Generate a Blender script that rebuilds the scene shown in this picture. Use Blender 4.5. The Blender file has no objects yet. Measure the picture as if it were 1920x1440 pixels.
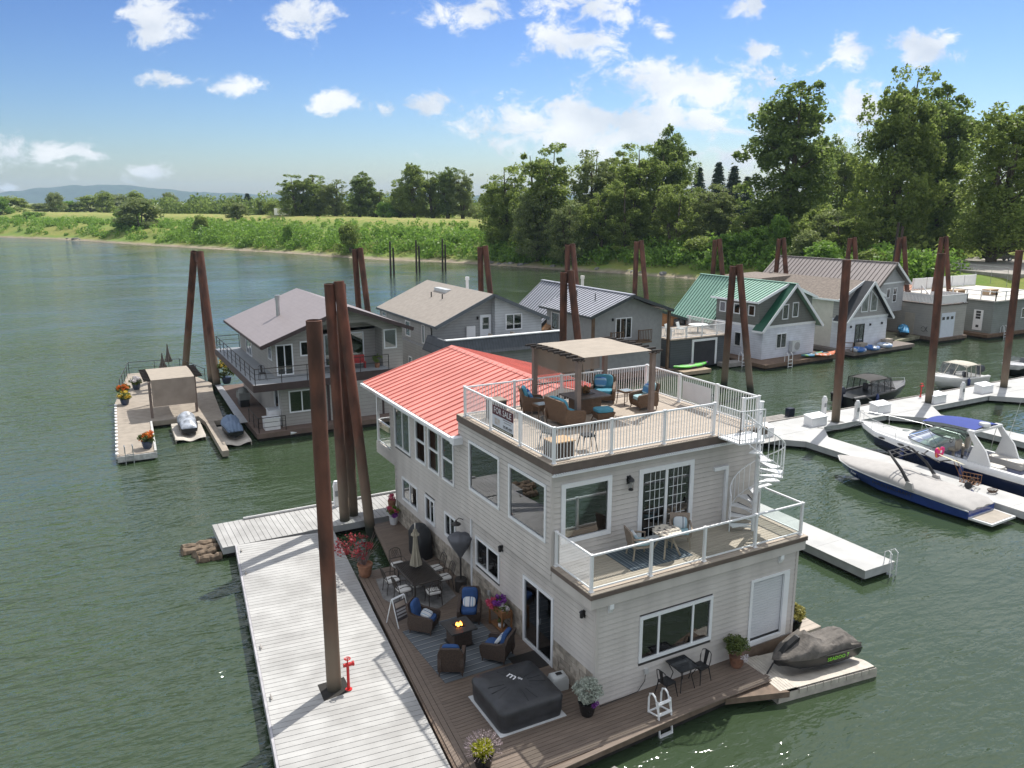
import bpy, math, random
import numpy as np
from mathutils import Vector, Matrix
S = bpy.context.scene
COL = S.collection
R = math.radians
# ---------------------------------------------------------------- camera, sky, sun, exposure
cam = bpy.data.objects.new('camera', bpy.data.cameras.new('camera'))
COL.objects.link(cam); S.camera = cam
cam.location = (-11.417, -15.967, 14.0)
cam.rotation_euler = (R(90 - 12.84), 0, R(-28.7))
cam.data.sensor_width = 36; cam.data.lens = 1500 / 1920 * 36
cam.data.clip_end = 30000; cam.data.clip_start = .1
SUN = Vector((.57, .32, 1.0)).normalized()
SUN_EL = math.asin(SUN.z); SUN_AZ = math.atan2(SUN.x, SUN.y)
world = bpy.data.worlds.new('World'); S.world = world; world.use_nodes = True
def build_world():
    nt = world.node_tree; N = nt.nodes; N.clear(); K = nt.links.new
    def nd(t, **k):
        n = N.new(t)
        for a, b in k.items(): setattr(n, a, b)
        return n
    def math_(op, a, b=None, c=None):
        n = nd('ShaderNodeMath', operation=op)
        for i, x in enumerate((a, b, c)):
            if x is None: continue
            if isinstance(x, (int, float)): n.inputs[i].default_value = x
            else: K(x, n.inputs[i])
        return n.outputs[0]
    def vm(op, a, b):
        n = nd('ShaderNodeVectorMath', operation=op)
        for i, x in enumerate((a, b)):
            if isinstance(x, tuple): n.inputs[i].default_value = x
            else: K(x, n.inputs[i])
        return n
    out = nd('ShaderNodeOutputWorld')
    sky = nd('ShaderNodeTexSky', sky_type='NISHITA', sun_disc=False)
    sky.sun_elevation = SUN_EL; sky.sun_rotation = SUN_AZ
    sky.altitude = 0; sky.air_density = 1.0; sky.dust_density = .6; sky.ozone_density = 3.0
    bg = nd('ShaderNodeBackground'); bg.inputs[1].default_value = .13
    nrm = nd('ShaderNodeMix', data_type='RGBA', blend_type='MULTIPLY'); nrm.inputs[0].default_value = 1; nrm.inputs[7].default_value = (.15, .15, .15, 1)
    K(sky.outputs[0], nrm.inputs[6]); gm = nd('ShaderNodeGamma'); gm.inputs[1].default_value = 1.75; K(nrm.outputs[2], gm.inputs[0])
    sc_ = nd('ShaderNodeMix', data_type='RGBA', blend_type='MULTIPLY'); sc_.inputs[0].default_value = 1; sc_.inputs[7].default_value = (3.6, 3.55, 3.9, 1)
    K(gm.outputs[0], sc_.inputs[6]); K(sc_.outputs[2], bg.inputs[0])
    tc = nd('ShaderNodeTexCoord')
    rot = nd('ShaderNodeVectorRotate', rotation_type='Z_AXIS'); rot.inputs['Angle'].default_value = R(28.7)
    K(tc.outputs['Generated'], rot.inputs[0])
    sp = nd('ShaderNodeSeparateXYZ'); K(rot.outputs[0], sp.inputs[0])
    y = math_('MAXIMUM', sp.outputs[1], .02)
    u = math_('DIVIDE', sp.outputs[0], y); v = math_('DIVIDE', sp.outputs[2], y)
    cb = nd('ShaderNodeCombineXYZ'); K(u, cb.inputs[0]); K(v, cb.inputs[1])
    clouds = [(305,38,75,46),(575,35,58,46),(1075,78,120,42),(880,25,85,30),(1100,15,120,36),(340,152,60,16),
              (440,165,60,18),(630,190,56,24),(792,196,44,26),(716,200,28,16),(70,285,115,34),(272,322,48,18),
              (20,352,50,12),(1435,95,34,20),(1580,102,54,36),(1740,90,70,40),(1395,15,40,24),(1300,165,165,44),
              (1390,190,70,34),(1090,240,190,52),(1235,225,180,34),(1240,62,24,18),(1600,215,60,66),(1370,300,90,28)]
    P = math.atan(342 / 1500); c, s = math.cos(P), math.sin(P)
    def uv(px, py):
        a = (px - 960) / 1500; b = (720 - py) / 1500
        dy = c + b * s; dz = -s + b * c
        return a / dy, dz / dy
    m = None
    for px, py, rx, ry in clouds:
        a, b = uv(px, py)
        d = vm('SUBTRACT', cb.outputs[0], (a, b, 0))
        e = vm('MULTIPLY', d.outputs[0], (1500 / rx / 1.15, 1500 / ry / 1.15, 0))
        l = nd('ShaderNodeVectorMath', operation='LENGTH'); K(e.outputs[0], l.inputs[0])
        q = math_('SUBTRACT', 1.22 if rx > 150 else 1.0, l.outputs['Value'])
        m = q if m is None else math_('MAXIMUM', m, q)
    # puffy edges
    mp = nd('ShaderNodeMapping'); mp.inputs['Scale'].default_value = (1, 1.5, 1); K(cb.outputs[0], mp.inputs[0])
    n1 = nd('ShaderNodeTexNoise'); n1.inputs['Scale'].default_value = 20; n1.inputs['Detail'].default_value = 10
    n1.inputs['Roughness'].default_value = .66; n1.inputs['Distortion'].default_value = .35; K(mp.outputs[0], n1.inputs['Vector'])
    edge = math_('MULTIPLY', math_('SUBTRACT', n1.outputs[0], .53), 4.0)
    fr = nd('ShaderNodeMapRange', interpolation_type='SMOOTHSTEP')
    fr.inputs[1].default_value = .0; fr.inputs[2].default_value = .75
    K(math_('ADD', math_('MAXIMUM', m, -1.2), edge), fr.inputs[0])
    # cloud for the unseen sky behind and above, thickened for fill light and reflections
    gz = nd('ShaderNodeSeparateXYZ'); K(tc.outputs['Generated'], gz.inputs[0])
    den = math_('ADD', math_('MAXIMUM', gz.outputs[2], 0.0), .18)
    pl = nd('ShaderNodeCombineXYZ'); K(math_('DIVIDE', gz.outputs[0], den), pl.inputs[0]); K(math_('DIVIDE', gz.outputs[1], den), pl.inputs[1])
    n2 = nd('ShaderNodeTexNoise'); n2.inputs['Scale'].default_value = 1.3; n2.inputs['Detail'].default_value = 7; K(pl.outputs[0], n2.inputs['Vector'])
    f2 = nd('ShaderNodeMapRange', interpolation_type='SMOOTHSTEP'); f2.inputs[1].default_value = .30; f2.inputs[2].default_value = .56
    K(n2.outputs[0], f2.inputs[0])
    away = nd('ShaderNodeMapRange'); away.inputs[1].default_value = .225; away.inputs[2].default_value = .30; K(gz.outputs[2], away.inputs[0])
    away2 = nd('ShaderNodeMapRange'); away2.inputs[1].default_value = .7; away2.inputs[2].default_value = .5; K(sp.outputs[1], away2.inputs[0])
    up = nd('ShaderNodeMapRange'); up.inputs[1].default_value = .0; up.inputs[2].default_value = .1; K(gz.outputs[2], up.inputs[0])
    f2m = math_('MULTIPLY', math_('MULTIPLY', f2.outputs[0], up.outputs[0]), math_('MAXIMUM', away.outputs[0], away2.outputs[0]))
    fac = math_('MULTIPLY', math_('MAXIMUM', math_('MULTIPLY', fr.outputs[0], math_('GREATER_THAN', sp.outputs[1], .3)), f2m), .93)
    # grey bodies, white lit tops
    n3 = nd('ShaderNodeTexNoise'); n3.inputs['Scale'].default_value = 9; n3.inputs['Detail'].default_value = 5; K(mp.outputs[0], n3.inputs['Vector'])
    cr = nd('ShaderNodeMix', data_type='RGBA'); cr.inputs[6].default_value = (.44, .48, .54, 1); cr.inputs[7].default_value = (.68, .69, .70, 1)
    cf = nd('ShaderNodeMapRange'); cf.inputs[1].default_value = .33; cf.inputs[2].default_value = .58; K(n3.outputs[0], cf.inputs[0]); K(cf.outputs[0], cr.inputs[0])
    bc = nd('ShaderNodeBackground'); K(cr.outputs[2], bc.inputs[0]); bc.inputs[1].default_value = 1.0
    mx = nd('ShaderNodeMixShader'); K(fac, mx.inputs[0]); K(bg.outputs[0], mx.inputs[1]); K(bc.outputs[0], mx.inputs[2])
    K(mx.outputs[0], out.inputs[0])
build_world()
sun = bpy.data.objects.new('sun', bpy.data.lights.new('sun', 'SUN')); COL.objects.link(sun)
sun.data.energy = 3.3; sun.data.angle = R(.5); sun.data.color = (1, .955, .88)
sun.rotation_euler = SUN.to_track_quat('Z', 'Y').to_euler()
S.view_settings.view_transform = 'Standard'; S.view_settings.look = 'None'
S.view_settings.exposure = 0.70; S.view_settings.gamma = 1.0; S.view_settings.use_curve_mapping = False
S.render.engine = 'CYCLES'
S.cycles.max_bounces = 5; S.cycles.diffuse_bounces = 2; S.cycles.glossy_bounces = 3; S.cycles.transparent_max_bounces = 10
S.cycles.use_denoising = True; S.cycles.volume_bounces = 0
S.cycles.caustics_reflective = False; S.cycles.caustics_refractive = False
# ---------------------------------------------------------------- materials
MATS = {}
def mat(key, col=None, rough=.6, var=.12, nsc=2.5, metal=0, bump=0, bsc=60, rnd=0, spec=.5, col2=None, stretch=None,
        bump_stretch=None, lines=None, lineaxis=2, linedepth=.4, alpha=None, transl=0, coat=0, thr=(.35, .65), dist=.01):
    if key in MATS: return MATS[key]
    m = bpy.data.materials.new(key); m.use_nodes = True; MATS[key] = m
    nt = m.node_tree; N = nt.nodes; K = nt.links.new; b = N['Principled BSDF']
    b.inputs['Roughness'].default_value = rough; b.inputs['Metallic'].default_value = metal
    b.inputs['Specular IOR Level'].default_value = spec
    if coat: b.inputs['Coat Weight'].default_value = coat; b.inputs['Coat Roughness'].default_value = .08
    g = N.new('ShaderNodeNewGeometry'); src = g.outputs['Position']
    mp = N.new('ShaderNodeMapping'); K(src, mp.inputs[0])
    if stretch: mp.inputs['Scale'].default_value = stretch
    n = N.new('ShaderNodeTexNoise'); n.inputs['Scale'].default_value = nsc; n.inputs['Detail'].default_value = 6; K(mp.outputs[0], n.inputs['Vector'])
    mr = N.new('ShaderNodeMapRange'); mr.inputs[1].default_value = thr[0]; mr.inputs[2].default_value = thr[1]; K(n.outputs[0], mr.inputs[0])
    mx = N.new('ShaderNodeMix'); mx.data_type = 'RGBA'
    lo = [max(0, c * (1 - var)) for c in col]; hi = [min(1, c * (1 + var)) for c in (col if col2 is None else col)]
    if col2 is not None: lo, hi = list(col), list(col2)
    mx.inputs[6].default_value = (*lo, 1); mx.inputs[7].default_value = (*hi, 1); K(mr.outputs[0], mx.inputs[0])
    c = mx.outputs[2]
    if rnd:
        oi = N.new('ShaderNodeObjectInfo'); r2 = N.new('ShaderNodeMapRange')
        r2.inputs[3].default_value = 1 - rnd; r2.inputs[4].default_value = 1 + rnd; K(oi.outputs['Random'], r2.inputs[0])
        hs = N.new('ShaderNodeHueSaturation'); K(r2.outputs[0], hs.inputs['Value']); K(c, hs.inputs['Color']); c = hs.outputs[0]
    hgt = None
    if bump:
        n2 = N.new('ShaderNodeTexNoise'); n2.inputs['Scale'].default_value = bsc; n2.inputs['Detail'].default_value = 4
        if bump_stretch:
            mb = N.new('ShaderNodeMapping'); mb.inputs['Scale'].default_value = bump_stretch; K(src, mb.inputs[0]); K(mb.outputs[0], n2.inputs['Vector'])
        else: K(src, n2.inputs['Vector'])
        hgt = n2.outputs[0]
    if lines:   # far-off courses of siding, shingle or roof metal, too fine to build singly
        sx = N.new('ShaderNodeSeparateXYZ'); K(src, sx.inputs[0])
        mo = N.new('ShaderNodeMath'); mo.operation = 'MODULO'; mo.inputs[1].default_value = lines
        ad = N.new('ShaderNodeMath'); ad.operation = 'ADD'; ad.inputs[1].default_value = 1000 * lines
        K(sx.outputs[lineaxis], ad.inputs[0]); K(ad.outputs[0], mo.inputs[0])
        dv = N.new('ShaderNodeMath'); dv.operation = 'DIVIDE'; dv.inputs[1].default_value = lines; K(mo.outputs[0], dv.inputs[0])
        st = N.new('ShaderNodeMath'); st.operation = 'LESS_THAN'; st.inputs[1].default_value = .14; K(dv.outputs[0], st.inputs[0])
        ml = N.new('ShaderNodeMath'); ml.operation = 'MULTIPLY'; ml.inputs[1].default_value = linedepth; K(st.outputs[0], ml.inputs[0])
        dk = N.new('ShaderNodeMix'); dk.data_type = 'RGBA'; dk.inputs[7].default_value = (*[x * .25 for x in lo], 1); K(ml.outputs[0], dk.inputs[0]); K(c, dk.inputs[6]); c = dk.outputs[2]
        hgt = dv.outputs[0] if hgt is None else hgt
    K(c, b.inputs['Base Color'])
    if hgt is not None:
        bp = N.new('ShaderNodeBump'); bp.inputs['Strength'].default_value = bump or .3; bp.inputs['Distance'].default_value = dist; K(hgt, bp.inputs['Height']); K(bp.outputs[0], b.inputs['Normal'])
    if transl:
        t = N.new('ShaderNodeBsdfTranslucent'); K(c, t.inputs[0]); ms = N.new('ShaderNodeMixShader'); ms.inputs[0].default_value = transl
        o = N['Material Output']; K(b.outputs[0], ms.inputs[1]); K(t.outputs[0], ms.inputs[2]); K(ms.outputs[0], o.inputs[0])
    if alpha is not None: b.inputs['Alpha'].default_value = alpha
    return m
def emis(key, col, st):
    m = bpy.data.materials.new(key); m.use_nodes = True; b = m.node_tree.nodes['Principled BSDF']
    b.inputs['Base Color'].default_value = (*col, 1); b.inputs['Emission Color'].default_value = (*col, 1); b.inputs['Emission Strength'].default_value = st
    return m
def glassmat(key, tint=(.75, .82, .8), ior=1.55, rough=.0, gain=1.7):
    m = bpy.data.materials.new(key); m.use_nodes = True; nt = m.node_tree; N = nt.nodes; K = nt.links.new; N.clear()
    o = N.new('ShaderNodeOutputMaterial'); f = N.new('ShaderNodeFresnel'); f.inputs[0].default_value = ior
    ad = N.new('ShaderNodeMath'); ad.operation = 'MULTIPLY_ADD'; ad.inputs[1].default_value = gain; ad.inputs[2].default_value = .02 * gain; ad.use_clamp = True; K(f.outputs[0], ad.inputs[0])
    t = N.new('ShaderNodeBsdfTransparent'); t.inputs[0].default_value = (*tint, 1)
    g = N.new('ShaderNodeBsdfGlossy'); g.inputs['Roughness'].default_value = rough; g.inputs[0].default_value = (.95, .97, 1, 1)
    mx = N.new('ShaderNodeMixShader'); K(ad.outputs[0], mx.inputs[0]); K(t.outputs[0], mx.inputs[1]); K(g.outputs[0], mx.inputs[2]); K(mx.outputs[0], o.inputs[0])
    MATS[key] = m; return m
M_GLASS = glassmat('window_glass'); M_RAILGLASS = glassmat('rail_glass', (.95, .975, .97), 1.2, gain=.45)
def foliage(key, c1, c2, transl=.35, nsc=.15):
    m = bpy.data.materials.new(key); m.use_nodes = True; nt = m.node_tree; N = nt.nodes; K = nt.links.new; b = N['Principled BSDF']
    g = N.new('ShaderNodeNewGeometry')
    n = N.new('ShaderNodeTexNoise'); n.inputs['Scale'].default_value = nsc; n.inputs['Detail'].default_value = 3; K(g.outputs['Position'], n.inputs['Vector'])
    a = N.new('ShaderNodeMath'); a.operation = 'ADD'; K(g.outputs['Random Per Island'], a.inputs[0]); K(n.outputs[0], a.inputs[1])
    r = N.new('ShaderNodeMapRange'); r.inputs[1].default_value = .3; r.inputs[2].default_value = 1.3; K(a.outputs[0], r.inputs[0])
    mx = N.new('ShaderNodeMix'); mx.data_type = 'RGBA'; mx.inputs[6].default_value = (*c1, 1); mx.inputs[7].default_value = (*c2, 1); K(r.outputs[0], mx.inputs[0])
    K(mx.outputs[2], b.inputs['Base Color']); b.inputs['Roughness'].default_value = .5; b.inputs['Specular IOR Level'].default_value = .35
    t = N.new('ShaderNodeBsdfTranslucent'); K(mx.outputs[2], t.inputs[0])
    ms = N.new('ShaderNodeMixShader'); ms.inputs[0].default_value = transl; K(b.outputs[0], ms.inputs[1]); K(t.outputs[0], ms.inputs[2]); K(ms.outputs[0], N['Material Output'].inputs[0])
    MATS[key] = m; return m
# ---------------------------------------------------------------- mesh helpers
class MB:
    def __init__(s): s.v = []; s.f = []
    def add(s, vs, fs):
        k = len(s.v); s.v += [tuple(p) for p in vs]; s.f += [tuple(i + k for i in f) for f in fs]; return s
    def hexa(s, p):
        return s.add(p, [(3, 2, 1, 0), (4, 5, 6, 7), (0, 1, 5, 4), (1, 2, 6, 5), (2, 3, 7, 6), (3, 0, 4, 7)])
    def box(s, x0, y0, z0, x1, y1, z1):
        return s.hexa([(x0, y0, z0), (x1, y0, z0), (x1, y1, z0), (x0, y1, z0), (x0, y0, z1), (x1, y0, z1), (x1, y1, z1), (x0, y1, z1)])
    def cbox(s, cx, cy, cz, sx, sy, sz): return s.box(cx - sx / 2, cy - sy / 2, cz - sz / 2, cx + sx / 2, cy + sy / 2, cz + sz / 2)
    def bar(s, p, q, w, h=None, up=(0, 0, 1)):
        p, q = Vector(p), Vector(q); h = h or w; d = (q - p).normalized(); u = Vector(up)
        if abs(d.dot(u)) > .99: u = Vector((1, 0, 0))
        a = d.cross(u).normalized() * w / 2; b = a.cross(d).normalized() * h / 2
        return s.hexa([p - a - b, p + a - b, p + a + b, p - a + b, q - a - b, q + a - b, q + a + b, q - a + b])
    def cyl(s, p, q, r, r2=None, n=10, cap=True):
        p, q = Vector(p), Vector(q); r2 = r if r2 is None else r2; d = (q - p).normalized()
        u = Vector((0, 0, 1)) if abs(d.z) < .95 else Vector((1, 0, 0)); a = d.cross(u).normalized(); b = d.cross(a)
        A = [p + (a * math.cos(t) + b * math.sin(t)) * r for t in [2 * math.pi * i / n for i in range(n)]]
        B = [q + (a * math.cos(t) + b * math.sin(t)) * r2 for t in [2 * math.pi * i / n for i in range(n)]]
        f = [(i, i + n, (i + 1) % n + n, (i + 1) % n) for i in range(n)]
        if cap: f += [tuple(range(n)), tuple(range(2 * n - 1, n - 1, -1))]
        return s.add(A + B, f)
    def tube(s, pts, r, n=6, closed=False):
        pts = [Vector(p) for p in pts]; m = len(pts)
        rings = []
        for i, p in enumerate(pts):
            d = (pts[(i + 1) % m] - pts[i - 1]) if closed else pts[min(i + 1, m - 1)] - pts[max(i - 1, 0)]
            d.normalize(); u = Vector((0, 0, 1)) if abs(d.z) < .9 else Vector((1, 0, 0)); a = d.cross(u).normalized(); b = d.cross(a)
            rr = r[i] if isinstance(r, (list, tuple)) else r
            rings.append([p + (a * math.cos(t) + b * math.sin(t)) * rr for t in [2 * math.pi * k / n for k in range(n)]])
        f = []
        for i in range(m if closed else m - 1):
            j = (i + 1) % m
            f += [(i * n + k, i * n + (k + 1) % n, j * n + (k + 1) % n, j * n + k) for k in range(n)]
        if not closed: f += [tuple(range(n - 1, -1, -1)), tuple((m - 1) * n + k for k in range(n))]
        return s.add([p for r_ in rings for p in r_], f)
    def lathe(s, prof, c=(0, 0, 0), n=16, sx=1, sy=1):
        vs = [(c[0] + r * math.cos(t) * sx, c[1] + r * math.sin(t) * sy, c[2] + z) for r, z in prof for t in [2 * math.pi * k / n for k in range(n)]]
        f = [(i * n + k, i * n + (k + 1) % n, (i + 1) * n + (k + 1) % n, (i + 1) * n + k) for i in range(len(prof) - 1) for k in range(n)]
        f += [tuple(range(n - 1, -1, -1)), tuple((len(prof) - 1) * n + k for k in range(n))]
        return s.add(vs, f)
    def prism(s, poly, z0, z1):     # polygon in xy extruded in z
        n = len(poly); return s.add([(x, y, z0) for x, y in poly] + [(x, y, z1) for x, y in poly],
            [tuple(range(n - 1, -1, -1)), tuple(range(n, 2 * n))] + [(i, (i + 1) % n, n + (i + 1) % n, n + i) for i in range(n)])
    def prismy(s, poly, y0, y1):    # polygon in xz extruded in y
        n = len(poly); return s.add([(x, y0, z) for x, z in poly] + [(x, y1, z) for x, z in poly],
            [tuple(range(n)), tuple(range(2 * n - 1, n - 1, -1))] + [(i, n + i, n + (i + 1) % n, (i + 1) % n) for i in range(n)])
    def prismx(s, poly, x0, x1):    # polygon in yz extruded in x
        n = len(poly); return s.add([(x0, y, z) for y, z in poly] + [(x1, y, z) for y, z in poly],
            [tuple(range(n - 1, -1, -1)), tuple(range(n, 2 * n))] + [(i, (i + 1) % n, n + (i + 1) % n, n + i) for i in range(n)])
    def slab(s, a, b, c, d, t):     # four corners, thickness downward along the face normal
        P = [Vector(x) for x in (a, b, c, d)]; n = (P[1] - P[0]).cross(P[3] - P[0]).normalized()
        if n.z < 0: n = -n
        return s.hexa([p - n * t for p in P] + P)
    def grid(s, fn, nu, nv):
        k = len(s.v); s.v += [tuple(fn(i / nu, j / nv)) for j in range(nv + 1) for i in range(nu + 1)]
        s.f += [tuple(k + q for q in (j * (nu + 1) + i, j * (nu + 1) + i + 1, (j + 1) * (nu + 1) + i + 1, (j + 1) * (nu + 1) + i)) for j in range(nv) for i in range(nu)]
        return s
    def ell(s, c, r, nu=12, nv=8, zlo=-1):
        r = (r, r, r) if isinstance(r, (int, float)) else r
        prof = []
        for j in range(nv + 1):
            z = math.sin(-math.pi / 2 + math.pi * j / nv)
            if z >= zlo - 1e-6: prof.append((max(math.sqrt(max(0, 1 - z * z)), .001), z))
        vs = [(c[0] + a * math.cos(t) * r[0], c[1] + a * math.sin(t) * r[1], c[2] + z * r[2]) for a, z in prof for t in [2 * math.pi * k / nu for k in range(nu)]]
        f = [(i * nu + k, i * nu + (k + 1) % nu, (i + 1) * nu + (k + 1) % nu, (i + 1) * nu + k) for i in range(len(prof) - 1) for k in range(nu)]
        return s.add(vs, f + [tuple(range(nu - 1, -1, -1))])
    def pillow(s, c, sx, sy, sz, rot=None, n=8, e=.45):
        """soft cushion: a box with rounded, pinched edges"""
        rot = rot or Matrix.Identity(3)
        def sgn(t): return (1 if t >= 0 else -1) * abs(t) ** e
        k = len(s.v)
        for j in range(n + 1):
            ph = -math.pi / 2 + math.pi * j / n
            for i in range(2 * n):
                th = math.pi * i / n
                p = Vector((sgn(math.cos(ph)) * sgn(math.cos(th)) * sx / 2, sgn(math.cos(ph)) * sgn(math.sin(th)) * sy / 2, sgn(math.sin(ph)) * sz / 2))
                s.v.append(tuple(Vector(c) + rot @ p))
        m = 2 * n
        s.f += [(k + j * m + i, k + j * m + (i + 1) % m, k + (j + 1) * m + (i + 1) % m, k + (j + 1) * m + i) for j in range(n) for i in range(m)]
        return s
    def mesh(s, name, m=None, smooth=False, ang=40):
        me = bpy.data.meshes.new(name); me.from_pydata(s.v, [], s.f); me.update()
        if m: me.materials.append(m)
        if smooth: me.shade_smooth(); me.set_sharp_from_angle(angle=R(ang))
        return me
def obj(name, me, parent=None, loc=(0, 0, 0), rz=0, sc=None):
    o = bpy.data.objects.new(name, me); COL.objects.link(o); o.location = loc; o.rotation_euler = (0, 0, rz)
    if sc: o.scale = sc
    o.parent = parent; return o
def part(name, mb, m, parent=None, smooth=False, ang=40, **k): return obj(name, mb.mesh(name, m, smooth, ang), parent, **k)
def tag(o, label, cat, group=None):
    o['label'] = label; o['category'] = cat
    if group: o['group'] = group
    return o
def thing(name, label, cat, loc=(0, 0, 0), rz=0, group=None, sc=None):
    o = bpy.data.objects.new(name, None); COL.objects.link(o); o.location = loc; o.rotation_euler = (0, 0, rz); o.empty_display_size = .2
    if sc: o.scale = sc
    return tag(o, label, cat, group)
def struct(o, kind='structure'): o['kind'] = kind; return o
def dup(o, loc, rz=0, label=None, sc=None, parent=None):
    c = o.copy(); COL.objects.link(c)
    if parent is None:
        c.location = loc; c.rotation_euler = (0, 0, rz)
        if sc: c.scale = sc
        if label: c['label'] = label
    else: c.parent = parent
    for ch in o.children: dup(ch, None, parent=c)
    return c
def text(name, s, size, m, parent, mtx, align='CENTER', ext=.004, xs=1):
    cu = bpy.data.curves.new(name, 'FONT'); cu.body = s; cu.size = size; cu.align_x = align; cu.align_y = 'CENTER'; cu.extrude = ext; cu.resolution_u = 2
    t = bpy.data.objects.new(name, cu); me = bpy.data.meshes.new_from_object(t); bpy.data.objects.remove(t)
    me.materials.append(m); o = bpy.data.objects.new(name, me); COL.objects.link(o); o.parent = parent
    o.matrix_local = mtx @ Matrix.Diagonal((xs, 1, 1, 1)); return o
def frame_mtx(o, x, z):   # text matrix: text x-axis -> x, text up -> z(second), normal = x cross up
    x = Vector(x).normalized(); u = Vector(z).normalized(); n = x.cross(u)
    m = Matrix((x, u, n)).transposed().to_4x4(); m.translation = Vector(o); return m
class Face:     # a wall plane: angle 0 faces -y, -90 faces -x, 90 faces +x
    def __init__(s, ox, oy, deg):
        s.o = Vector((ox, oy)); s.t = R(deg); s.U = Vector((math.cos(s.t), math.sin(s.t))); s.N = Vector((math.sin(s.t), -math.cos(s.t)))
    def p(s, u, z, d=0): q = s.o + s.U * u + s.N * d; return (q.x, q.y, z)
    def box(s, mb, u0, u1, z0, z1, d0, d1):
        return mb.hexa([s.p(u0, z0, d0), s.p(u0, z0, d1), s.p(u1, z0, d1), s.p(u1, z0, d0), s.p(u0, z1, d0), s.p(u0, z1, d1), s.p(u1, z1, d1), s.p(u1, z1, d0)][::1])
M_DARK = None
def window(par, F, u0, u1, z0, z1, mv=(), mh=(), fw=.09, m=None, name='window', glass=None, d=.05, depth=.06, back=None, sash=.035, curtain=None, split=True):
    """trim frame part with its own panes; the glass sits back in the frame, a dark panel behind stands in for the shade of the unlit room"""
    m = m or MATS['white_trim']; mb = MB()
    F.box(mb, u0, u1, z1 - fw, z1, -.03, d); F.box(mb, u0, u1, z0, z0 + fw, -.03, d)
    F.box(mb, u0, u0 + fw, z0 + fw, z1 - fw, -.03, d); F.box(mb, u1 - fw, u1, z0 + fw, z1 - fw, -.03, d)
    w = part(name, mb, m, par)
    a0, a1, b0, b1 = u0 + fw, u1 - fw, z0 + fw, z1 - fw
    if mv or mh:
        mb = MB()
        for x in mv: F.box(mb, x - sash, x + sash, b0, b1, -.02, d - .018)
        for x in mh: F.box(mb, a0, a1, x - sash, x + sash, -.02, d - .022)
        part('mullion', mb, m, w)
    us = [a0] + (sorted(mv) if split else []) + [a1]
    for i in range(len(us) - 1):
        mb = MB(); q = (us[i], us[i + 1]); F.box(mb, q[0], q[1], b0, b1, .004, .010); part('pane', mb, glass or M_GLASS, w)
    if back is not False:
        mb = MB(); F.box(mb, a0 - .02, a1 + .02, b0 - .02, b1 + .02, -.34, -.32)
        part('room_shade_panel', mb, MATS['room_shade'], w)
    if curtain:
        for c0, c1 in curtain:
            mb = MB(); n = 10
            mb.grid(lambda a, b, c0=c0, c1=c1: F.p(c0 + (c1 - c0) * a, b0 + (b1 - b0) * b, -.14 + .03 * math.sin(a * 30)), n * 2, 1)
            part('curtain', mb, MATS['curtain'], w, smooth=True)
    return w
M = dict
mat('white_trim', (.80, .82, .84), .45, .03)
mat('room_shade', (.035, .036, .04), .9, .5, nsc=1.2)  # panel colour carrying the shade of an unlit room
mat('curtain', (.55, .55, .52), .9, .05)
mat('white_metal', (.80, .81, .82), .35, .03)
mat('siding', (.55, .518, .487), .6, .085, nsc=1.6, rnd=.03, stretch=(1, 1, .22))
mat('white_paint', (.8, .8, .8), .5, .03)
mat('black_metal', (.02, .02, .022), .45, .2)
mat('dark_bronze', (.035, .03, .028), .5, .2)
mat('grey_metal', (.45, .46, .47), .35, .1, metal=.8)
mat('dark_timber', (.05, .04, .032), .9, .35, nsc=6)
mat('wood_brown', (.25, .12, .05), .6, .25, nsc=8, stretch=(4, 4, 1))
mat('float_black', (.025, .023, .02), .9, .4)
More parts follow.
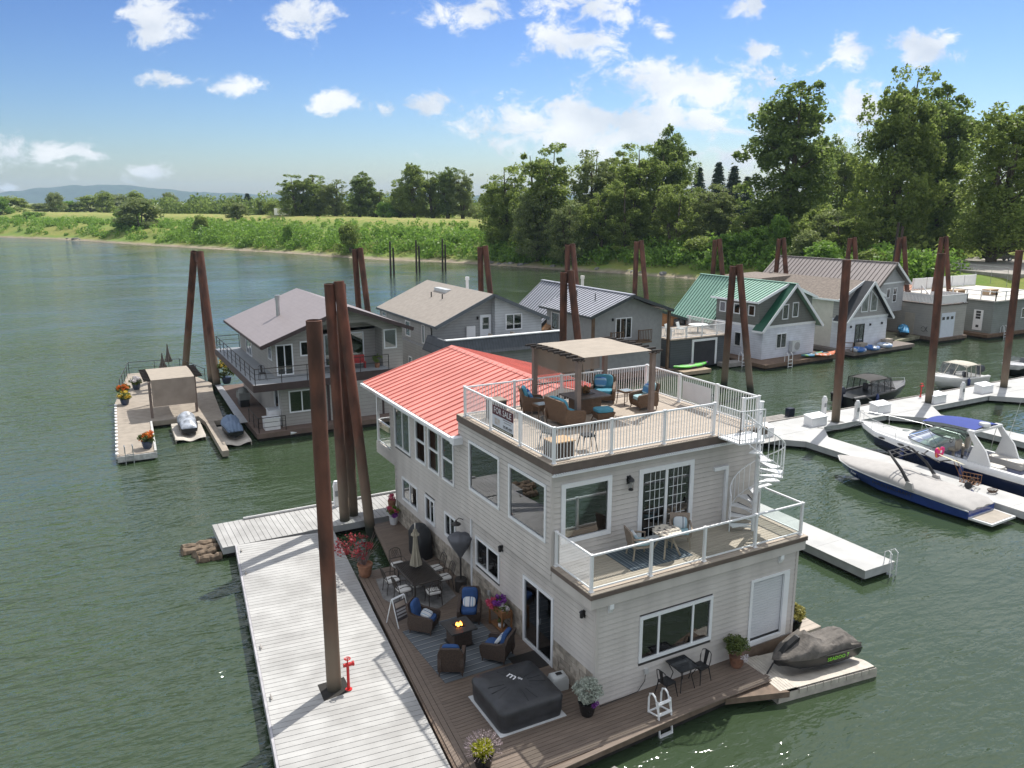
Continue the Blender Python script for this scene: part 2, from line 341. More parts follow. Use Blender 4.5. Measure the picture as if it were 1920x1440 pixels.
# ---------------------------------------------------------------- water
def water_mat():
    m = bpy.data.materials.new('river_water'); m.use_nodes = True; nt = m.node_tree; N = nt.nodes; K = nt.links.new; b = N['Principled BSDF']
    g = N.new('ShaderNodeNewGeometry')
    n0 = N.new('ShaderNodeTexNoise'); n0.inputs['Scale'].default_value = .05; n0.inputs['Detail'].default_value = 3; K(g.outputs['Position'], n0.inputs['Vector'])
    mx = N.new('ShaderNodeMix'); mx.data_type = 'RGBA'; mx.inputs[6].default_value = (.030, .056, .023, 1); mx.inputs[7].default_value = (.047, .066, .039, 1)
    K(n0.outputs[0], mx.inputs[0]); K(mx.outputs[2], b.inputs['Base Color'])
    b.inputs['Roughness'].default_value = .065; b.inputs['IOR'].default_value = 1.38; b.inputs['Specular IOR Level'].default_value = .8
    def noise(scale, sx, sy, rot, det, dis=0):
        mp = N.new('ShaderNodeMapping'); mp.inputs['Rotation'].default_value = (0, 0, R(rot)); mp.inputs['Scale'].default_value = (sx, sy, 1); K(g.outputs['Position'], mp.inputs[0])
        n = N.new('ShaderNodeTexNoise'); n.inputs['Scale'].default_value = scale; n.inputs['Detail'].default_value = det; n.inputs['Distortion'].default_value = dis; K(mp.outputs[0], n.inputs['Vector']); return n.outputs[0]
    a = noise(1.1, .5, 1.35, 20, 3, .6); c = noise(3.6, .6, 1.3, 28, 2, .4); d = noise(.28, .7, 1.2, 10, 2)
    gust = noise(.035, 1, 1.6, 15, 3)
    gm = N.new('ShaderNodeMapRange'); gm.inputs[1].default_value = .38; gm.inputs[2].default_value = .66; gm.inputs[3].default_value = .42; gm.inputs[4].default_value = 1.2; K(gust, gm.inputs[0])
    def ma(x, k, y):
        n = N.new('ShaderNodeMath'); n.operation = 'MULTIPLY_ADD'; n.inputs[1].default_value = k; K(x, n.inputs[0])
        if y is not None: K(y, n.inputs[2])
        return n.outputs[0]
    h = ma(a, .62, ma(c, .24, ma(d, .7, None)))
    hm = N.new('ShaderNodeMath'); hm.operation = 'MULTIPLY'; K(h, hm.inputs[0]); K(gm.outputs[0], hm.inputs[1])
    # the sheltered basin between the floats (east of the outer dock, north of the house) lies calmer
    sx = N.new('ShaderNodeSeparateXYZ'); K(g.outputs['Position'], sx.inputs[0])
    lee = N.new('ShaderNodeMapRange'); lee.interpolation_type = 'SMOOTHSTEP'; lee.inputs[1].default_value = -8; lee.inputs[2].default_value = 2; lee.inputs[3].default_value = 1; lee.inputs[4].default_value = .42; K(sx.outputs[0], lee.inputs[0])
    h2 = N.new('ShaderNodeMath'); h2.operation = 'MULTIPLY'; K(hm.outputs[0], h2.inputs[0]); K(lee.outputs[0], h2.inputs[1])
    bp = N.new('ShaderNodeBump'); bp.inputs['Strength'].default_value = 1; bp.inputs['Distance'].default_value = .40; K(h2.outputs[0], bp.inputs['Height']); K(bp.outputs[0], b.inputs['Normal'])
    return m
mb = MB(); mb.add([(-9000, -6000, 0), (9000, -6000, 0), (9000, 9000, 0), (-9000, 9000, 0)], [(0, 1, 2, 3)])
struct(part('water', mb, water_mat()))
# ---------------------------------------------------------------- terrain
SH = [(-1500, 2600), (-420, 1100), (-120, 540), (-62, 425), (-35, 369), (-16, 343), (8, 285), (29, 238), (44, 207), (54, 176), (69, 157), (74, 140), (81, 125), (85, 115),
      (90, 103), (91, 88), (90, 72), (88, 58), (91, 45), (98, 28), (112, 5), (145, -60), (260, -260)]
def dense(pts, step):
    o = []
    for a, b in zip(pts[:-1], pts[1:]):
        L_ = math.dist(a, b); n = max(1, int(L_ / step)); n = min(n, 24)
        o += [(a[0] + (b[0] - a[0]) * i / n, a[1] + (b[1] - a[1]) * i / n) for i in range(n)]
    return o + [pts[-1]]
SHD = np.array(dense(SH, 6.0))
for _ in range(3): SHD[1:-1] = (SHD[:-2] + 2 * SHD[1:-1] + SHD[2:]) / 4
TG = np.gradient(SHD, axis=0); TG /= np.linalg.norm(TG, axis=1)[:, None]
NM = np.stack([-TG[:, 1], TG[:, 0]], 1)     # landward
PT = [-12, -3, 0, 3, 6, 10, 15, 21, 28, 36, 44, 50, 60, 80, 120, 200, 500, 1500, 5000]
ZL = [-3, -.8, 0, .55, 1.3, 2.9, 4.4, 5.0, 5.3, 6.6, 8.3, 8.6, 8.5, 8.0, 7.6, 7.5, 7.5, 7.5, 7.5]
ZR = [-3, -.8, 0, 1.4, 3.0, 4.1, 4.2, 4.2, 4.2, 4.2, 4.3, 4.9, 7.4, 8.0, 8.0, 8.0, 8.0, 8.0, 8.0]
def wr(y): return min(1, max(0, (135 - y) / 30))
def zprof(t, y): w = wr(y); return np.interp(t, PT, ZL) * (1 - w) + np.interp(t, PT, ZR) * w
def ground(x, y):
    d = np.hypot(SHD[:, 0] - x, SHD[:, 1] - y); i = int(d.argmin())
    s = (x - SHD[i, 0]) * NM[i, 0] + (y - SHD[i, 1]) * NM[i, 1]
    return float(zprof(d[i] if s > 0 else -d[i], SHD[i, 1]))
random.seed(3); rng = np.random.default_rng(5)
def build_terrain():
    off = [-12, -3, 0, 1.5, 3, 4.5, 6, 8, 10, 12.5, 15, 18, 21, 24.5, 28, 32, 36, 40, 44, 47, 50, 55, 60, 70, 80, 100, 120, 160, 200, 350, 800, 2500, 6000]
    n = len(SHD); V = []; GD = np.array((.72, .69))
    wob = np.convolve(rng.normal(0, 1, n + 8), np.ones(5) / 5, 'same')[4:-4]
    for i in range(n):
        for t in off:
            nn = NM[i] * min(t, 60) + GD * max(0, t - 60)
            tw = t + (wob[i] * 1.6 if 0 <= t < 30 else 0)
            z = zprof(t, SHD[i, 1]) + (rng.normal(0, .16) if 3 < t < 120 else rng.normal(0, .03))
            V.append((SHD[i, 0] + nn[0] * (1 if t <= 0 else tw / max(t, .01)), SHD[i, 1] + nn[1] * (1 if t <= 0 else tw / max(t, .01)), z))
    m = len(off); Fc = [(i * m + j, (i + 1) * m + j, (i + 1) * m + j + 1, i * m + j + 1) for i in range(n - 1) for j in range(m - 1)]
    b = MB(); b.add(V, Fc); return b
def terrain_mat():
    m = bpy.data.materials.new('bank_ground'); m.use_nodes = True; nt = m.node_tree; N = nt.nodes; K = nt.links.new; b = N['Principled BSDF']; b.inputs['Roughness'].default_value = .95
    b.inputs['Specular IOR Level'].default_value = .1
    g = N.new('ShaderNodeNewGeometry'); sx = N.new('ShaderNodeSeparateXYZ'); K(g.outputs['Position'], sx.inputs[0])
    def nz(s, d=6):
        n = N.new('ShaderNodeTexNoise'); n.inputs['Scale'].default_value = s; n.inputs['Detail'].default_value = d; K(g.outputs['Position'], n.inputs['Vector']); return n.outputs[0]
    def rng_(x, a, c):
        r = N.new('ShaderNodeMapRange'); r.inputs[1].default_value = a; r.inputs[2].default_value = c; K(x, r.inputs[0]); return r.outputs[0]
    def mix(f, a, c):
        x = N.new('ShaderNodeMix'); x.data_type = 'RGBA'; K(f, x.inputs[0])
        for i, v in ((6, a), (7, c)):
            if isinstance(v, tuple): x.inputs[i].default_value = (*v, 1)
            else: K(v, x.inputs[i])
        return x.outputs[2]
    grass = mix(rng_(nz(.09), .38, .6), (.13, .22, .045), (.27, .26, .08))
    grass = mix(rng_(nz(1.3), .3, .8), grass, (.17, .22, .06))
    dry = mix(rng_(nz(.5), .35, .65), (.34, .29, .12), (.18, .25, .06))
    grass = mix(rng_(sx.outputs[2], 6.8, 8.2), grass, dry)
    sand = mix(rng_(nz(.8), .3, .7), (.23, .19, .14), (.34, .29, .23))
    ad = N.new('ShaderNodeMath'); ad.operation = 'MULTIPLY_ADD'; ad.inputs[1].default_value = .9; K(nz(.3), ad.inputs[0]); K(sx.outputs[2], ad.inputs[2])
    K(mix(rng_(ad.outputs[0], .6, 1.2), sand, grass), b.inputs['Base Color'])
    bp = N.new('ShaderNodeBump'); bp.inputs['Strength'].default_value = .6; bp.inputs['Distance'].default_value = .2; K(nz(2.0), bp.inputs['Height']); K(bp.outputs[0], b.inputs['Normal'])
    return m
struct(part('terrain', build_terrain(), terrain_mat(), smooth=True, ang=80))
# parking lot and the road behind the trees
LOT = [(100, 47), (102, 62), (104, 74), (118, 80), (131, 70), (128, 52), (116, 40)]
mb = MB(); mb.prism(LOT, 3.4, 4.42); struct(part('parking_lot', mb, mat('gravel_asphalt', (.30, .28, .25), .95, .2, nsc=1.5, bump=.4, bsc=6)))
mb = MB(); mb.grid(lambda u, v: (150 + 36 * math.sin(u * 1.2) + v * 9 - 70 * u + 60 * u * u, 40 + 260 * u, 8.35), 40, 1)
struct(part('road', mb, mat('asphalt', (.11, .11, .11), .9, .15, nsc=2)))
# far hills
def hills():
    b = MB(); prof = [(-2600, 20), (-1700, 40), (-1000, 36), (-600, 60), (-250, 104), (-60, 122), (80, 128), (300, 140), (380, 138), (620, 112), (900, 84), (1250, 66), (1600, 60), (2100, 72), (2600, 66), (3400, 60), (4600, 70)]
    xs = np.linspace(-2600, 4600, 220); zz = np.interp(xs, *zip(*prof))
    sm = np.convolve(np.pad(zz, 6, 'edge'), np.ones(13) / 13, 'valid') + np.convolve(rng.normal(0, 6, 220), np.ones(3) / 3, 'same')
    for j, (dy, k) in enumerate(((-900, 0), (-500, .42), (-250, .75), (0, 1), (700, .5))):
        for x, z in zip(xs, sm): b.v.append((x * .93 - dy * .25 + 20, 6850 - .45 * (x - 290) + dy, 2 + z * k + (rng.normal(0, 3.5) if 0 < k < 1 else 0)))
    b.f = [(j * 220 + i, j * 220 + i + 1, (j + 1) * 220 + i + 1, (j + 1) * 220 + i) for j in range(4) for i in range(219)]
    return b
struct(part('hills', hills(), mat('forested_hill', (.035, .06, .03), .95, .4, nsc=.02, spec=.1), smooth=True, ang=180))
# ---------------------------------------------------------------- vegetation
F_GREEN = foliage('leaves_cottonwood', (.13, .20, .04), (.31, .38, .10), .64)
F_DEEP = foliage('leaves_deep', (.095, .16, .036), (.24, .315, .085), .62)
F_PALE = foliage('leaves_pale', (.13, .185, .055), (.29, .34, .125), .5)
F_BRIGHT = foliage('leaves_bright', (.10, .21, .03), (.24, .39, .065), .52)
F_CON = foliage('needles', (.03, .055, .026), (.05, .085, .036), .15)
M_BARK = mat('bark', (.12, .095, .07), .95, .35, nsc=2, bump=.5, bsc=8, bump_stretch=(3, 3, .5))
def quads(name, C, size, m, rg, flat=0.0, aspect=1.0, nrm=None):
    n = len(C)
    a = rg.normal(size=(n, 3))
    if nrm is not None: a = a * .75 + nrm * .8
    a[:, 2] += flat; a /= np.linalg.norm(a, axis=1)[:, None]
    t = np.cross(a, rg.normal(size=(n, 3))); t /= np.linalg.norm(t, axis=1)[:, None] + 1e-9; s = np.cross(a, t)
    sz = (size * rg.uniform(.55, 1.25, n))[:, None]
    V = np.stack([C - t * sz * aspect, C + s * sz * .62, C + t * sz * aspect, C - s * sz * .62], 1).reshape(-1, 3)
    me = bpy.data.meshes.new(name); me.vertices.add(4 * n); me.vertices.foreach_set('co', V.astype(np.float32).ravel())
    me.loops.add(4 * n); me.loops.foreach_set('vertex_index', np.arange(4 * n, dtype=np.int32)); me.polygons.add(n)
    me.polygons.foreach_set('loop_start', np.arange(0, 4 * n, 4, dtype=np.int32)); me.update(calc_edges=True); me.materials.append(m); return me
def clump_pts(cs, rs, per, rg, sq=.8):
    """points in the shells of many small balls, with outward normals"""
    n = len(cs); d = rg.normal(size=(n, per, 3)); d /= np.linalg.norm(d, axis=2)[:, :, None]
    r = rg.uniform(.35, 1.0, (n, per, 1)) ** .6
    P = cs[:, None, :] + d * r * rs[:, None, None] * np.array((1, 1, sq)); return P.reshape(-1, 3), d.reshape(-1, 3)
def make_tree(kind, seed, leafm):
    """unit-size crown and trunk: height 20, half-width about 5; scaled when placed"""
    rg = np.random.default_rng(seed); H = 20.0; cs = []; rs = []; limbs = []
    if kind == 'tall':
        leads = [(rg.uniform(-1.6, 1.6), rg.uniform(-1.6, 1.6), rg.uniform(.86, 1.0) if k else 1.0) for k in range(4)]
        nc, per, lf = 190, 90, .19
    else:
        leads = [(rg.uniform(-2.2, 2.2), rg.uniform(-2.2, 2.2), rg.uniform(.7, 1.0) if k else 1.0) for k in range(5)]
        nc, per, lf = 165, 90, .2
    while len(cs) < nc:
        lx, ly, lh = leads[rg.integers(len(leads))]
        t = rg.uniform(.06 if kind != 'tall' else .10, 1.0) * .96
        w = (np.interp(t, [0, .15, .35, .6, .85, 1], [3.2, 4.4, 4.8, 4.5, 3.4, 1.5] if kind == 'tall' else [4.0, 4.9, 5.2, 4.9, 3.9, 2.0]))
        a = rg.uniform(0, 2 * math.pi); q = rg.uniform(.25, 1) ** .5 * w * rg.uniform(.6, 1.08)
        c = np.array((lx * (1 - .2 * t) + q * math.cos(a) * .85, ly + q * math.sin(a) * .85, t * H * lh))
        cs.append(c); rs.append(rg.uniform(.75, 1.5) * (1.1 - .35 * t))
        if rg.random() < .22: limbs.append((c, lx, ly))
    cs = np.array(cs); rs = np.array(rs)
    P, D = clump_pts(cs, rs, per, rg)
    d = rg.normal(size=(nc * 3, 3)); d[:, 2] = np.abs(d[:, 2]) * .9; d /= np.linalg.norm(d, axis=1)[:, None]; j = rg.integers(nc, size=nc * 3)
    Q, E = clump_pts(cs[j] + d * rs[j][:, None] * rg.uniform(.8, 1.15, (nc * 3, 1)), rs[j] * rg.uniform(.25, .5, nc * 3), 26, rg, 1.2); P = np.vstack([P, Q]); D = np.vstack([D, E])
    # stray sprays that break the outline
    P2 = cs[rg.integers(nc, size=900)] + rg.normal(size=(900, 3)) * np.array((.62, .62, .55)); D2 = rg.normal(size=(900, 3))
    P = np.vstack([P, P2]); D = np.vstack([D, D2]); P[:, 2] = np.clip(P[:, 2], .4, None)
    crown = quads('crown', P, lf, leafm, rg, nrm=D)
    b = MB()
    for lx, ly, lh in leads[:3]:
        b.tube([(lx * .15, ly * .15, -.6), (lx * .4, ly * .4, H * .25), (lx * .8, ly * .8, H * .55), (lx, ly, H * .93 * lh)], [.42, .3, .2, .05], 7)
    for c, lx, ly in limbs: b.tube([(lx * .7, ly * .7, max(1.5, c[2] - 2.2)), (lx * .5 + c[0] * .5, ly * .5 + c[1] * .5, c[2] - .9), tuple(c)], [.11, .08, .03], 5)
    return crown, b.mesh('trunk', M_BARK, True, 60)
def make_conifer(seed):
    rg = np.random.default_rng(seed); P = []; D = []
    for k in range(46):
        t = .1 + .9 * k / 46; w = 3.4 * (1 - t) ** .8 + .2
        for j in range(9):
            a = rg.uniform(0, 6.283); n = 22; s = rg.uniform(.1, 1, n); q = w * rg.uniform(.7, 1.1)
            P.append(np.stack([np.cos(a) * s * q + rg.normal(0, .16, n), np.sin(a) * s * q + rg.normal(0, .16, n), 20 * t - s * q * .35 + rg.normal(0, .12, n)], 1))
    P = np.vstack(P); b = MB(); b.cyl((0, 0, -.5), (0, 0, 19.5), .35, .05, 7)
    return quads('crown', P, .26, F_CON, rg, flat=.5), b.mesh('trunk', M_BARK, True, 60)
def make_bush(seed, leafm, hgt=1.0):
    rg = np.random.default_rng(seed); n = 46
    a = rg.uniform(0, 6.283, n); t = rg.uniform(0, 1, n); q = np.sqrt(rg.uniform(0, 1, n)) * (4.6 - 2.6 * t)
    cs = np.stack([q * np.cos(a), q * np.sin(a), .8 + 8.2 * t * (1 - .04 * q)], 1); rs = rg.uniform(.9, 1.7, n)
    P, D = clump_pts(cs, rs, 95, rg); P[:, 2] = np.clip(P[:, 2], .15, None)
    b = MB()
    for k in range(5): b.tube([(.3 * math.cos(k * 1.3), .3 * math.sin(k * 1.3), -.5), tuple(cs[k] * .5), tuple(cs[k])], [.2, .12, .04], 5)
    return quads('crown', P, .33, leafm, rg, nrm=D), b.mesh('trunk', M_BARK, True, 60)
KIND = {'c0': [make_tree('tall', 11, F_DEEP)], 'c1': [make_tree('tall', 12, F_GREEN)], 'c2': [make_tree('tall', 13, F_DEEP)], 'c3': [make_tree('tall', 14, F_GREEN)],
        'm0': [make_tree('mid', 21, F_GREEN)], 'm1': [make_tree('mid', 22, F_GREEN)], 'm2': [make_tree('mid', 23, F_PALE)],
        'f': [make_conifer(31)], 'b': [make_bush(41, F_PALE), make_bush(42, F_BRIGHT), make_bush(43, F_GREEN)]}
TREES = [('c0',111,98,36.7,19.0),('c1',115,78,36.6,14.8),('c2',131,78,35.0,16.6),('c3',120,62,28.9,14.2),('c1',153,120,28.0,10.1),('c2',162,120,25.8,11.7),('c3',145,119,29.4,9.9),('c0',144,89,26.3,9.6),('m0',81,154,23.4,11.8),('m1',84,143,27.0,13.6),('m2',96,141,25.8,12.7),('m0',109,146,27.2,11.5),('m1',99,126,26.4,13.6),('c2',115,136,31.6,12.9),('m2',82,130,14.6,8.2),('m0',88,127,17.0,8.3),('m1',97,114,17.7,9.1),('m2',107,112,17.8,10.3),('m1',92,123,19.1,9.9),('m0',109,124,19.5,8.2),('m2',80,139,17.7,9.2),('m1',104,100,12.8,7.0),('f',177,188,26.7,6.6),('f',181,185,25.5,6.9),('f',168,187,24.9,5.8),('f',186,184,22.2,5.9),('m1',66,295,24.3,15.0),('m0',74,294,25.0,17.1),('m2',78,285,22.3,14.9),('c2',85,279,25.1,15.7),('m1',92,280,19.5,12.0),('m0',97,269,23.1,14.6),('c3',100,261,27.8,14.3),('m1',107,261,25.3,13.5),('c0',110,254,26.6,14.2),('m2',115,252,25.5,12.4),('m0',111,224,17.4,10.5),('m2',91,267,15.1,11.6),
         ('b',53,190,9.5,7.6),('m0',13,315,15.9,18.5),('m1',9,324,12.1,13.8),('b',28,272,10.3,5.9),('b',46,303,14.0,8.8),('b',45,222,9.0,4.5),('m2',-36,489,17.5,21.0),('b',-24,575,13.4,18.3),('m1',-9,545,15.9,19.2),('m0',3,544,18.4,24.2),('m2',18,554,19.2,30.0),('m1',30,535,17.8,24.5),('m0',37,483,12.2,18.0),('m2',48,489,12.8,21.5),('b',55,449,10.1,14.3),('m1',58,391,14.0,10.1),('f',70,431,17.3,5.6),('f',74,430,18.4,6.2),('m0',64,329,14.9,11.0),('b',71,324,11.0,8.8),('b',-25,434,7.3,15.2),('m0',25,500,21,14),('m1',40,470,19.5,13),('m0',52,440,18.5,12),('m2',10,520,21,14),('m1',-15,500,19.5,13),('m0',-40,470,19,12.5),('m1',62,400,16.5,10),('m0',70,380,16,9.5),
         ('b',100,88,13.4,5.1),('b',101,84,11.8,6.0),('m2',105,82,13.1,9.1),('b',98,92,10.9,7.6),('m0',107,85,14.3,9.9),('m1',103,76,12.6,7.1),('b',96,58,7.9,4.2),('b',123,72,10.4,7.0),('b',98,80,9.7,6.8),('b',96,75,8.8,7.7),('b',96,66,7.3,5.3),('m1',144,76,17.7,10.0),('b',96,97,9.5,7.8),('b',96,104,7.9,8.4),('b',139,76,13.3,7.0)]
def tree_words(k, x, y, z):
    s = {'c': 'tall cottonwood tree', 'm': 'leafy tree', 'f': 'dark pointed conifer tree', 'b': 'bushy round shrub'}[k[0]]
    if y > 400: return s + ' on the far riverbank below the blue hill', 'trees below the far hill'
    if y > 200: return s + (' standing on the grassy levee' if x > 60 else ' growing on the river slope of the levee'), 'trees along the levee'
    if y > 110: return s + ' in the wood behind the rocky shore', 'trees in the wood behind the shore'
    return s + ' behind the moored houses near the parking lot', 'trees near the parking lot'
for i, (k, x, y, ztop, w) in enumerate(TREES):
    if y > 240 and x > 60 and k[0] in 'cm': w *= .76
    if k == 'f': w *= 1.5
    if k[0] in 'cm' and w > .9 * (ztop - ground(x, y)): k = 'b'
    v = KIND[k]; crown, trunk = v[i % len(v)]; gz = ground(x, y); h = max(3, ztop - gz)
    lab, grp = tree_words(k, x, y, ztop)
    v_ = {'m0': 'rounded mid green ', 'm1': 'spreading mid green ', 'm2': 'pale green '}.get(k, '') if k != 'b' else ('pale ', 'bright green ', 'mid green ')[i % 3]
    if i >= 8: lab = ('large ' if ztop - ground(x, y) > 15 else 'small ' if ztop - ground(x, y) < 8 else '') + v_ + lab; grp += ' ' + v_.strip()
    if i < 8: lab = ('broad dark cottonwood rising behind the green and brown roofs', 'tallest cottonwood, yellow green, behind the brown ribbed roof', 'dark cottonwood with thin bare topped crown behind the orange roof', 'cottonwood beside the black car at the parking lot', 'slim pale cottonwood seen between two taller cottonwoods', 'lower cottonwood filling the gap behind the tallest cottonwood', 'slim cottonwood close behind the broad dark cottonwood', 'narrow cottonwood squeezed between the tallest and the thin topped cottonwoods')[i]
    hh, ww = (20.0, 10.4) if k[0] != 'b' else (9.8, 10.4)
    if k[0] == 'f': ww = 7.0
    t = thing({'c': 'cottonwood_tree', 'm': 'broadleaf_tree', 'f': 'conifer_tree', 'b': 'shrub'}[k[0]], lab, 'tree' if k[0] != 'b' else 'shrub', (x, y, gz - .1), random.uniform(0, 6.28), grp + ' ' + k[0], (w / ww * 1.12, w / ww * 1.12, h / hh))
    obj('crown', crown, t); obj('trunk', trunk, t)
def thicket(name, label, s0, s1, n, o0, o1, r0, r1, m, per=46, size=.36, seed=1, hz=.8):
    rg = np.random.default_rng(seed); cs = []; rs = []
    idx = [i for i in range(len(SHD)) if s1 <= SHD[i, 1] <= s0]
    for _ in range(n):
        i = idx[rg.integers(len(idx))]; t = rg.uniform(o0, o1); p = SHD[i] + NM[i] * t + TG[i] * rg.uniform(-4, 4); r = rg.uniform(r0, r1)
        cs.append((p[0], p[1], zprof(t, p[1]) + r * hz * rg.uniform(.3, 1.3))); rs.append(r)
    P, D = clump_pts(np.array(cs), np.array(rs), per, rg, .95)
    o = obj(name, quads(name, P, size, m, rg, nrm=D)); struct(o, 'stuff'); return tag(o, label, 'bushes')
thicket('bank_bushes', 'dense green bushes along the levee waterline', 275, 130, 560, 3.5, 18, 1.0, 2.6, F_BRIGHT, seed=1, per=60)
thicket('terrace_bushes', 'low scrub on the levee slope above the waterline bushes', 300, 135, 420, 14, 40, .4, 1.2, F_BRIGHT, seed=2, size=.3)
thicket('shore_bushes', 'green bushes under the trees of the rocky shore', 150, 95, 380, 3, 14, 1.0, 2.3, F_BRIGHT, seed=3, per=60)
thicket('basin_bushes', 'bright bushes on the bank behind the moored houses', 112, 55, 340, 3.5, 13, 1.0, 2.3, F_BRIGHT, seed=4, per=60)
thicket('slope_scrub', 'sparse scrub on the eroded far slope', 420, 250, 420, 4, 32, .7, 2.0, F_BRIGHT, seed=5, size=.4)
thicket('wood_understory', 'dark undergrowth inside the wood behind the shore', 165, 70, 220, 14, 44, 1.2, 2.8, F_GREEN, seed=6, size=.42, per=60)
thicket('far_wood', 'far belt of dark trees on the horizon behind the levee', 420, 60, 330, 90, 150, 3.0, 5.5, F_DEEP, seed=7, size=.8, per=130, hz=.9)
# boulders on the shore
rg = np.random.default_rng(9)
mb = MB(); mb.ell((0, 0, 0), (1, .8, .6), 7, 5); 
mb.v = [(x * (1 + .18 * math.sin(7 * y + 3 * z)), y * (1 + .2 * math.cos(5 * x)), z * (1 + .15 * math.sin(9 * x))) for x, y, z in mb.v]
RK = mb.mesh('boulder', mat('rock', (.17, .165, .16), .9, .35, nsc=2, rnd=.25))
for k in range(34):
    i = [j for j in range(len(SHD)) if 108 < SHD[j, 1] < 150][rg.integers(6)] if k < 28 else [j for j in range(len(SHD)) if 280 < SHD[j, 1] < 340][rg.integers(4)]
    p = SHD[i] + NM[i] * rg.uniform(.6, 3.5) + TG[i] * rg.uniform(-7, 7); s = rg.uniform(.5, 1.3)
    tag(obj('boulder', RK, None, (p[0], p[1], .3), rg.uniform(0, 6), (s, s, s * .8)), 'grey boulder among others at the waterline below the wood', 'rock', 'boulders at the waterline')
# ---------------------------------------------------------------- the main floating house
H = thing('floating_house', 'large beige three level floating house with red metal roof and furnished roof deck', 'house', (0, 0, 0))
M_SID = MATS['siding']
M_STONE = mat('stone_veneer', (.34, .30, .25), .9, .3, nsc=5, rnd=.28, bump=.5, bsc=18)
M_TRIMB = mat('brown_trim', (.13, .10, .085), .6, .12, nsc=3)
M_TAN = mat('tan_decking', (.42, .355, .29), .75, .12, nsc=3, stretch=(.4, 6, 6), rnd=.07)
M_RED = mat('red_metal_roof', (.68, .255, .215), .5, .09, nsc=.7, rnd=.04, spec=.35)
M_MORTAR = mat('mortar', (.22, .2, .18), .95, .1)
mat("lap_shadow_backing", (.055, .052, .05), .8, .05)  # dark wall core; gaps between boards show it as painted lap shadow
# solid cores behind the boards
def core(x0, y0, z0, x1, y1, z1, holes, name='wall'):
    """wall box as slabs on the two seen faces with real openings; plain slabs elsewhere"""
    mb = MB(); t = .12
    mb.box(x1 - t, y0, z0, x1, y1, z1); mb.box(x0, y1 - t, z0, x1 - t, y1, z1)
    mb.box(x0 + t, y0 + t, z0, x1 - t, y1 - t, z0 + .05); mb.box(x0 + t, y0 + t, z1 - .05, x1 - t, y1 - t, z1)
    for fc, a0, a1, hs in ((Face(0, y0, 0), x0, x1 - t, holes[0]), (Face(x0, 0, -90), -(y1 - t), -(y0 + t), holes[1])):
        us = sorted({a0, a1, *[h[0] for h in hs], *[h[1] for h in hs]}); us = [u for u in us if a0 <= u <= a1]
        for u0, u1 in zip(us[:-1], us[1:]):
            zs = sorted([(h[2], h[3]) for h in hs if h[0] <= u0 + 1e-4 and h[1] >= u1 - 1e-4]); z = z0
            for h0, h1 in zs + [(z1, z1)]:
                if h0 > z + 1e-3: fc.box(mb, u0, u1, z, h0, -t, 0)
                z = max(z, h1)
    return part(name, mb, MATS['lap_shadow_backing'], H)
CRS = .155
def unit_board(k):
    mb = MB(); mb.add([(0, -.03, 0), (1, -.03, 0), (1, -.008, CRS * k), (0, -.008, CRS * k), (0, .004, 0), (1, .004, 0), (1, .004, CRS * k), (0, .004, CRS * k)],
                      [(0, 1, 2, 3), (5, 4, 7, 6), (4, 5, 1, 0), (3, 2, 6, 7), (4, 0, 3, 7), (1, 5, 6, 2)])
    return mb.mesh('siding_board', M_SID)
UB = unit_board(.91); UBS = unit_board(.82)
def siding(F, u0, u1, z0, z1, holes=(), lim=None, mesh=None, name='siding_board', par=None):
    n = max(1, round((z1 - z0) / CRS)); h = (z1 - z0) / n
    for k in range(n):
        a = z0 + k * h; b = a + h; l0, l1 = (u0, u1) if lim is None else lim((a + b) / 2)
        segs = [(l0, l1)]
        for hu0, hu1, hz0, hz1 in holes:
            if b <= hz0 + h * .35 or a >= hz1 - h * .35: continue
            segs = [s for q in segs for s in ((q[0], min(q[1], hu0)), (max(q[0], hu1), q[1])) if s[1] - s[0] > .02]
        for s0, s1 in segs:
            o = obj(name, mesh or (UB if F.t == 0 else UBS), par or H, F.p(s0, a), F.t, (s1 - s0, 1, h / CRS))
def yh(y0, y1, z0, z1): return (-y1, -y0, z0, z1)
# openings
HF_G = [(1.34, 4.0, 1.39, 2.8), (5.5, 7.12, .69, 2.9)]
HL_G = [yh(2.13, 3.93, .5, 2.75), yh(5.51, 7.28, 1.70, 2.76), yh(8.93, 9.90, 1.78, 2.74), yh(10.85, 11.80, 1.72, 2.78), yh(12.59, 14.29, 1.73, 2.75)]
HF_2 = [(-.1, 1.62, 4.53, 6.33), (2.6, 4.7, 3.97, 6.32)]
HL_2 = [yh(2.14, 4.36, 4.53, 6.27), yh(4.96, 7.15, 4.53, 6.27)]
HL_B = [yh(8.99, 10.05, 3.95, 5.67), yh(10.30, 11.36, 3.95, 5.67), yh(11.61, 12.67, 3.95, 5.67), yh(13.24, 15.0, 3.9, 5.67)]
def shrink(hs, k=.05): return [(a + k, b - k, c + k, d - k) for a, b, c, d in hs]
core(-.1, 0, .4, 7.4, 15.05, 3.5, (shrink(HF_G), shrink(HL_G)), 'ground_floor_wall')
core(-.38, 1.87, 3.5, 7.42, 8.0, 6.75, (shrink(HF_2), shrink(HL_2)), 'upper_floor_wall')
core(-.1, 8.0, 3.5, 7.4, 15.6, 6.3, ([], shrink(HL_B)), 'rear_upper_wall')
FG = Face(0, 0, 0); FL = Face(-.1, 0, -90); F2 = Face(0, 1.87, 0); FL2 = Face(-.38, 0, -90)
siding(FG, -.1, 7.4, .5, 3.5, HF_G)
siding(FL, -15.05, -.02, 1.45, 3.5, HL_G)
siding(FL, -15.6, -8.0, 3.5, 6.2, HL_B)
siding(F2, -.38, 7.42, 3.95, 6.75, HF_2)
siding(FL2, -8.0, -1.87, 3.5, 6.75, HL_2)
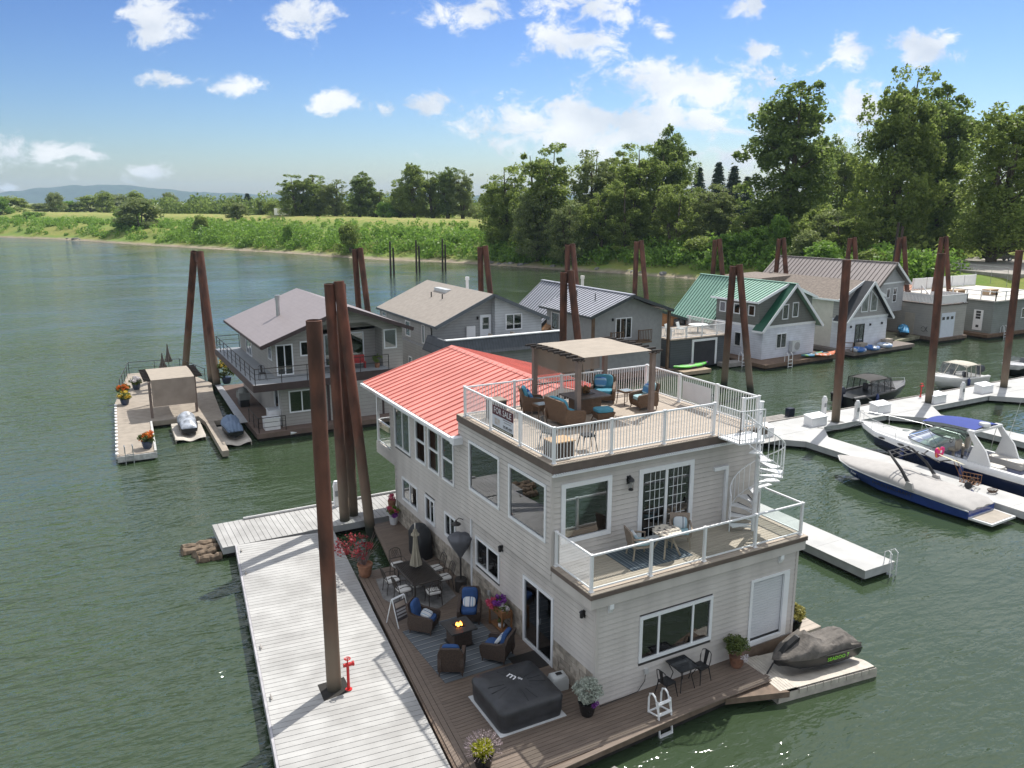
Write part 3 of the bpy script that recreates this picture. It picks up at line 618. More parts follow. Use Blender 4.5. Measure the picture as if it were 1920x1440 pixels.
# gable triangle above the rear part hidden by roof; corner boards
for x, y, z0, z1 in ((-.1, 0, .5, 3.5), (7.4, 0, .5, 3.5), (-.1, 15.05, .5, 2.95), (-.38, 1.87, 3.95, 6.75), (7.41, 1.87, 3.95, 6.75)): mb = MB(); mb.box(x - .042, y - .042, z0, x + .05, y + .05, z1); part('corner_board', mb, M_SID, H)
# stone veneer
mb = MB(); mb.box(0, -.035, 0, 1, .01, 1); ST = mb.mesh('stone_tile', M_STONE)
mb = MB(); FL.box(mb, -15.05, -3.93, .5, 1.45, 0, .012); FL.box(mb, -2.13, 0, .5, 1.45, 0, .012); part('mortar_bed', mb, M_MORTAR, H)
random.seed(8)
for k in range(5):
    y = 0; z = .5 + k * .19; y -= random.uniform(0, .25)
    while y < 15.05:
        L_ = random.uniform(.34, .62); a, b = max(y, 0), min(y + L_, 15.05); y += L_
        if b <= 2.13 or a >= 3.93: segs = [(a, b)]
        else: segs = [s for s in ((a, 2.13), (3.93, b)) if s[1] - s[0] > .05]
        for s0, s1 in segs:
            if s1 - s0 < .04: continue
            obj('stone_tile', ST, H, FL.p(-s1 + .006, z + .006, -.004 + random.uniform(-.008, .008)), FL.t, (s1 - s0 - .012, 1, .178))
# windows and doors
def wy(F, y0, y1, z0, z1, my=(), **k): return window(H, F, -y1, -y0, z0, z1, mv=[-m for m in my], **k)
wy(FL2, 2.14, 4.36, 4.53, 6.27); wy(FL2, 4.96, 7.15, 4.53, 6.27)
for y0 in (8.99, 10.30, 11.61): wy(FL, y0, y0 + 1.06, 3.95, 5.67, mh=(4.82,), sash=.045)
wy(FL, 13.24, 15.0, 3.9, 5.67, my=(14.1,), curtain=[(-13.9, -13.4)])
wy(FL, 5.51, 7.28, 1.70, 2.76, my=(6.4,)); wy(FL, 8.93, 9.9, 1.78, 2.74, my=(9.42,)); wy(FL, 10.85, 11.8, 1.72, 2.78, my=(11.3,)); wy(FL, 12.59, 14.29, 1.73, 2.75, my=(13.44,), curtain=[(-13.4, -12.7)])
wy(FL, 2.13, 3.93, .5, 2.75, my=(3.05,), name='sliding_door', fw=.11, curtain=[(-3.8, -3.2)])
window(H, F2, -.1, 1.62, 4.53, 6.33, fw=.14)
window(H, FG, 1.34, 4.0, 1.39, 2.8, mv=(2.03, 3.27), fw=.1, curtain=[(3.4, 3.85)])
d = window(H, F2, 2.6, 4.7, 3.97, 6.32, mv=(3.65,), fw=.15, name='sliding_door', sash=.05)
mb = MB()
for a, b in ((2.86, 3.58), (3.76, 4.42)):
    for i in range(1, 4): F2.box(mb, a + (b - a) * i / 4 - .008, a + (b - a) * i / 4 + .008, 4.12, 6.17, .011, .018)
    for j in range(1, 7): F2.box(mb, a, b, 4.12 + 2.05 * j / 7 - .008, 4.12 + 2.05 * j / 7 + .008, .0115, .0185)
part('muntin_grid', mb, MATS['white_trim'], d)
mb = MB(); F2.box(mb, 4.4, 4.44, 4.95, 5.12, .03, .07); part('door_handle', mb, MATS['black_metal'], d)
mb = MB(); FL.box(mb, -2.98, -2.94, 1.5, 1.68, .03, .06); part('door_handle', mb, MATS['white_trim'], H)
# roll-up door
mb = MB()
FG.box(mb, 5.5, 5.6, .69, 2.9, -.02, .05); FG.box(mb, 6.9, 7.12, .69, 2.9, -.02, .05); FG.box(mb, 5.6, 6.9, 2.82, 2.9, -.02, .05); FG.box(mb, 5.6, 6.9, .69, .82, -.02, .06)
gd = part('rollup_door', mb, MATS['white_trim'], H)
for k in range(22):
    mb = MB(); z = .9 + k * .0875; FG.box(mb, 5.6, 6.9, z, z + .08, -.055, -.03); part('slat', mb, mat('rollup_slat', (.62, .64, .67), .45, .03), gd)
mb = MB(); FG.box(mb, 5.58, 6.92, .82, 2.85, -.08, -.06); FG.box(mb, 5.6, 6.9, .82, .9, -.056, -.035); part('door_backing', mb, MATS['black_metal'], gd)
# lower trim band / float edge
mb = MB(); mb.box(-.14, -.06, .3, 7.44, 0, .5); mb.box(5.2, -.09, .05, 7.5, -.06, .66); part('skirt_board', mb, mat('deck_brown_edge', (.16, .115, .085), .8, .2, nsc=4), H)
mb = MB(); mb.box(.1, .1, -.35, 7.2, 14.9, .32); part('float_logs', mb, MATS['float_black'], H)
# balcony
mb = MB(); mb.box(-.38, -.12, 3.5, 7.62, 1.87, 3.8); b0 = part('balcony', mb, M_SID, H)
mb = MB(); mb.box(-.41, -.16, 3.8, 7.66, 1.87, 3.925); part('balcony_fascia', mb, M_TRIMB, b0)
mb = MB(); mb.box(0, 0, 0, 1, .127, .024); PB = mb.mesh('deck_board', M_TAN)
k = 0
y = -.15
while y < 1.84:
    obj('deck_board', PB, b0, (-.40, y, 3.926), 0, (8.05, min(1, (1.868 - y) / .138), 1)); y += .138
mb = MB()
for x in (.25, 6.6): mb.prismx([(-.12, 3.5), (-.12, 3.36), (-.04, 3.22), (0.0, 3.22), (0.0, 3.5)], x, x + .13)
part('bracket', mb, MATS['white_trim'], H)
RAILW = MATS['white_metal']
def post(par, x, y, z0, z1, w=.075):
    mb = MB(); mb.box(x - w / 2, y - w / 2, z0, x + w / 2, y + w / 2, z1); mb.box(x - w / 2 - .012, y - w / 2 - .012, z1, x + w / 2 + .012, y + w / 2 + .012, z1 + .025)
    mb.box(x - w / 2 - .025, y - w / 2 - .025, z0, x + w / 2 + .025, y + w / 2 + .025, z0 + .02)
    return part('rail_post', mb, RAILW, par)
def rail(par, p, q, z0, z1, bal=.105, glass=False, gap=.09):
    p, q = Vector((*p, 0)), Vector((*q, 0)); L_ = (q - p).length; mb = MB(); Z = Vector((0, 0, 1))
    mb.bar(p + Z * (z1 - .02), q + Z * (z1 - .02), .055, .045); mb.bar(p + Z * (z0 + gap), q + Z * (z0 + gap), .04, .035)
    if not glass:
        n = int(L_ / bal)
        for i in range(1, n): c = p + (q - p) * i / n; mb.bar(c + Z * (z0 + gap), c + Z * (z1 - .04), .018)
    else:
        for c in (p, q): mb.bar(c + Z * (z0 + gap), c + Z * (z1 - .03), .03)
    r = part('railing', mb, RAILW, par)
    if glass:
        g = MB(); d = (q - p).normalized() * .06; g.bar(p + d + Z * ((z0 + z1) / 2 + .03), q - d + Z * ((z0 + z1) / 2 + .03), .008, z1 - z0 - gap - .08); part('glass_panel', g, M_RAILGLASS, r)
    return r
bx = [-.28, 1.68, 3.6, 5.58, 7.5]
for x in bx: post(b0, x, .02, 3.95, 4.99)
post(b0, -.28, 1.78, 3.95, 4.99); post(b0, 7.5, 1.78, 3.95, 4.99)
for a, c in zip(bx[:-1], bx[1:]): rail(b0, (a, .02), (c, .02), 3.95, 5.0, glass=True)
rail(b0, (-.28, .02), (-.28, 1.78), 3.95, 5.0, glass=True); rail(b0, (7.5, .02), (7.5, 1.78), 3.95, 5.0, glass=True)
# roof deck
mb = MB(); mb.box(-.46, 1.72, 6.72, 7.5, 7.9, 6.9); rd = part('roof_deck', mb, M_TRIMB, H)
mb = MB(); mb.box(-.5, 1.66, 6.76, 7.54, 1.72, 6.965); mb.box(-.5, 1.72, 6.76, -.46, 7.9, 6.965); part('deck_fascia', mb, M_TRIMB, rd)
mb = MB()
for i in range(100): mb.box(-.48 + i * .08, 1.60, 6.70, -.44 + i * .08, 1.66, 6.745)
mb.box(-.5, 1.62, 6.66, 7.54, 1.70, 6.70); part('drip_edge', mb, MATS['white_trim'], rd)
y = 1.67
while y < 7.86:
    obj('deck_board', PB, rd, (-.5, y, 6.976), 0, (8.04, min(1, (7.9 - y) / .138), 1)); y += .138
Z0, Z1 = 7.0, 8.02
lx = [1.80, 3.68, 5.58, 7.45]; fx_ = [-.38, 1.53, 3.43, 5.36]
for y in lx: post(rd, -.38, y, Z0, Z1)
for y in lx: post(rd, 7.2, y, Z0, Z1)
for x in fx_[1:]: post(rd, x, 1.80, Z0, Z1)
bk = [1.5, 3.4, 5.3]
for x in bk: post(rd, x, 7.45, Z0, Z1)
for a, c in zip(lx[:-1], lx[1:]): rail(rd, (-.38, a), (-.38, c), Z0, Z1); rail(rd, (7.2, a), (7.2, c), Z0, Z1)
for a, c in zip(fx_[:-1], fx_[1:]): rail(rd, (a, 1.8), (c, 1.8), Z0, Z1)
for a, c in zip([-.38] + bk, bk + [7.2]): rail(rd, (a, 7.45), (c, 7.45), Z0, Z1)
rail(rd, (6.55, 1.8), (7.2, 1.8), Z0, Z1); post(rd, 6.55, 1.8, Z0, Z1)
# red metal roof
EV, RX, RZ, EZ = -.62, 3.7, 7.47, 6.2
def roofz(x): return EZ + (RZ - EZ) * (1 - abs(x - RX) / (RX - EV))
mb = MB(); mb.prismy([(EV + .04, EZ - .2), (EV + .04, EZ - .035), (RX, RZ - .035), (2 * RX - EV - .04, EZ - .035), (2 * RX - EV - .04, EZ - .2), (RX, RZ - .25)], 7.92, 17.5)
rf = part('roof', mb, M_SID, H)
PW = .435; nP = 22
def panel(sgn):
    e = EV if sgn < 0 else 2 * RX - EV; mb = MB()
    a, b = (e, EZ), (RX, RZ)
    mb.slab((a[0], 0, a[1]), (a[0], PW - .004, a[1]), (b[0], PW - .004, b[1]), (b[0], 0, b[1]), .03)
    d = Vector((b[0] - a[0], 0, b[1] - a[1])).normalized(); n = Vector((-d.z, 0, d.x)); n = n if n.z > 0 else -n
    P, Q = Vector((a[0], PW - .02, a[1])) + n * .02, Vector((b[0], PW - .02, b[1])) + n * .02
    mb.bar(P, Q, .03, .05, up=n); return mb.mesh('roof_panel', M_RED)
PA, PBm = panel(-1), panel(1)
for k in range(nP):
    obj('roof_panel', PA, rf, (0, 7.92 + k * PW, 0)); obj('roof_panel', PBm, rf, (0, 7.92 + k * PW, 0))
mb = MB(); mb.prismy([(RX - .2, RZ - .035), (RX, RZ + .045), (RX + .2, RZ - .035)], 7.92, 17.51); part('ridge_cap', mb, M_RED, rf)
for g0 in (EV - .13, 2 * RX - EV + .005): mb = MB(); mb.box(g0, 7.95, EZ - .14, g0 + .125, 17.5, EZ - .02); part('gutter', mb, MATS['white_trim'], rf)
mb = MB(); mb.add([(EV, 17.52, EZ - .2), (RX, 17.52, RZ - .2), (2 * RX - EV, 17.52, EZ - .2), (2 * RX - EV, 17.52, EZ), (RX, 17.52, RZ), (EV, 17.52, EZ)], [(0, 1, 4, 5), (1, 2, 3, 4)]); part('rake_board', mb, MATS['white_trim'], rf)
mb = MB(); mb.box(EV - .12, 7.62, 5.98, -.39, 7.95, 6.22); part('gutter_return', mb, MATS['white_trim'], rf)
# downspouts
mb = MB(); F = FL
FL.box(mb, -8.12, -8.04, 3.55, 6.05, .0, .07); mb.box(-.56, 8.02, 5.98, -.17, 8.12, 6.08); part('downspout', mb, MATS['white_trim'], H)
mb = MB(); FL.box(mb, -7.62, -7.54, .55, 3.5, .0, .07); part('downspout', mb, MATS['white_trim'], H)
mb = MB(); F2.box(mb, 5.5, 6.08, 5.80, 5.92, .0, .1); F2.box(mb, 5.97, 6.08, 3.97, 5.80, .0, .1); part('downspout', mb, MATS['white_trim'], H)
# rear balcony over the walkway
mb = MB(); mb.box(-.1, 15.05, 2.95, 7.4, 17.45, 3.4); mb.box(-.1, 15.6, 3.4, 0, 15.62, 6.2); rb = part('rear_balcony', mb, M_SID, H)
siding(FL, -17.45, -15.05, 2.95, 3.5)
mb = MB(); mb.box(-.08, 17.3, 3.4, .02, 17.42, 6.1); mb.box(7.3, 17.3, 3.4, 7.4, 17.42, 6.1); part('porch_post', mb, MATS['white_trim'], rb)
rail(rb, (-.04, 15.62), (-.04, 17.3), 3.42, 4.5, glass=True); rail(rb, (0, 17.36), (7.3, 17.36), 3.42, 4.5, glass=True)
# wall lamps, outlets
def sconce(F, u, z, par=H):
    mb = MB(); F.box(mb, u - .05, u + .05, z - .12, z + .1, 0, .03)
    c = F.p(u, z, .11); mb.cyl((c[0], c[1], z - .1), (c[0], c[1], z + .06), .05, .06, 10); mb.cyl((c[0], c[1], z + .06), (c[0], c[1], z + .12), .075, .01, 10); mb.bar(F.p(u, z + .08, .02), F.p(u, z + .1, .1), .025)
    return part('wall_lamp', mb, MATS['black_metal'], par, smooth=True)
sconce(FL, -5.32, 3.05); sconce(FL, -.55, 3.03)
mb = MB(); F2.box(mb, 2.15, 2.28, 5.95, 6.2, 0, .03); c = F2.p(2.21, 6, .16); mb.tube([F2.p(2.21, 6.15, .02), F2.p(2.21, 6.24, .1), F2.p(2.21, 6.2, .16)], .015); mb.lathe([(.02, 6.2), (.09, 6.14), (.1, 6.08), (.04, 6.08)], (c[0], c[1], 0), 12)
for k in range(6): a = k * 1.047; mb.cyl((c[0] + .065 * math.cos(a), c[1] + .065 * math.sin(a), 5.82), (c[0] + .065 * math.cos(a), c[1] + .065 * math.sin(a), 6.1), .006, n=5)
mb.cyl((c[0], c[1], 5.8), (c[0], c[1], 5.84), .075, n=12); ln = part('wall_lantern', mb, MATS['black_metal'], H, smooth=True)
mb = MB(); mb.cyl((c[0], c[1], 5.84), (c[0], c[1], 6.06), .05, n=10); part('lantern_glass', mb, M_RAILGLASS, ln)
mb = MB(); mb.tube([FL.p(-8.3, 2.95, 0), FL.p(-8.3, 3.05, .18), FL.p(-8.3, 2.98, .3)], .014); c = FL.p(-8.3, 0, .3); mb.lathe([(.03, 2.98), (.05, 2.93), (.17, 2.86), (.18, 2.83), (.02, 2.88)], (c[0], c[1], 0), 16); part('barn_lamp', mb, MATS['dark_bronze'], H, smooth=True)
mb = MB(); FL.box(mb, -6.25, -6.15, 1.0, 1.16, .02, .1); FL.box(mb, -6.21, -6.18, .52, 1.0, .02, .05); FG.box(mb, 1.55, 1.68, 1.0, 1.16, .01, .08); part('outlet_box', mb, mat('grey_plastic', (.5, .51, .5), .5, .05), H)
mb = MB(); mb.tube([FG.p(1.6, 1.0, .05), FG.p(1.55, .8, .08), FG.p(1.3, .56, .1), FG.p(.5, .53, .1), FG.p(0, .53, .12)], .012); part('power_cord', mb, MATS['black_metal'], H)
# ---------------------------------------------------------------- spiral staircase
SP = thing('spiral_staircase', 'white metal spiral staircase rising from the balcony to the roof deck', 'staircase', (6.45, .95, 3.95))
mb = MB(); mb.cyl((0, 0, 0), (0, 0, 4.15), .06, n=12); mb.cyl((0, 0, 4.15), (0, 0, 4.18), .075, n=12); part('pole', mb, RAILW, SP, smooth=True)
NS = 12; A0 = R(155); DA = R(-27)          # climbs clockwise seen from above
def tread():
    mb = MB(); w = R(31); n = 4; r = .76
    P = [(.05 * math.cos(-w / 2), .05 * math.sin(-w / 2))] + [(r * math.cos(-w / 2 + w * i / n), r * math.sin(-w / 2 + w * i / n)) for i in range(n + 1)] + [(.05 * math.cos(w / 2), .05 * math.sin(w / 2))]
    mb.prism(P, -.035, 0); mb.cyl((0, 0, -.2), (0, 0, .02), .075, n=10); mb.bar((.07, 0, -.11), (.6, 0, -.045), .02, .05); return mb
TM = tread().mesh('tread', RAILW)
mb = MB(); w = R(31); mb.add([(.2, -.055, .004), (.72, -.17, .004), (.72, -.115, .004), (.2, -.03, .004)], [(0, 1, 2, 3)]); GRIP = mb.mesh('grip_strip', MATS['black_metal'])
for k in range(NS):
    t = obj('tread', TM, SP, (0, 0, .23 * (k + 1)), A0 + DA * k)
    if k < 4: obj('grip_strip', GRIP, t)
hp = []; mb = MB(); mb2 = MB()
for k in range(NS * 4 + 1):
    s = k / 4; a = A0 + DA * s; hp.append((.76 * math.cos(a), .76 * math.sin(a), .23 * (s + 1) + .92))
mb.tube(hp, .02, 6); mb.tube([(x, y, z - .82) for x, y, z in hp], .014, 5)
for k in range(0, NS * 4 + 1, 2): x, y, z = hp[k]; mb.cyl((x, y, z - .92), (x, y, z), .011, n=5, cap=False)
x, y, z = hp[0]; mb.cyl((x, y, 0), (x, y, z), .02, n=6)
part('handrail', mb, RAILW, SP)
# landing to the roof deck
mb = MB(); mb.prism([(-1.0, .72), (-1.0, -.18), (-.1, -.3), (.3, .1), (.3, .72)], 2.98, 3.03); ld = part('landing', mb, RAILW, SP)
mb = MB(); Pn = [(-1.0, .72, 3.03), (-1.0, -.18, 3.03), (-.15, -.3, 3.03)]
for a, b in zip(Pn[:-1], Pn[1:]):
    a, b = Vector(a), Vector(b); mb.bar(a + Vector((0, 0, .98)), b + Vector((0, 0, .98)), .03); mb.bar(a + Vector((0, 0, .1)), b + Vector((0, 0, .1)), .022)
    n = int((b - a).length / .1)
    for i in range(n + 1): c = a + (b - a) * i / n; mb.cyl(c, c + Vector((0, 0, .98)), .011 if 0 < i < n else .02, n=5, cap=False)
part('landing_rail', mb, RAILW, ld)
mb = MB(); mb.tube([(.062 * math.cos(k * .9), .062 * math.sin(k * .9), .1 + k * .07) for k in range(57)], .009, 4); part('string_light_cord', mb, MATS['black_metal'], SP)
# ---------------------------------------------------------------- deck around the house
M_BRN = mat('brown_decking', (.17, .130, .102), .72, .14, nsc=4, stretch=(.5, 5, 5), rnd=.1)
M_DOCK = mat('grey_dock_plank', (.345, .34, .33), .75, .07, nsc=1.1, rnd=.055, col2=(.46, .457, .445))
M_EDGE = MATS['deck_brown_edge']
DK = thing('house_deck', 'brown composite deck wrapping the red roofed house', 'deck')
mb = MB(); mb.box(0, 0, 0, 1, .128, .03); BB = mb.mesh('deck_board', M_BRN)
def xl(y): return -4.40 + .1008 * y
def yf(x): return -1.66 + .055 * (x + 2)
y = -1.45
while y < 10.72:
    a = xl(y) + .47; b = -.105 if y > -.02 else 5.1
    obj('deck_board', BB, DK, (a, y, .47), 0, (b - a, 1, 1)); y += .1405
ang = -math.atan(.1008)
for k in range(3): obj('border_board', BB, DK, (xl(-1.8) + .02 + k * .1505 + .14, -1.8, .472), ang + R(90), (12.65, 1.06, 1))
obj('border_board', BB, DK, (-4.3, -1.80, .468), math.atan(.055), (9.5, 1.15, 1))
obj('border_board', BB, DK, (xl(10.7) + .1, 10.75, .4715), 0, (2.1, 1, 1))
y = 10.75
while y < 15.0:
    a = -1.9 + (y - 10.9) * .168 + .1; obj('deck_board', BB, DK, (max(a, xl(y)) if y > 10.9 else a, y, .47), 0, (-.105 - a, 1, 1)); y += .1405
obj('border_board', BB, DK, (-1.93 + .12, 10.75, .4725), -math.atan(.168) + R(90), (4.3, 1.1, 1))
mb = MB()
mb.prism([(xl(-3) + .05, -1.72), (5.1, -1.27), (5.15, -.06), (-.14, -.06), (-.14, 15.0), (-1.2, 15.0), (-1.88, 10.9), (xl(10.8) + .06, 10.85)], .28, .468); part('deck_frame', mb, M_EDGE, DK)
mb = MB(); mb.prism([(-4.2, -1.5), (5.0, -1.1), (5.0, -.1), (-.2, -.1), (-.2, 14.8), (-1.1, 14.8), (-1.75, 10.8), (-3.2, 10.7)], -.3, .28); part('float_drum', mb, MATS['float_black'], DK)
mb = MB(); mb.prism([(5.02, -1.2), (5.25, -2.0), (3.4, -1.38)], .22, .40); part('corner_gusset', mb, M_EDGE, DK)
# ---------------------------------------------------------------- docks
def planks(par, n, L_, w, z, m, along='y', x0=0, y0=0, th=.035, name='plank'):
    mb = MB(); mb.box(0, 0, 0, 1, w - .017, th); me = mb.mesh(name, m)
    for k in range(n): obj(name, me, par, (x0, y0 + k * w, z - th), 0, (L_, 1, 1)) if along == 'y' else obj(name, me, par, (x0 + k * w + w, y0, z - th), R(90), (L_, 1, 1))
ND = thing('floating_dock', 'wide pale planked dock beside the brown deck with the lone rusty pile', 'dock', (-8.24 - .107 * 8, 1.7 - .994 * 8, 0), R(-6.13))
planks(ND, 102, 3.86, .216, .52, M_DOCK)
mb = MB(); mb.box(.02, 0, .1, 3.84, 22.03, .482); part('dock_frame', mb, MATS['dark_timber'], ND)
mb = MB(); mb.box(-.07, 0, .12, -.005, 22.03, .53); part('edge_rail', mb, mat('galvanised_edge', (.40, .39, .41), .6, .15), ND)
mb = MB(); mb.box(.2, .2, -.3, 3.7, 21.9, .1); part('float_drum', mb, MATS['float_black'], ND)
def cleat(par, x, y, z, rz=0):
    mb = MB(); mb.box(-.05, -.03, 0, .05, .03, .05); mb.tube([(-.13, 0, .06), (-.06, 0, .065), (.06, 0, .065), (.13, 0, .06)], .018, 6); return part('cleat', mb, mat('cast_cleat', (.30, .28, .26), .6, .3), par, loc=(x, y, z), rz=rz)
for y in (2.2, 6.0, 10.9, 13.7, 19.2, 21.3): cleat(ND, .12, y, .52, R(90))
FD = thing('floating_walkway', 'pale planked walkway running under the rear balcony of the red roofed house', 'dock', (0, 0, 0))
planks(FD, 40, 2.66, .216, .50, M_DOCK, along='x', x0=-7.3, y0=15.68)
mb = MB(); mb.box(-7.28, 15.7, .2, 8, 18.3, .46); part('dock_frame', mb, mat('dock_side_grey', (.42, .43, .43), .7, .1), FD)
mb = MB(); mb.box(-7.1, 15.9, -.3, 8, 18.1, .2); part('float_drum', mb, MATS['float_black'], FD)
mb = MB(); mb.box(1.34, 15.68, .46, 24.0, 18.34, .5); part('walkway_panel', mb, M_DOCK, FD)
mb = MB(); mb.tube([(-6.0, 18.28, .56), (1.5, 18.28, .56)], .06, 8); part('utility_pipe', mb, mat('grey_pvc', (.5, .5, .5), .5, .08), FD, smooth=True)
RW = thing('marina_walkway', 'long white main walkway with dock boxes leading past the boat slips', 'dock', (0, 0, 0))
M_WDK = mat('white_dock', (.41, .412, .405), .75, .05, nsc=.9, rnd=.04, col2=(.50, .50, .49))
for k in range(16):
    mb = MB(); x0 = 24.0 + k * 2.45; mb.box(x0 + .004, 16.35, .44, x0 + 2.446, 18.75, .5); part('walkway_panel', mb, M_WDK, RW)
mb = MB(); mb.box(8, 16.4, .15, 63, 18.7, .438); part('walkway_beam', mb, MATS['dock_side_grey'], RW)
mb = MB(); mb.box(8, 16.6, -.3, 63, 18.5, .15); part('float_drum', mb, MATS['float_black'], RW)
mb = MB(); mb.bar((24, 18.72, .53), (63, 18.72, .53), .08, .06); part('edge_rail', mb, mat('grey_timber', (.30, .28, .26), .85, .2), RW)
def finger(label, x0, x1, ya, yb, gl=True):
    f = thing('finger_dock', label, 'dock', group='finger docks')
    n = max(1, int((yb - ya) / 2.4))
    for k in range(n):
        mb = MB(); a = ya + (yb - ya) * k / n; mb.box(x0, a + .004, .45, x1, a + (yb - ya) / n - .004, .5); part('dock_panel', mb, M_WDK, f)
    mb = MB(); mb.box(x0 + .02, ya + .02, .15, x1 - .02, yb, .448); part('dock_frame', mb, MATS['dock_side_grey'], f)
    mb = MB(); mb.box(x0 + .15, ya + .2, -.3, x1 - .15, yb, .15); part('float_drum', mb, MATS['float_black'], f)
    if gl:
        for s, xx in ((-1, x0), (1, x1)):
            mb = MB(); mb.prism([(xx, yb), (xx + s * 1.5, yb), (xx, yb - 1.6)] if s < 0 else [(xx, yb), (xx, yb - 1.6), (xx + 1.5, yb)], .15, .497); part('corner_gusset', mb, M_WDK, f)
    return f
f0 = finger('white finger dock with end ladder between the house and the covered wakeboard boat', 13.5, 15.2, 1.95, 16.35, False)
f1 = finger('white finger dock between the covered wakeboard boat and the big cruiser', 24.75, 26.6, .5, 16.33)
f2 = finger('white finger dock on the far side of the big cruiser', 35.6, 37.2, 1.0, 16.33)
f3 = finger('white finger dock past the second boat slip', 46.6, 48.2, 1.0, 16.33)
mb = MB()
for x in (14.75, 15.1): mb.tube([(x, 2.1, .5), (x, 2.1, .95), (x, 1.95, 1.05), (x, 1.8, .95), (x, 1.8, -.5)], .02, 6)
part('boarding_ladder', mb, MATS['white_metal'], f0)
# ---------------------------------------------------------------- piles
def rust_mat():
    m = mat('rusty_steel', (.062, .030, .021), .85, 0, nsc=2.2, col2=(.155, .064, .040), stretch=(1, 1, .4), bump=.5, bsc=18, thr=(.36, .66))
    nt = m.node_tree; N = nt.nodes; K = nt.links.new; b = N['Principled BSDF']
    g = N.new('ShaderNodeNewGeometry'); sx = N.new('ShaderNodeSeparateXYZ'); K(g.outputs['Position'], sx.inputs[0])
    n = N.new('ShaderNodeTexNoise'); n.inputs['Scale'].default_value = 1.2; n.inputs['Detail'].default_value = 4; K(g.outputs['Position'], n.inputs['Vector'])
    a = N.new('ShaderNodeMath'); a.operation = 'MULTIPLY_ADD'; a.inputs[1].default_value = -2.0; K(n.outputs[0], a.inputs[0]); K(sx.outputs[2], a.inputs[2])
    r = N.new('ShaderNodeMapRange'); r.inputs[1].default_value = 3.6; r.inputs[2].default_value = .4; K(a.outputs[0], r.inputs[0])
    x = N.new('ShaderNodeMix'); x.data_type = 'RGBA'; K(r.outputs[0], x.inputs[0]); K(b.inputs['Base Color'].links[0].from_socket, x.inputs[6]); x.inputs[7].default_value = (.19, .145, .105, 1); K(x.outputs[2], b.inputs['Base Color'])
    al = N.new('ShaderNodeMapRange'); al.inputs[1].default_value = .75; al.inputs[2].default_value = .2
    a2 = N.new('ShaderNodeMath'); a2.operation = 'MULTIPLY_ADD'; a2.inputs[1].default_value = -.5; K(n.outputs[0], a2.inputs[0]); K(sx.outputs[2], a2.inputs[2]); K(a2.outputs[0], al.inputs[0])
    y = N.new('ShaderNodeMix'); y.data_type = 'RGBA'; K(al.outputs[0], y.inputs[0]); K(x.outputs[2], y.inputs[6]); y.inputs[7].default_value = (.025, .03, .02, 1); K(y.outputs[2], b.inputs['Base Color'])
    return m
M_RUST = rust_mat()
def pipe(par, p, q, r, name='pile'):
    d = (Vector(q) - Vector(p)).normalized(); mb = MB(); mb.cyl(p, q, r, n=18, cap=False); mb.cyl(Vector(q) - d * 1.2, q, r - .025, n=18, cap=False)
    P, Q = Vector(q) - d * 1.19, Vector(q); mb.cyl(P, P + d * .01, r - .02, n=18)
    mb.cyl(Q - d * .001, Q + d * .012, r + .002, r - .028, n=18, cap=False)
    return part(name, mb, M_RUST, par, smooth=True)
def dolphin(label, legs, r, group, straps=True):
    t = thing('steel_dolphin', label, 'piling', (0, 0, 0), group=group)
    for p, q in legs: pipe(t, p, q, r)
    if straps and len(legs) > 1:
        a, b = Vector(legs[0][1]), Vector(legs[1][1]); mb = MB(); mb.bar(a - Vector((0, 0, .5)), b - Vector((0, 0, .5)), .1, .5); part('top_plate', mb, M_RUST, t)
    return t
t = thing('steel_pile', 'single tall rusty pile rising through the wide planked dock', 'piling', group='rusty steel piles'); pipe(t, (-6.13, 4.2, -1), (-6.13, 4.2, 11.05), .205)
mb = MB(); mb.prism([(-6.55, 3.75), (-5.75, 3.85), (-5.72, 4.62), (-6.5, 4.6)], .521, .526); part('well_shade_sheet', mb, MATS['float_black'], t)  # dark sheet on the planks standing in for the shaded opening
dolphin('cluster of three rusty piles standing between the walkway and the wide planked dock', [((-2.12, 16.1, -1), (-2.3, 16.1, 10.75)), ((-1.29, 14.9, -1), (-1.95, 15.95, 10.85)), ((-1.62, 16.5, -1), (-1.72, 16.5, 10.7))], .215, 'rusty steel piles')
dolphin('tall splayed rusty piles beside the outer float of the purple roofed house', [((-4.14, 54.6, -1), (-2.85, 51.2, 10.2)), ((-2.64, 46.2, -1), (-2.7, 49.3, 10.3)), ((-2.78, 48.2, -1), (-2.6, 50.2, 10.15))], .27, 'rusty steel piles')
for tx, ty, tz, lab in ((9.87, 49.97, 10.2, 'behind the purple roofed and beige roofed houses'), (20.59, 47.88, 10.2, 'behind the ridge of the beige roofed house'), (29.33, 47.27, 10.2, 'behind the grey ribbed roof near its chimney side'), (38.76, 49.22, 10.2, 'between the grey ribbed roof and the green roof'), (48.11, 48.12, 10.2, 'behind the green roofed house'),
                        (55.9, 46.72, 10.2, 'behind the brown shingle roof'), (63.7, 43.95, 10.2, 'behind the brown ribbed roof'), (69.66, 42.23, 10.2, 'beside the gable of the brown ribbed roof'), (75.07, 40.87, 10.2, 'behind the orange roof'), (31.4, 28.0, 9.5, 'in the basin in front of the green roofed house'), (18.0, 30.0, 9.45, 'behind the pergola of the red roofed house')):
    dolphin('rusty two legged pile frame ' + lab, [((tx + .35, ty + .9, -1), (tx - .2, ty + .1, tz - .1)), ((tx + .6, ty - 1.9, -1), (tx + .2, ty - .1, tz))], .25, 'rusty steel piles')
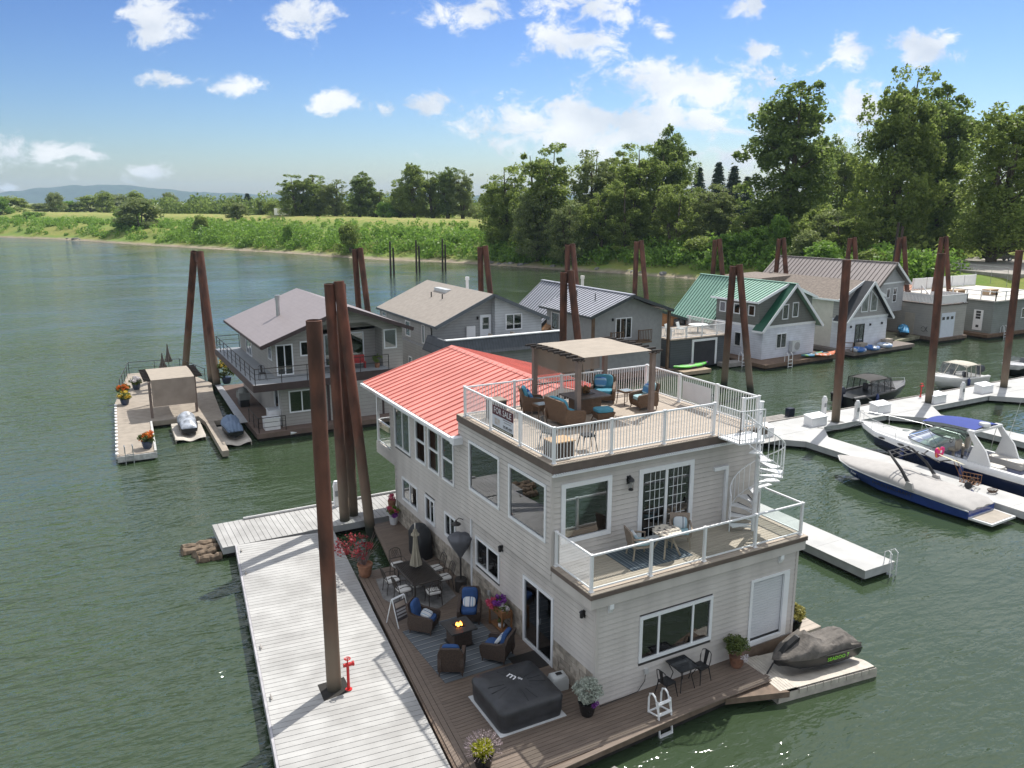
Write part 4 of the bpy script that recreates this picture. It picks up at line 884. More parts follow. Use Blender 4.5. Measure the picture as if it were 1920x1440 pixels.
for x, y, z, tx, lab in ((29.77, 16.83, 10.6, 29.41, 'beside the walkway corner and its white dock box'), (39.47, 17.11, 10.7, 38.9, 'at the finger dock beyond the big cruiser'), (48.74, 17.42, 10.6, 48.27, 'beside the far dock boxes of the walkway')):
    t = thing('steel_pile', 'single rusty mooring pile ' + lab, 'piling', group='rusty steel piles'); pipe(t, (x, y, -1), (tx, y, z), .25)
    mb = MB(); mb.box(x - .36, y - .36, .501, x + .36, y + .36, .52); part('pile_collar', mb, mat('pile_collar_grey', (.2, .2, .2), .8, .1), t)  # flat grey square around the pile foot
for (x, y, z), lab in zip(((43.3, 133, 6.5), (49.9, 136, 6.5), (56.1, 137, 6.6)), ('nearest the open river', 'in the middle of the three', 'closest to the wooded shore')):
    t = thing('timber_pile_pair', 'pair of dark timber piles out in the river, ' + lab, 'piling', group='timber piles in the river')
    for dx in (-.12, .75): mb = MB(); mb.cyl((x + dx, y + (.5 if dx > 0 else 0), -1), (x + dx * .7, y, z - (1.2 if dx > 0 else 0)), .22, .18, 8); part('pile', mb, MATS['dark_timber'], t, smooth=True)
for x, y, z0, z1, lab in ((86, 55, 0, 11.3, 'dark leaning timber pole on the bank beside the parking lot'), (80, 50, 0, 11.0, 'dark timber pole on the bank behind the orange roof')):
    mb = MB(); mb.cyl((x, y, z0 - 1), (x + .5, y, z1), .2, .15, 8); tag(part('timber_pole', mb, MATS['dark_timber'], smooth=True), lab, 'pole')
# floating logs at the walkway end
random.seed(4)
for k, (x, y, l, rz) in enumerate(((-8.0, 17.4, 1.3, .1), (-8.1, 16.95, 1.2, .0), (-7.9, 16.5, .8, .15), (-7.8, 15.9, .9, -.1), (-7.3, 16.9, .5, .2))):
    mb = MB(); n = 7; mb.tube([(-l / 2 + l * i / n, .03 * math.sin(i * 2.1), .02 * math.cos(i * 3)) for i in range(n + 1)], [.19 + .03 * math.sin(i * 1.7 + k) for i in range(n + 1)], 9)
    tag(part('float_log', mb, mat('old_log', (.16, .12, .085), .95, .5, nsc=4, bump=.8, bsc=12), loc=(x, y, .05), rz=rz), 'weathered floating log at the open end of the planked walkway', 'log', 'logs under the walkway end')
# red standpipe on the dock
def standpipe(label, loc):
    t = thing('standpipe', label, 'hydrant', loc, group='red standpipes'); m = mat('red_enamel', (.55, .02, .02), .35, .1)
    mb = MB(); mb.cyl((0, 0, 0), (0, 0, .82), .042, n=12); mb.cyl((0, 0, 0), (0, 0, .02), .1, n=12); part('riser', mb, m, t, smooth=True)
    mb = MB(); mb.cyl((-.12, 0, .78), (.14, 0, .78), .055, n=10); mb.cyl((.14, 0, .78), (.18, 0, .78), .075, n=10); part('hose_valve', mb, m, t, smooth=True)
    mb = MB(); mb.cyl((0, 0, .82), (0, 0, .98), .018, n=6); mb.tube([(.085 * math.cos(a), .085 * math.sin(a), .97) for a in [i * .785 for i in range(8)]], .016, 5, True); mb.bar((-.085, 0, .97), (.085, 0, .97), .02); part('hand_wheel', mb, m, t)
standpipe('red fire standpipe on the wide planked dock beside the rusty pile', (-5.78, 3.96, .52))
standpipe('red fire standpipe on the marina walkway near the white canopied boat', (40.5, 18.5, .5))

# mooring lines, a hose and a spare float
def rope(label, pts, r=.016, col=(.5, .48, .42), name='mooring_rope'):
    mb = MB(); mb.tube(pts, r, 5); return tag(part(name, mb, mat('rope_%d' % int(col[0] * 100), col, .9, .2)), label, 'rope', 'ropes and hoses')
def sagline(a, b, sag=.15, n=10): return [tuple(Vector(a).lerp(Vector(b), i / n) - Vector((0, 0, sag * math.sin(math.pi * i / n)))) for i in range(n + 1)]
rope('pale mooring rope from the wakeboard boat bow to the finger dock', sagline((23.5, 11.0, .95), (25.0, 10.2, .54)))
rope('pale mooring rope from the wakeboard boat stern to the finger dock', sagline((24.2, 3.9, .75), (25.0, 4.6, .54)))
rope('dark mooring rope from the cruiser bow to the walkway', sagline((28.1, 13.6, 1.5), (27.6, 16.4, .54), .3), col=(.1, .1, .1))
rope('pale mooring rope from the black fishing boat to the walkway', sagline((36.0, 19.6, .85), (36.6, 18.7, .56)))
mb = MB(); mb.prism([(-1.35, -2.75), (-.55, -2.45), (-.75, -1.85), (-1.7, -2.1)], -.1, .15); tag(part('spare_float', mb, MATS['grey_timber']), 'small grey plank float in the shade below the front deck edge', 'float')
# ---------------------------------------------------------------- furniture and things on the deck
def loft(mb, rings, cap=True):
    n = len(rings[0]); k = len(mb.v); mb.v += [tuple(p) for r_ in rings for p in r_]
    mb.f += [(k + i * n + j, k + i * n + (j + 1) % n, k + (i + 1) * n + (j + 1) % n, k + (i + 1) * n + j) for i in range(len(rings) - 1) for j in range(n)]
    if cap: mb.f += [tuple(k + j for j in range(n - 1, -1, -1)), tuple(k + (len(rings) - 1) * n + j for j in range(n))]
    return mb
def face(dx, dy): return math.atan2(dx, -dy)
def rx(a): return Matrix.Rotation(a, 3, 'X')
M_WICK = mat('dark_wicker', (.066, .045, .034), .6, .3, nsc=30, bump=.9, bsc=70, bump_stretch=(1, 1, 2.2))
M_WICK2 = mat('brown_wicker', (.125, .075, .045), .6, .3, nsc=30, bump=.9, bsc=70, bump_stretch=(1, 1, 2.2))
M_NAVY = mat('navy_cushion', (.028, .078, .215), .9, .12, nsc=6)
M_TEAL = mat('teal_cushion', (.07, .26, .36), .9, .1, nsc=6)
M_TEALL = mat('pale_teal_cushion', (.33, .50, .55), .9, .1, nsc=6)
def stripes(key, cols, period, axis=0, rough=.9):
    m = bpy.data.materials.new(key); m.use_nodes = True; nt = m.node_tree; N = nt.nodes; K = nt.links.new; b = N['Principled BSDF']; b.inputs['Roughness'].default_value = rough; b.inputs['Specular IOR Level'].default_value = .1
    t = N.new('ShaderNodeTexCoord'); s = N.new('ShaderNodeSeparateXYZ'); K(t.outputs['Object'], s.inputs[0])
    a = N.new('ShaderNodeMath'); a.operation = 'MULTIPLY_ADD'; a.inputs[1].default_value = 1 / period; a.inputs[2].default_value = 50.25; K(s.outputs[axis], a.inputs[0])
    f = N.new('ShaderNodeMath'); f.operation = 'FRACT'; K(a.outputs[0], f.inputs[0])
    r = N.new('ShaderNodeValToRGB'); r.color_ramp.interpolation = 'CONSTANT'; e = r.color_ramp.elements
    for i, (p, c) in enumerate(cols):
        el = e[i] if i < 2 else e.new(p); el.position = p; el.color = (*c, 1)
    K(f.outputs[0], r.inputs[0])
    n = N.new('ShaderNodeTexNoise'); n.inputs['Scale'].default_value = 90; K(t.outputs['Object'], n.inputs['Vector'])
    mx = N.new('ShaderNodeMix'); mx.data_type = 'RGBA'; mx.blend_type = 'MULTIPLY'; mx.inputs[0].default_value = .35; K(r.outputs[0], mx.inputs[6]); K(n.outputs[0], mx.inputs[7]); K(mx.outputs[2], b.inputs['Base Color'])
    return m
M_PSTR = stripes('blue_striped_pillow', [(0, (.75, .78, .8)), (.3, (.06, .16, .36)), (.42, (.75, .78, .8)), (.62, (.25, .42, .6)), (.72, (.75, .78, .8))], .26)
M_PBLUE = stripes('ocean_pillow', [(0, (.12, .3, .55)), (.35, (.3, .5, .68)), (.5, (.06, .14, .4)), (.8, (.45, .6, .7))], .5, 1)
M_PWHT = stripes('white_navy_pillow', [(0, (.72, .76, .78)), (.4, (.05, .08, .14)), (.46, (.72, .76, .78)), (.55, (.45, .6, .68)), (.8, (.72, .76, .78))], .42)
M_RUG1 = stripes('grey_striped_rug', [(0, (.16, .18, .20)), (.42, (.09, .105, .12)), (.55, (.34, .35, .36)), (.68, (.16, .18, .2))], .255, 1)
M_RUG3 = stripes('balcony_rug', [(0, (.10, .125, .16)), (.45, (.30, .33, .36)), (.55, (.10, .125, .16)), (.8, (.22, .25, .28))], .24, 0)
def armchair(name, label, loc, rz, wick, cush, group, w=.76, arms=True, tuft=True, legs=.1):
    t = thing(name, label, 'chair' if w < 1.1 else 'sofa', loc, rz, group); h = w / 2
    mb = MB()
    loft(mb, [[(x * s, y0, z0) for x, y0, z0 in q] for s, q in ()]) if False else None
    # tapered wicker base
    mb.hexa([(-h + .06, -.33, .12), (h - .06, -.33, .12), (h - .06, .34, .12), (-h + .06, .34, .12), (-h + .03, -.36, .36), (h - .03, -.36, .36), (h - .03, .38, .36), (-h + .03, .38, .36)]); part('seat_base', mb, wick, t)
    mb = MB()   # curved back
    loft(mb, [[(-h + .02, .28, .3), (h - .02, .28, .3), (h - .02, .38, .3), (-h + .02, .38, .3)], [(-h + .02, .32, .6), (h - .02, .32, .6), (h - .02, .42, .6), (-h + .02, .42, .6)],
              [(-h + .03, .40, .84), (h - .03, .40, .84), (h - .03, .49, .84), (-h + .03, .49, .84)], [(-h + .10, .46, .97), (h - .10, .46, .97), (h - .10, .53, .96), (-h + .10, .53, .96)]]); part('backrest', mb, wick, t, smooth=True)
    for s in (-1, 1):
        mb = MB(); x0, x1 = s * (h - .10), s * h
        P = [(-.40, .30), (-.42, .50), (-.36, .58), (-.10, .61), (.18, .64), (.40, .74), (.44, .36), (.40, .14), (-.34, .12)]
        mb.prismx(P, min(x0, x1), max(x0, x1)); part('armrest', mb, wick, t)
    for sx in (-1, 1):
        for sy in (-.34, .38): mb = MB(); mb.cyl((sx * (h - .06), sy * .95, .16), (sx * (h - .03), sy, 0), .028, .016, 6); part('leg', mb, wick, t)
    mb = MB(); mb.pillow((0, -.04, .43), w - .22, .66, .17); c = part('seat_cushion', mb, cush, t, smooth=True)
    mb = MB(); mb.pillow((0, .29, .72), w - .22, .17, .58, rx(R(-12))); part('back_cushion', mb, cush, t, smooth=True)
    if tuft: mb = MB(); mb.ell((0, .188, .72), (.022, .012, .022), 8, 6); part('button', mb, cush, t)
    return t
def pillow(label, cat_loc, rz, m, sx=.42, sy=.36, tilt=-50, group='throw pillows', name='throw_pillow'):
    mb = MB(); mb.pillow((0, 0, 0), sx, sy, .13, None, 8, .55); o = part(name, mb, m, smooth=True); o.location = cat_loc; o.rotation_euler = (R(tilt), 0, rz); return tag(o, label, 'pillow', group)
def at(loc, rz, x, y, z): c, s = math.cos(rz), math.sin(rz); return (loc[0] + c * x - s * y, loc[1] + s * x + c * y, loc[2] + z)
g = 'dark wicker armchairs around the fire table'
CH = [((-2.62, 5.98, .5), face(.72, -.7), 'dark wicker armchair with navy cushions beside the folding sign'), ((-1.08, 5.85, .5), face(-.5, -.86), 'dark wicker armchair with navy cushions below the covered heater'),
      ((-2.78, 3.5, .5), face(.5, .86), 'dark wicker armchair with navy cushion near the dock, back to the hot tub'), ((-1.32, 3.42, .5), face(-.62, .78), 'dark wicker armchair with navy cushions between fire table and sliding door')]
for l, r, lab in CH: armchair('wicker_armchair', lab, l, r, M_WICK, M_NAVY, g)
pillow('blue striped lumbar pillow on the wicker armchair beside the folding sign', at(*CH[0][:2], 0, -.08, .58), CH[0][1], M_PSTR, tilt=20)
pillow('blue striped lumbar pillow on the wicker armchair below the covered heater', at(*CH[1][:2], 0, .04, .62), CH[1][1], M_PSTR, tilt=40)
pillow('blue striped lumbar pillow tucked in the wicker armchair by the sliding door', at(*CH[3][:2], 0, .1, .66), CH[3][1], M_PSTR, tilt=55)
# fire table
FT = thing('fire_table', 'square dark fire pit table with burning flame on striped rug', 'fire table', (-1.98, 4.72, .5))
mb = MB(); mb.box(-.30, -.30, .03, .30, .30, .56); part('base_cabinet', mb, M_WICK, FT)
mb = MB(); mb.box(-.36, -.36, 0, .36, .36, .035); part('plinth', mb, MATS['black_metal'], FT)
M_SLATE = mat('slate_top', (.045, .043, .042), .55, .25, nsc=8)
mb = MB()
for a in ((-.44, -.44, .44, -.17), (-.44, .17, .44, .44), (-.44, -.17, -.17, .17), (.17, -.17, .44, .17)): mb.box(a[0], a[1], .56, a[2], a[3], .61)
part('table_top', mb, M_SLATE, FT); mb = MB(); mb.box(-.17, -.17, .56, .17, .17, .575); part('burner_pan', mb, MATS['black_metal'], FT)
M_FLAME = emis('flame', (1, .33, .05), 5.0); random.seed(2); mb = MB()
for k in range(9):
    a = random.uniform(0, 6.28); r_ = random.uniform(0, .09); hgt = random.uniform(.07, .17); c = Vector((r_ * math.cos(a), r_ * math.sin(a), .585))
    mb.lathe([(.002, 0), (.028, .02), (.022, hgt * .5), (.008, hgt * .8), (.001, hgt)], c, 7)
part('flame', mb, M_FLAME, FT, smooth=True)
mb = MB()
for k in range(26): a = random.uniform(0, 6.28); r_ = random.uniform(.02, .15); mb.ell((r_ * math.cos(a), r_ * math.sin(a), .588), random.uniform(.014, .026), 6, 4)
struct(part('lava_rock', mb, mat('lava', (.06, .05, .05), .9, .3), FT), 'stuff')
# rugs
mb = MB(); mb.box(-1.23, -1.63, 0, 1.23, 1.63, .012); r_ = part('striped_rug', mb, M_RUG1, loc=(-2.05, 4.58, .503), rz=R(1)); tag(r_, 'grey striped outdoor rug under the fire table', 'rug')
mb = MB(); mb.prism([(-2.83, 10.1), (-1.3, 9.95), (-.62, 9.2), (-.78, 7.55), (-1.65, 7.02), (-2.75, 7.3), (-3.1, 8.6)], .503, .513); tag(part('dining_rug', mb, mat('grey_rug', (.21, .205, .20), .95, .22, nsc=5, bump=.5, bsc=60)), 'plain grey woven rug with cut corners under the dining table', 'rug')
mb = MB(); mb.box(-.95, -.45, 0, .0, .45, .015); tag(part('door_mat', mb, mat('dark_mat', (.03, .026, .024), .95, .3, nsc=30), loc=(-.12, 2.75, .502)), 'dark door mat at the ground floor sliding door', 'mat')
# dining set
M_CAST = mat('cast_bronze', (.045, .036, .03), .45, .3, nsc=12)
DT = thing('dining_table', 'dark cast metal dining table with closed umbrella through it', 'table', (-1.77, 8.62, .5))
mb = MB(); nx, ny = 9, 15; W, Lh = .53, .93
for i in range(nx + ny + 1):
    for sg in (1, -1):
        t0 = -1 + 2 * i / (nx + ny); pts = []
        c = (t0) * (W + Lh)
        # diagonal slats clipped to the table outline
        y0, y1 = (c - W, c + W) if sg > 0 else (c + W, c - W); x0, x1 = -W, W
        def clip(xa, ya, xb, yb):
            if ya == yb: return None
            ts = sorted([(-Lh - ya) / (yb - ya), (Lh - ya) / (yb - ya)]); a, b = max(0, ts[0]), min(1, ts[1])
            return None if a >= b else ((xa + (xb - xa) * a, ya + (yb - ya) * a), (xa + (xb - xa) * b, ya + (yb - ya) * b))
        q = clip(x0, y0, x1, y1)
        if q and math.dist(*q) > .05: mb.bar((*q[0], .700 + .006 * sg), (*q[1], .700 + .006 * sg), .03, .012)
struct(part('lattice_top', mb, M_CAST, DT), 'stuff')
mb = MB()
for a, b in (((-W, -Lh), (W, -Lh)), ((W, -Lh), (W, Lh)), ((W, Lh), (-W, Lh)), ((-W, Lh), (-W, -Lh))): mb.bar((*a, .7), (*b, .7), .07, .035)
mb.box(-.52, -.92, .67, .52, .92, .685); part('table_frame', mb, M_CAST, DT)
for sx in (-1, 1):
    for sy in (-1, 1): mb = MB(); mb.tube([(sx * .45, sy * .84, .68), (sx * .42, sy * .8, .4), (sx * .47, sy * .86, 0)], [.035, .028, .03], 7); part('leg', mb, M_CAST, DT, smooth=True)
M_CREAM = mat('cream_cushion', (.66, .65, .62), .9, .06)
def dchair(label, loc, rz):
    t = thing('dining_chair', label, 'chair', loc, rz, 'cast metal dining chairs')
    for sx in (-1, 1):
        mb = MB(); mb.tube([(sx * .24, -.24, 0), (sx * .22, -.22, .22), (sx * .23, -.23, .42), (sx * .26, -.2, .62), (sx * .26, .1, .66), (sx * .24, .24, .62)], .014, 6); part('front_leg', mb, M_CAST, t)
        mb = MB(); mb.tube([(sx * .23, .28, 0), (sx * .22, .22, .42), (sx * .23, .3, .7), (sx * .2, .36, .9)], .016, 6); part('rear_leg', mb, M_CAST, t)
    mb = MB(); mb.tube([(-.2, .36, .9), (-.12, .37, .95), (0, .375, .97), (.12, .37, .95), (.2, .36, .9)], .016, 6)
    for k in range(-3, 4):
        for s in (-1, 1):
            a = (k * .065, .30, .6); b = (k * .065 + s * .14, .36, .92)
            if abs(b[0]) < .2: mb.bar(a, b, .012)
    mb.bar((-.22, .3, .6), (.22, .3, .6), .02); part('lattice_back', mb, M_CAST, t)
    mb = MB(); mb.box(-.23, -.23, .41, .23, .23, .43); part('seat_pan', mb, M_CAST, t)
    mb = MB(); mb.pillow((0, 0, .455), .46, .46, .075, None, 8, .3); part('seat_cushion', mb, M_CREAM, t, smooth=True)
for lab, x, y, d in (('dining chair with white cushion at the dock side of the table near the maple pot', -2.62, 8.95, (1, 0)), ('dining chair with white cushion at the dock side of the table near the folding sign', -2.52, 8.1, (1, .05)), ('dining chair with lattice back at the near end of the dining table', -1.68, 7.45, (.1, 1)),
                     ('dining chair at the wall side of the table behind the covered heater', -.92, 8.25, (-1, .05)), ('dining chair at the wall side of the table near the covered grill', -.9, 9.05, (-1, 0)), ('dining chair at the far end of the dining table by the walkway', -2.0, 9.98, (0, -1))):
    dchair(lab, (x, y, .5), face(*d))
U = thing('patio_umbrella', 'closed beige patio umbrella standing in the dining table', 'umbrella', (-1.7, 8.95, .5))
mb = MB(); mb.cyl((0, 0, 0), (0, 0, 2.35), .022, n=8); mb.cyl((0, 0, 0), (0, 0, .08), .22, .2, 14); part('pole', mb, mat('pale_pole', (.6, .58, .54), .5, .1), U)
def folded(z0, z1, r0, r1, n=48, folds=8, amp=.22):
    mb = MB(); rings = []
    for j in range(13):
        t = j / 12; z = z0 + (z1 - z0) * t; r_ = r0 + (r1 - r0) * t ** .8 - .03 * math.sin(t * 3.1)
        rings.append([(r_ * (1 + amp * math.cos(folds * a + t)) * math.cos(a), r_ * (1 + amp * math.cos(folds * a + t)) * math.sin(a), z + .02 * math.cos(folds * a)) for a in [6.283 * k / n for k in range(n)]])
    return loft(mb, rings)
part('canopy', folded(.82, 2.15, .2, .06), mat('beige_canvas', (.36, .33, .26), .9, .08), U, smooth=True, ang=70)
part('canopy_vent', folded(1.95, 2.3, .14, .02), MATS['beige_canvas'], U, smooth=True, ang=70)
mb = MB(); mb.ell((0, 0, 2.37), (.03, .03, .05), 8, 6); part('finial', mb, MATS['pale_pole'], U)
mb = MB(); mb.bar((-.07, 0, .78), (.07, 0, .78), .03); mb.bar((0, 0, .72), (0, 0, .84), .03); part('crank', mb, MATS['white_metal'], U)
HT = thing('patio_heater', 'patio heater with grey cloth cover over its head', 'heater', (-.45, 7.85, .5))
mb = MB(); mb.cyl((0, 0, 0), (0, 0, .42), .21, .21, 18); mb.cyl((0, 0, .42), (0, 0, .47), .23, .2, 18); part('tank_housing', mb, MATS['dark_bronze'], HT, smooth=True)
mb = MB(); mb.cyl((0, 0, .45), (0, 0, 1.8), .035, n=10); part('post', mb, MATS['dark_bronze'], HT)
mb = MB(); rings = []
for z, r_ in ((1.28, .05), (1.4, .12), (1.62, .26), (1.9, .40), (1.99, .43), (2.06, .42), (2.13, .25), (2.16, .03)): rings.append([(r_ * (1 + .05 * math.sin(9 * a + z * 4)) * math.cos(a), r_ * (1 + .05 * math.sin(9 * a + z * 4)) * math.sin(a), z + .012 * math.sin(5 * a)) for a in [6.283 * k / 36 for k in range(36)]])
loft(mb, rings); part('cover', mb, mat('grey_cover', (.115, .12, .135), .7, .1, bump=.4, bsc=12), HT, smooth=True, ang=60)
GC = thing('covered_grill', 'barbecue grill under a black cover against the stone wall', 'grill', (-.55, 11.35, .5))
mb = MB(); rings = []
for z, sx, sy in ((0, .34, .62), (.5, .33, .6), (.85, .33, .62), (.98, .32, .5), (1.15, .26, .36), (1.22, .12, .25)): rings.append([(sx * math.copysign(abs(math.cos(a)) ** .5, math.cos(a)) * (1 + .03 * math.sin(11 * a)), sy * math.copysign(abs(math.sin(a)) ** .5, math.sin(a)) * (1 + .03 * math.sin(7 * a + z * 5)), z) for a in [6.283 * k / 36 for k in range(36)]])
loft(mb, rings); part('cover', mb, mat('black_cover', (.016, .017, .019), .55, .2, bump=.5, bsc=9), GC, smooth=True, ang=60)
# folding sign board
AF = thing('folding_sign', 'white framed folding a-frame sign beside the wicker armchair', 'sign', (-3.2, 6.8, .5), R(20))
for s in (-1, 1):
    mb = MB(); 
    for x in (-.26, .26): mb.bar((x, s * .3, 0), (x, s * .02, .92), .025)
    mb.bar((-.26, s * .02, .92), (.26, s * .02, .92), .03); part('frame', mb, MATS['white_trim'], AF)
mb = MB(); a, b = Vector((-.24, -.235, .2)), Vector((.24, -.235, .2)); c, d = Vector((.24, -.06, .82)), Vector((-.24, -.06, .82)); mb.slab(a, b, c, d, .012); pn = part('panel', mb, mat('sign_dark', (.10, .085, .09), .6, .2), AF)
for k, (z0, z1, col) in enumerate(((.62, .78, (.5, .42, .36)), (.5, .56, (.5, .5, .52)), (.4, .46, (.5, .5, .52)), (.3, .35, (.45, .45, .47)))):
    def pp(x, z): t = (z - .2) / .62; return Vector((x, -.235 + .175 * t, z)) + Vector((0, -.006, .002))
    mb = MB(); mb.slab(pp(-.2, z0), pp(.2, z0), pp(.2, z1), pp(-.2, z1), .004); part('printed_line', mb, mat('sign_print%d' % k, col, .6, .1), pn)
# plants in pots
def plant(name, label, cat, loc, potm, pot, leafs, group=None):
    """pot profile plus lists of leaf sprays: (centre list, radius, count, size, material)"""
    t = thing(name, label, cat, loc, 0, group)
    if pot: mb = MB(); mb.lathe(pot, (0, 0, 0), 20); part('pot', mb, potm, t, smooth=True, ang=50)
    for nm, cs, rad, per, size, m in leafs:
        rg = np.random.default_rng(abs(hash(label)) % 1000 if False else len(label) * 7 + len(nm)); cs = np.array(cs, float); P, D = clump_pts(cs, np.full(len(cs), rad), per, rg); obj(nm, quads(nm, P, size, m, rg, nrm=D, aspect=1.1), t)
    return t
def ball(c, r, n, seed=1, squash=.8):
    rg = np.random.default_rng(seed); d = rg.normal(size=(n, 3)); d /= np.linalg.norm(d, axis=1)[:, None]; return np.array(c) + d * np.array((r, r, r * squash)) * rg.uniform(.5, 1, (n, 1))
P_TERR = mat('terracotta', (.30, .145, .085), .8, .2, nsc=6); P_WHITE = mat('white_ceramic', (.72, .73, .74), .3, .04); P_BLACK = mat('black_glaze', (.012, .012, .014), .2, .2); P_BLUE = mat('blue_glaze', (.05, .07, .12), .3, .2)
L_RED = foliage('leaves_red', (.16, .012, .02), (.34, .05, .06), .3, 3); L_SILVER = foliage('leaves_silver', (.30, .34, .29), (.50, .54, .47), .2, 3)
L_OLIVE = foliage('leaves_olive', (.07, .11, .03), (.16, .2, .06), .3, 3); L_YEL = foliage('leaves_yellow', (.26, .28, .02), (.46, .46, .05), .35, 3)
B_PINK = foliage('petals_pink', (.5, .04, .12), (.75, .15, .25), .3, 4); B_PURP = foliage('petals_purple', (.14, .03, .26), (.32, .08, .42), .3, 4); B_RED = foliage('petals_red', (.5, .03, .02), (.75, .25, .03), .3, 4); B_WHT = foliage('petals_white', (.55, .5, .55), (.75, .72, .72), .3, 4); B_LAV = foliage('petals_lavender', (.34, .27, .30), (.52, .42, .44), .3, 4); B_YEL = foliage('petals_yellow', (.6, .4, .03), (.8, .6, .1), .3, 4)
bigpot = [(.16, 0), (.22, .1), (.25, .3), (.26, .42), (.29, .44), (.29, .5), (.25, .5), (.24, .44)]
mp = plant('potted_maple', 'red leaved small maple in a big terracotta pot at the deck corner', 'potted tree', (-3.08, 10.55, .5), P_TERR, bigpot, [('leaves', ball((-.25, .25, 1.15), .75, 34, 3, .6), .14, 16, .05, L_RED)])
random.seed(12); mb = MB()
for k in range(26):
    a = random.uniform(0, 6.28); r_ = random.uniform(.3, .95); z = random.uniform(.75, 1.6); e = (-.15 + r_ * math.cos(a), .15 + r_ * math.sin(a) * .8, z); mb.tube([(0, 0, .42), (e[0] * .35, e[1] * .35, .42 + (z - .42) * .55), e], [.016, .01, .004], 4)
part('branches', mb, mat('maple_bark', (.20, .14, .13), .8, .2), mp)
plant('potted_silver_shrub', 'round silver leaved shrub in a black glazed pot at the house corner', 'potted plant', (-.47, -.2, .5), P_BLACK, [(.16, 0), (.2, .12), (.24, .34), (.26, .38), (.26, .41), (.2, .41)], [('foliage', ball((0, 0, .72), .36, 60, 4, .75), .11, 60, .03, L_SILVER), ('flowers', [(.05, -.3, .45), (.12, -.27, .47), (-.02, -.32, .44)], .07, 40, .025, B_PURP)])
plant('potted_green_shrub', 'dense green shrub in a brown pot near the roll-up door', 'potted plant', (4.72, -.42, .5), mat('brown_glaze', (.22, .11, .07), .4, .3, nsc=6), [(.15, 0), (.2, .12), (.23, .3), (.24, .34), (.2, .34)], [('foliage', ball((0, .05, .72), .34, 60, 5, .7), .11, 55, .03, L_OLIVE), ('flowers', [(-.05, -.3, .45), (.06, -.3, .46), (0, -.33, .38)], .08, 40, .025, B_WHT)])
plant('flower_pot', 'white pot of pink and yellow flowers at the corner of the walkway deck', 'potted plant', (-.42, 14.7, .5), P_WHITE, [(.14, 0), (.17, .1), (.2, .36), (.22, .4), (.18, .4)], [('foliage', ball((0, 0, .58), .22, 20, 6), .1, 30, .04, F_BRIGHT), ('flowers', ball((0, 0, .66), .24, 18, 7), .08, 26, .035, B_PINK), ('trailing_flowers', ball((.02, -.12, .46), .18, 10, 8, .5), .07, 26, .03, B_PURP)])
plant('hanging_flower_pot', 'small pot of pink flowers behind the far house corner', 'potted plant', (-.2, 15.45, .5), P_TERR, [(.12, 0), (.16, .5), (.18, .8), (.14, .8)], [('flowers', ball((0, 0, .95), .18, 14, 9), .08, 26, .035, B_PINK)])
pb = plant('planter_box', 'wooden planter stand overflowing with pink and purple petunias', 'planter', (-.42, 4.9, .5), None, None, [('foliage', ball((0, 0, .82), .3, 24, 10) * np.array((.6, 1.5, 1)), .11, 26, .04, L_OLIVE), ('pink_flowers', ball((-.12, .22, .84), .22, 16, 11), .09, 30, .04, B_PINK), ('purple_flowers', ball((-.02, .02, .98), .2, 14, 12), .09, 30, .04, B_PURP), ('pale_flowers', ball((-.05, -.32, .84), .17, 10, 13), .08, 26, .03, B_WHT)])
MW = MATS['wood_brown']; mb = MB(); mb.hexa([(-.14, -.42, .52), (.14, -.42, .52), (.14, .42, .52), (-.14, .42, .52), (-.19, -.46, .78), (.19, -.46, .78), (.19, .46, .78), (-.19, .46, .78)]); part('trough', mb, MW, pb)
for sx in (-1, 1):
    for sy in (-1, 1): mb = MB(); mb.box(sx * .17 - .025, sy * .43 - .025, 0, sx * .17 + .025, sy * .43 + .025, .74); part('leg', mb, MW, pb)
mb = MB(); mb.box(-.17, -.43, .06, .17, .43, .085); part('shelf', mb, MW, pb)
plant('small_white_pot', 'small white pot of leaves on the lower shelf of the planter stand', 'potted plant', (-.45, 4.78, .585), P_WHITE, [(.06, 0), (.1, .05), (.11, .12), (.09, .15), (.07, .15)], [('foliage', ball((0, 0, .24), .1, 14, 14), .06, 22, .03, L_OLIVE)])
plant('lavender_tub', 'yellow green lavender with pale flower spikes at the deck corner', 'potted plant', (-3.82, -.62, .5), P_BLACK, [(.2, 0), (.24, .15), (.26, .3), (.24, .3)], [('foliage', ball((0, 0, .42), .26, 50, 15, .7), .1, 60, .028, L_YEL)])
lv = [o for o in bpy.data.objects if o.name.startswith('lavender_tub')][0]; rg = np.random.default_rng(3); P = []
for k in range(150):
    d = rg.normal(size=3); d[2] = abs(d[2]) * .8 + .12; d /= np.linalg.norm(d); b = np.array((0, 0, .4)) + d * .36
    P += [b + d * s for s in np.linspace(0, .14, 6)]
obj('flower_spikes', quads('flower_spikes', np.array(P), .017, B_LAV, rg), lv)
plant('yellow_shrub', 'yellow green feathery shrub at the far corner of the jet ski float', 'potted plant', (8.15, .5, .3), P_BLACK, [(.18, 0), (.22, .2), (.24, .3), (.2, .3)], [('foliage', ball((0, 0, .62), .36, 50, 16, .8), .12, 60, .032, foliage('leaves_yellowish', (.22, .22, .05), (.44, .40, .12), .3, 3))])
mb = MB(); mb.box(7.55, .2, -.2, 9.1, .95, .3); tag(part('side_float', mb, mat('float_planks', (.45, .39, .33), .8, .12, lines=.22, lineaxis=1)), 'small tan planked float behind the covered jet ski', 'float')
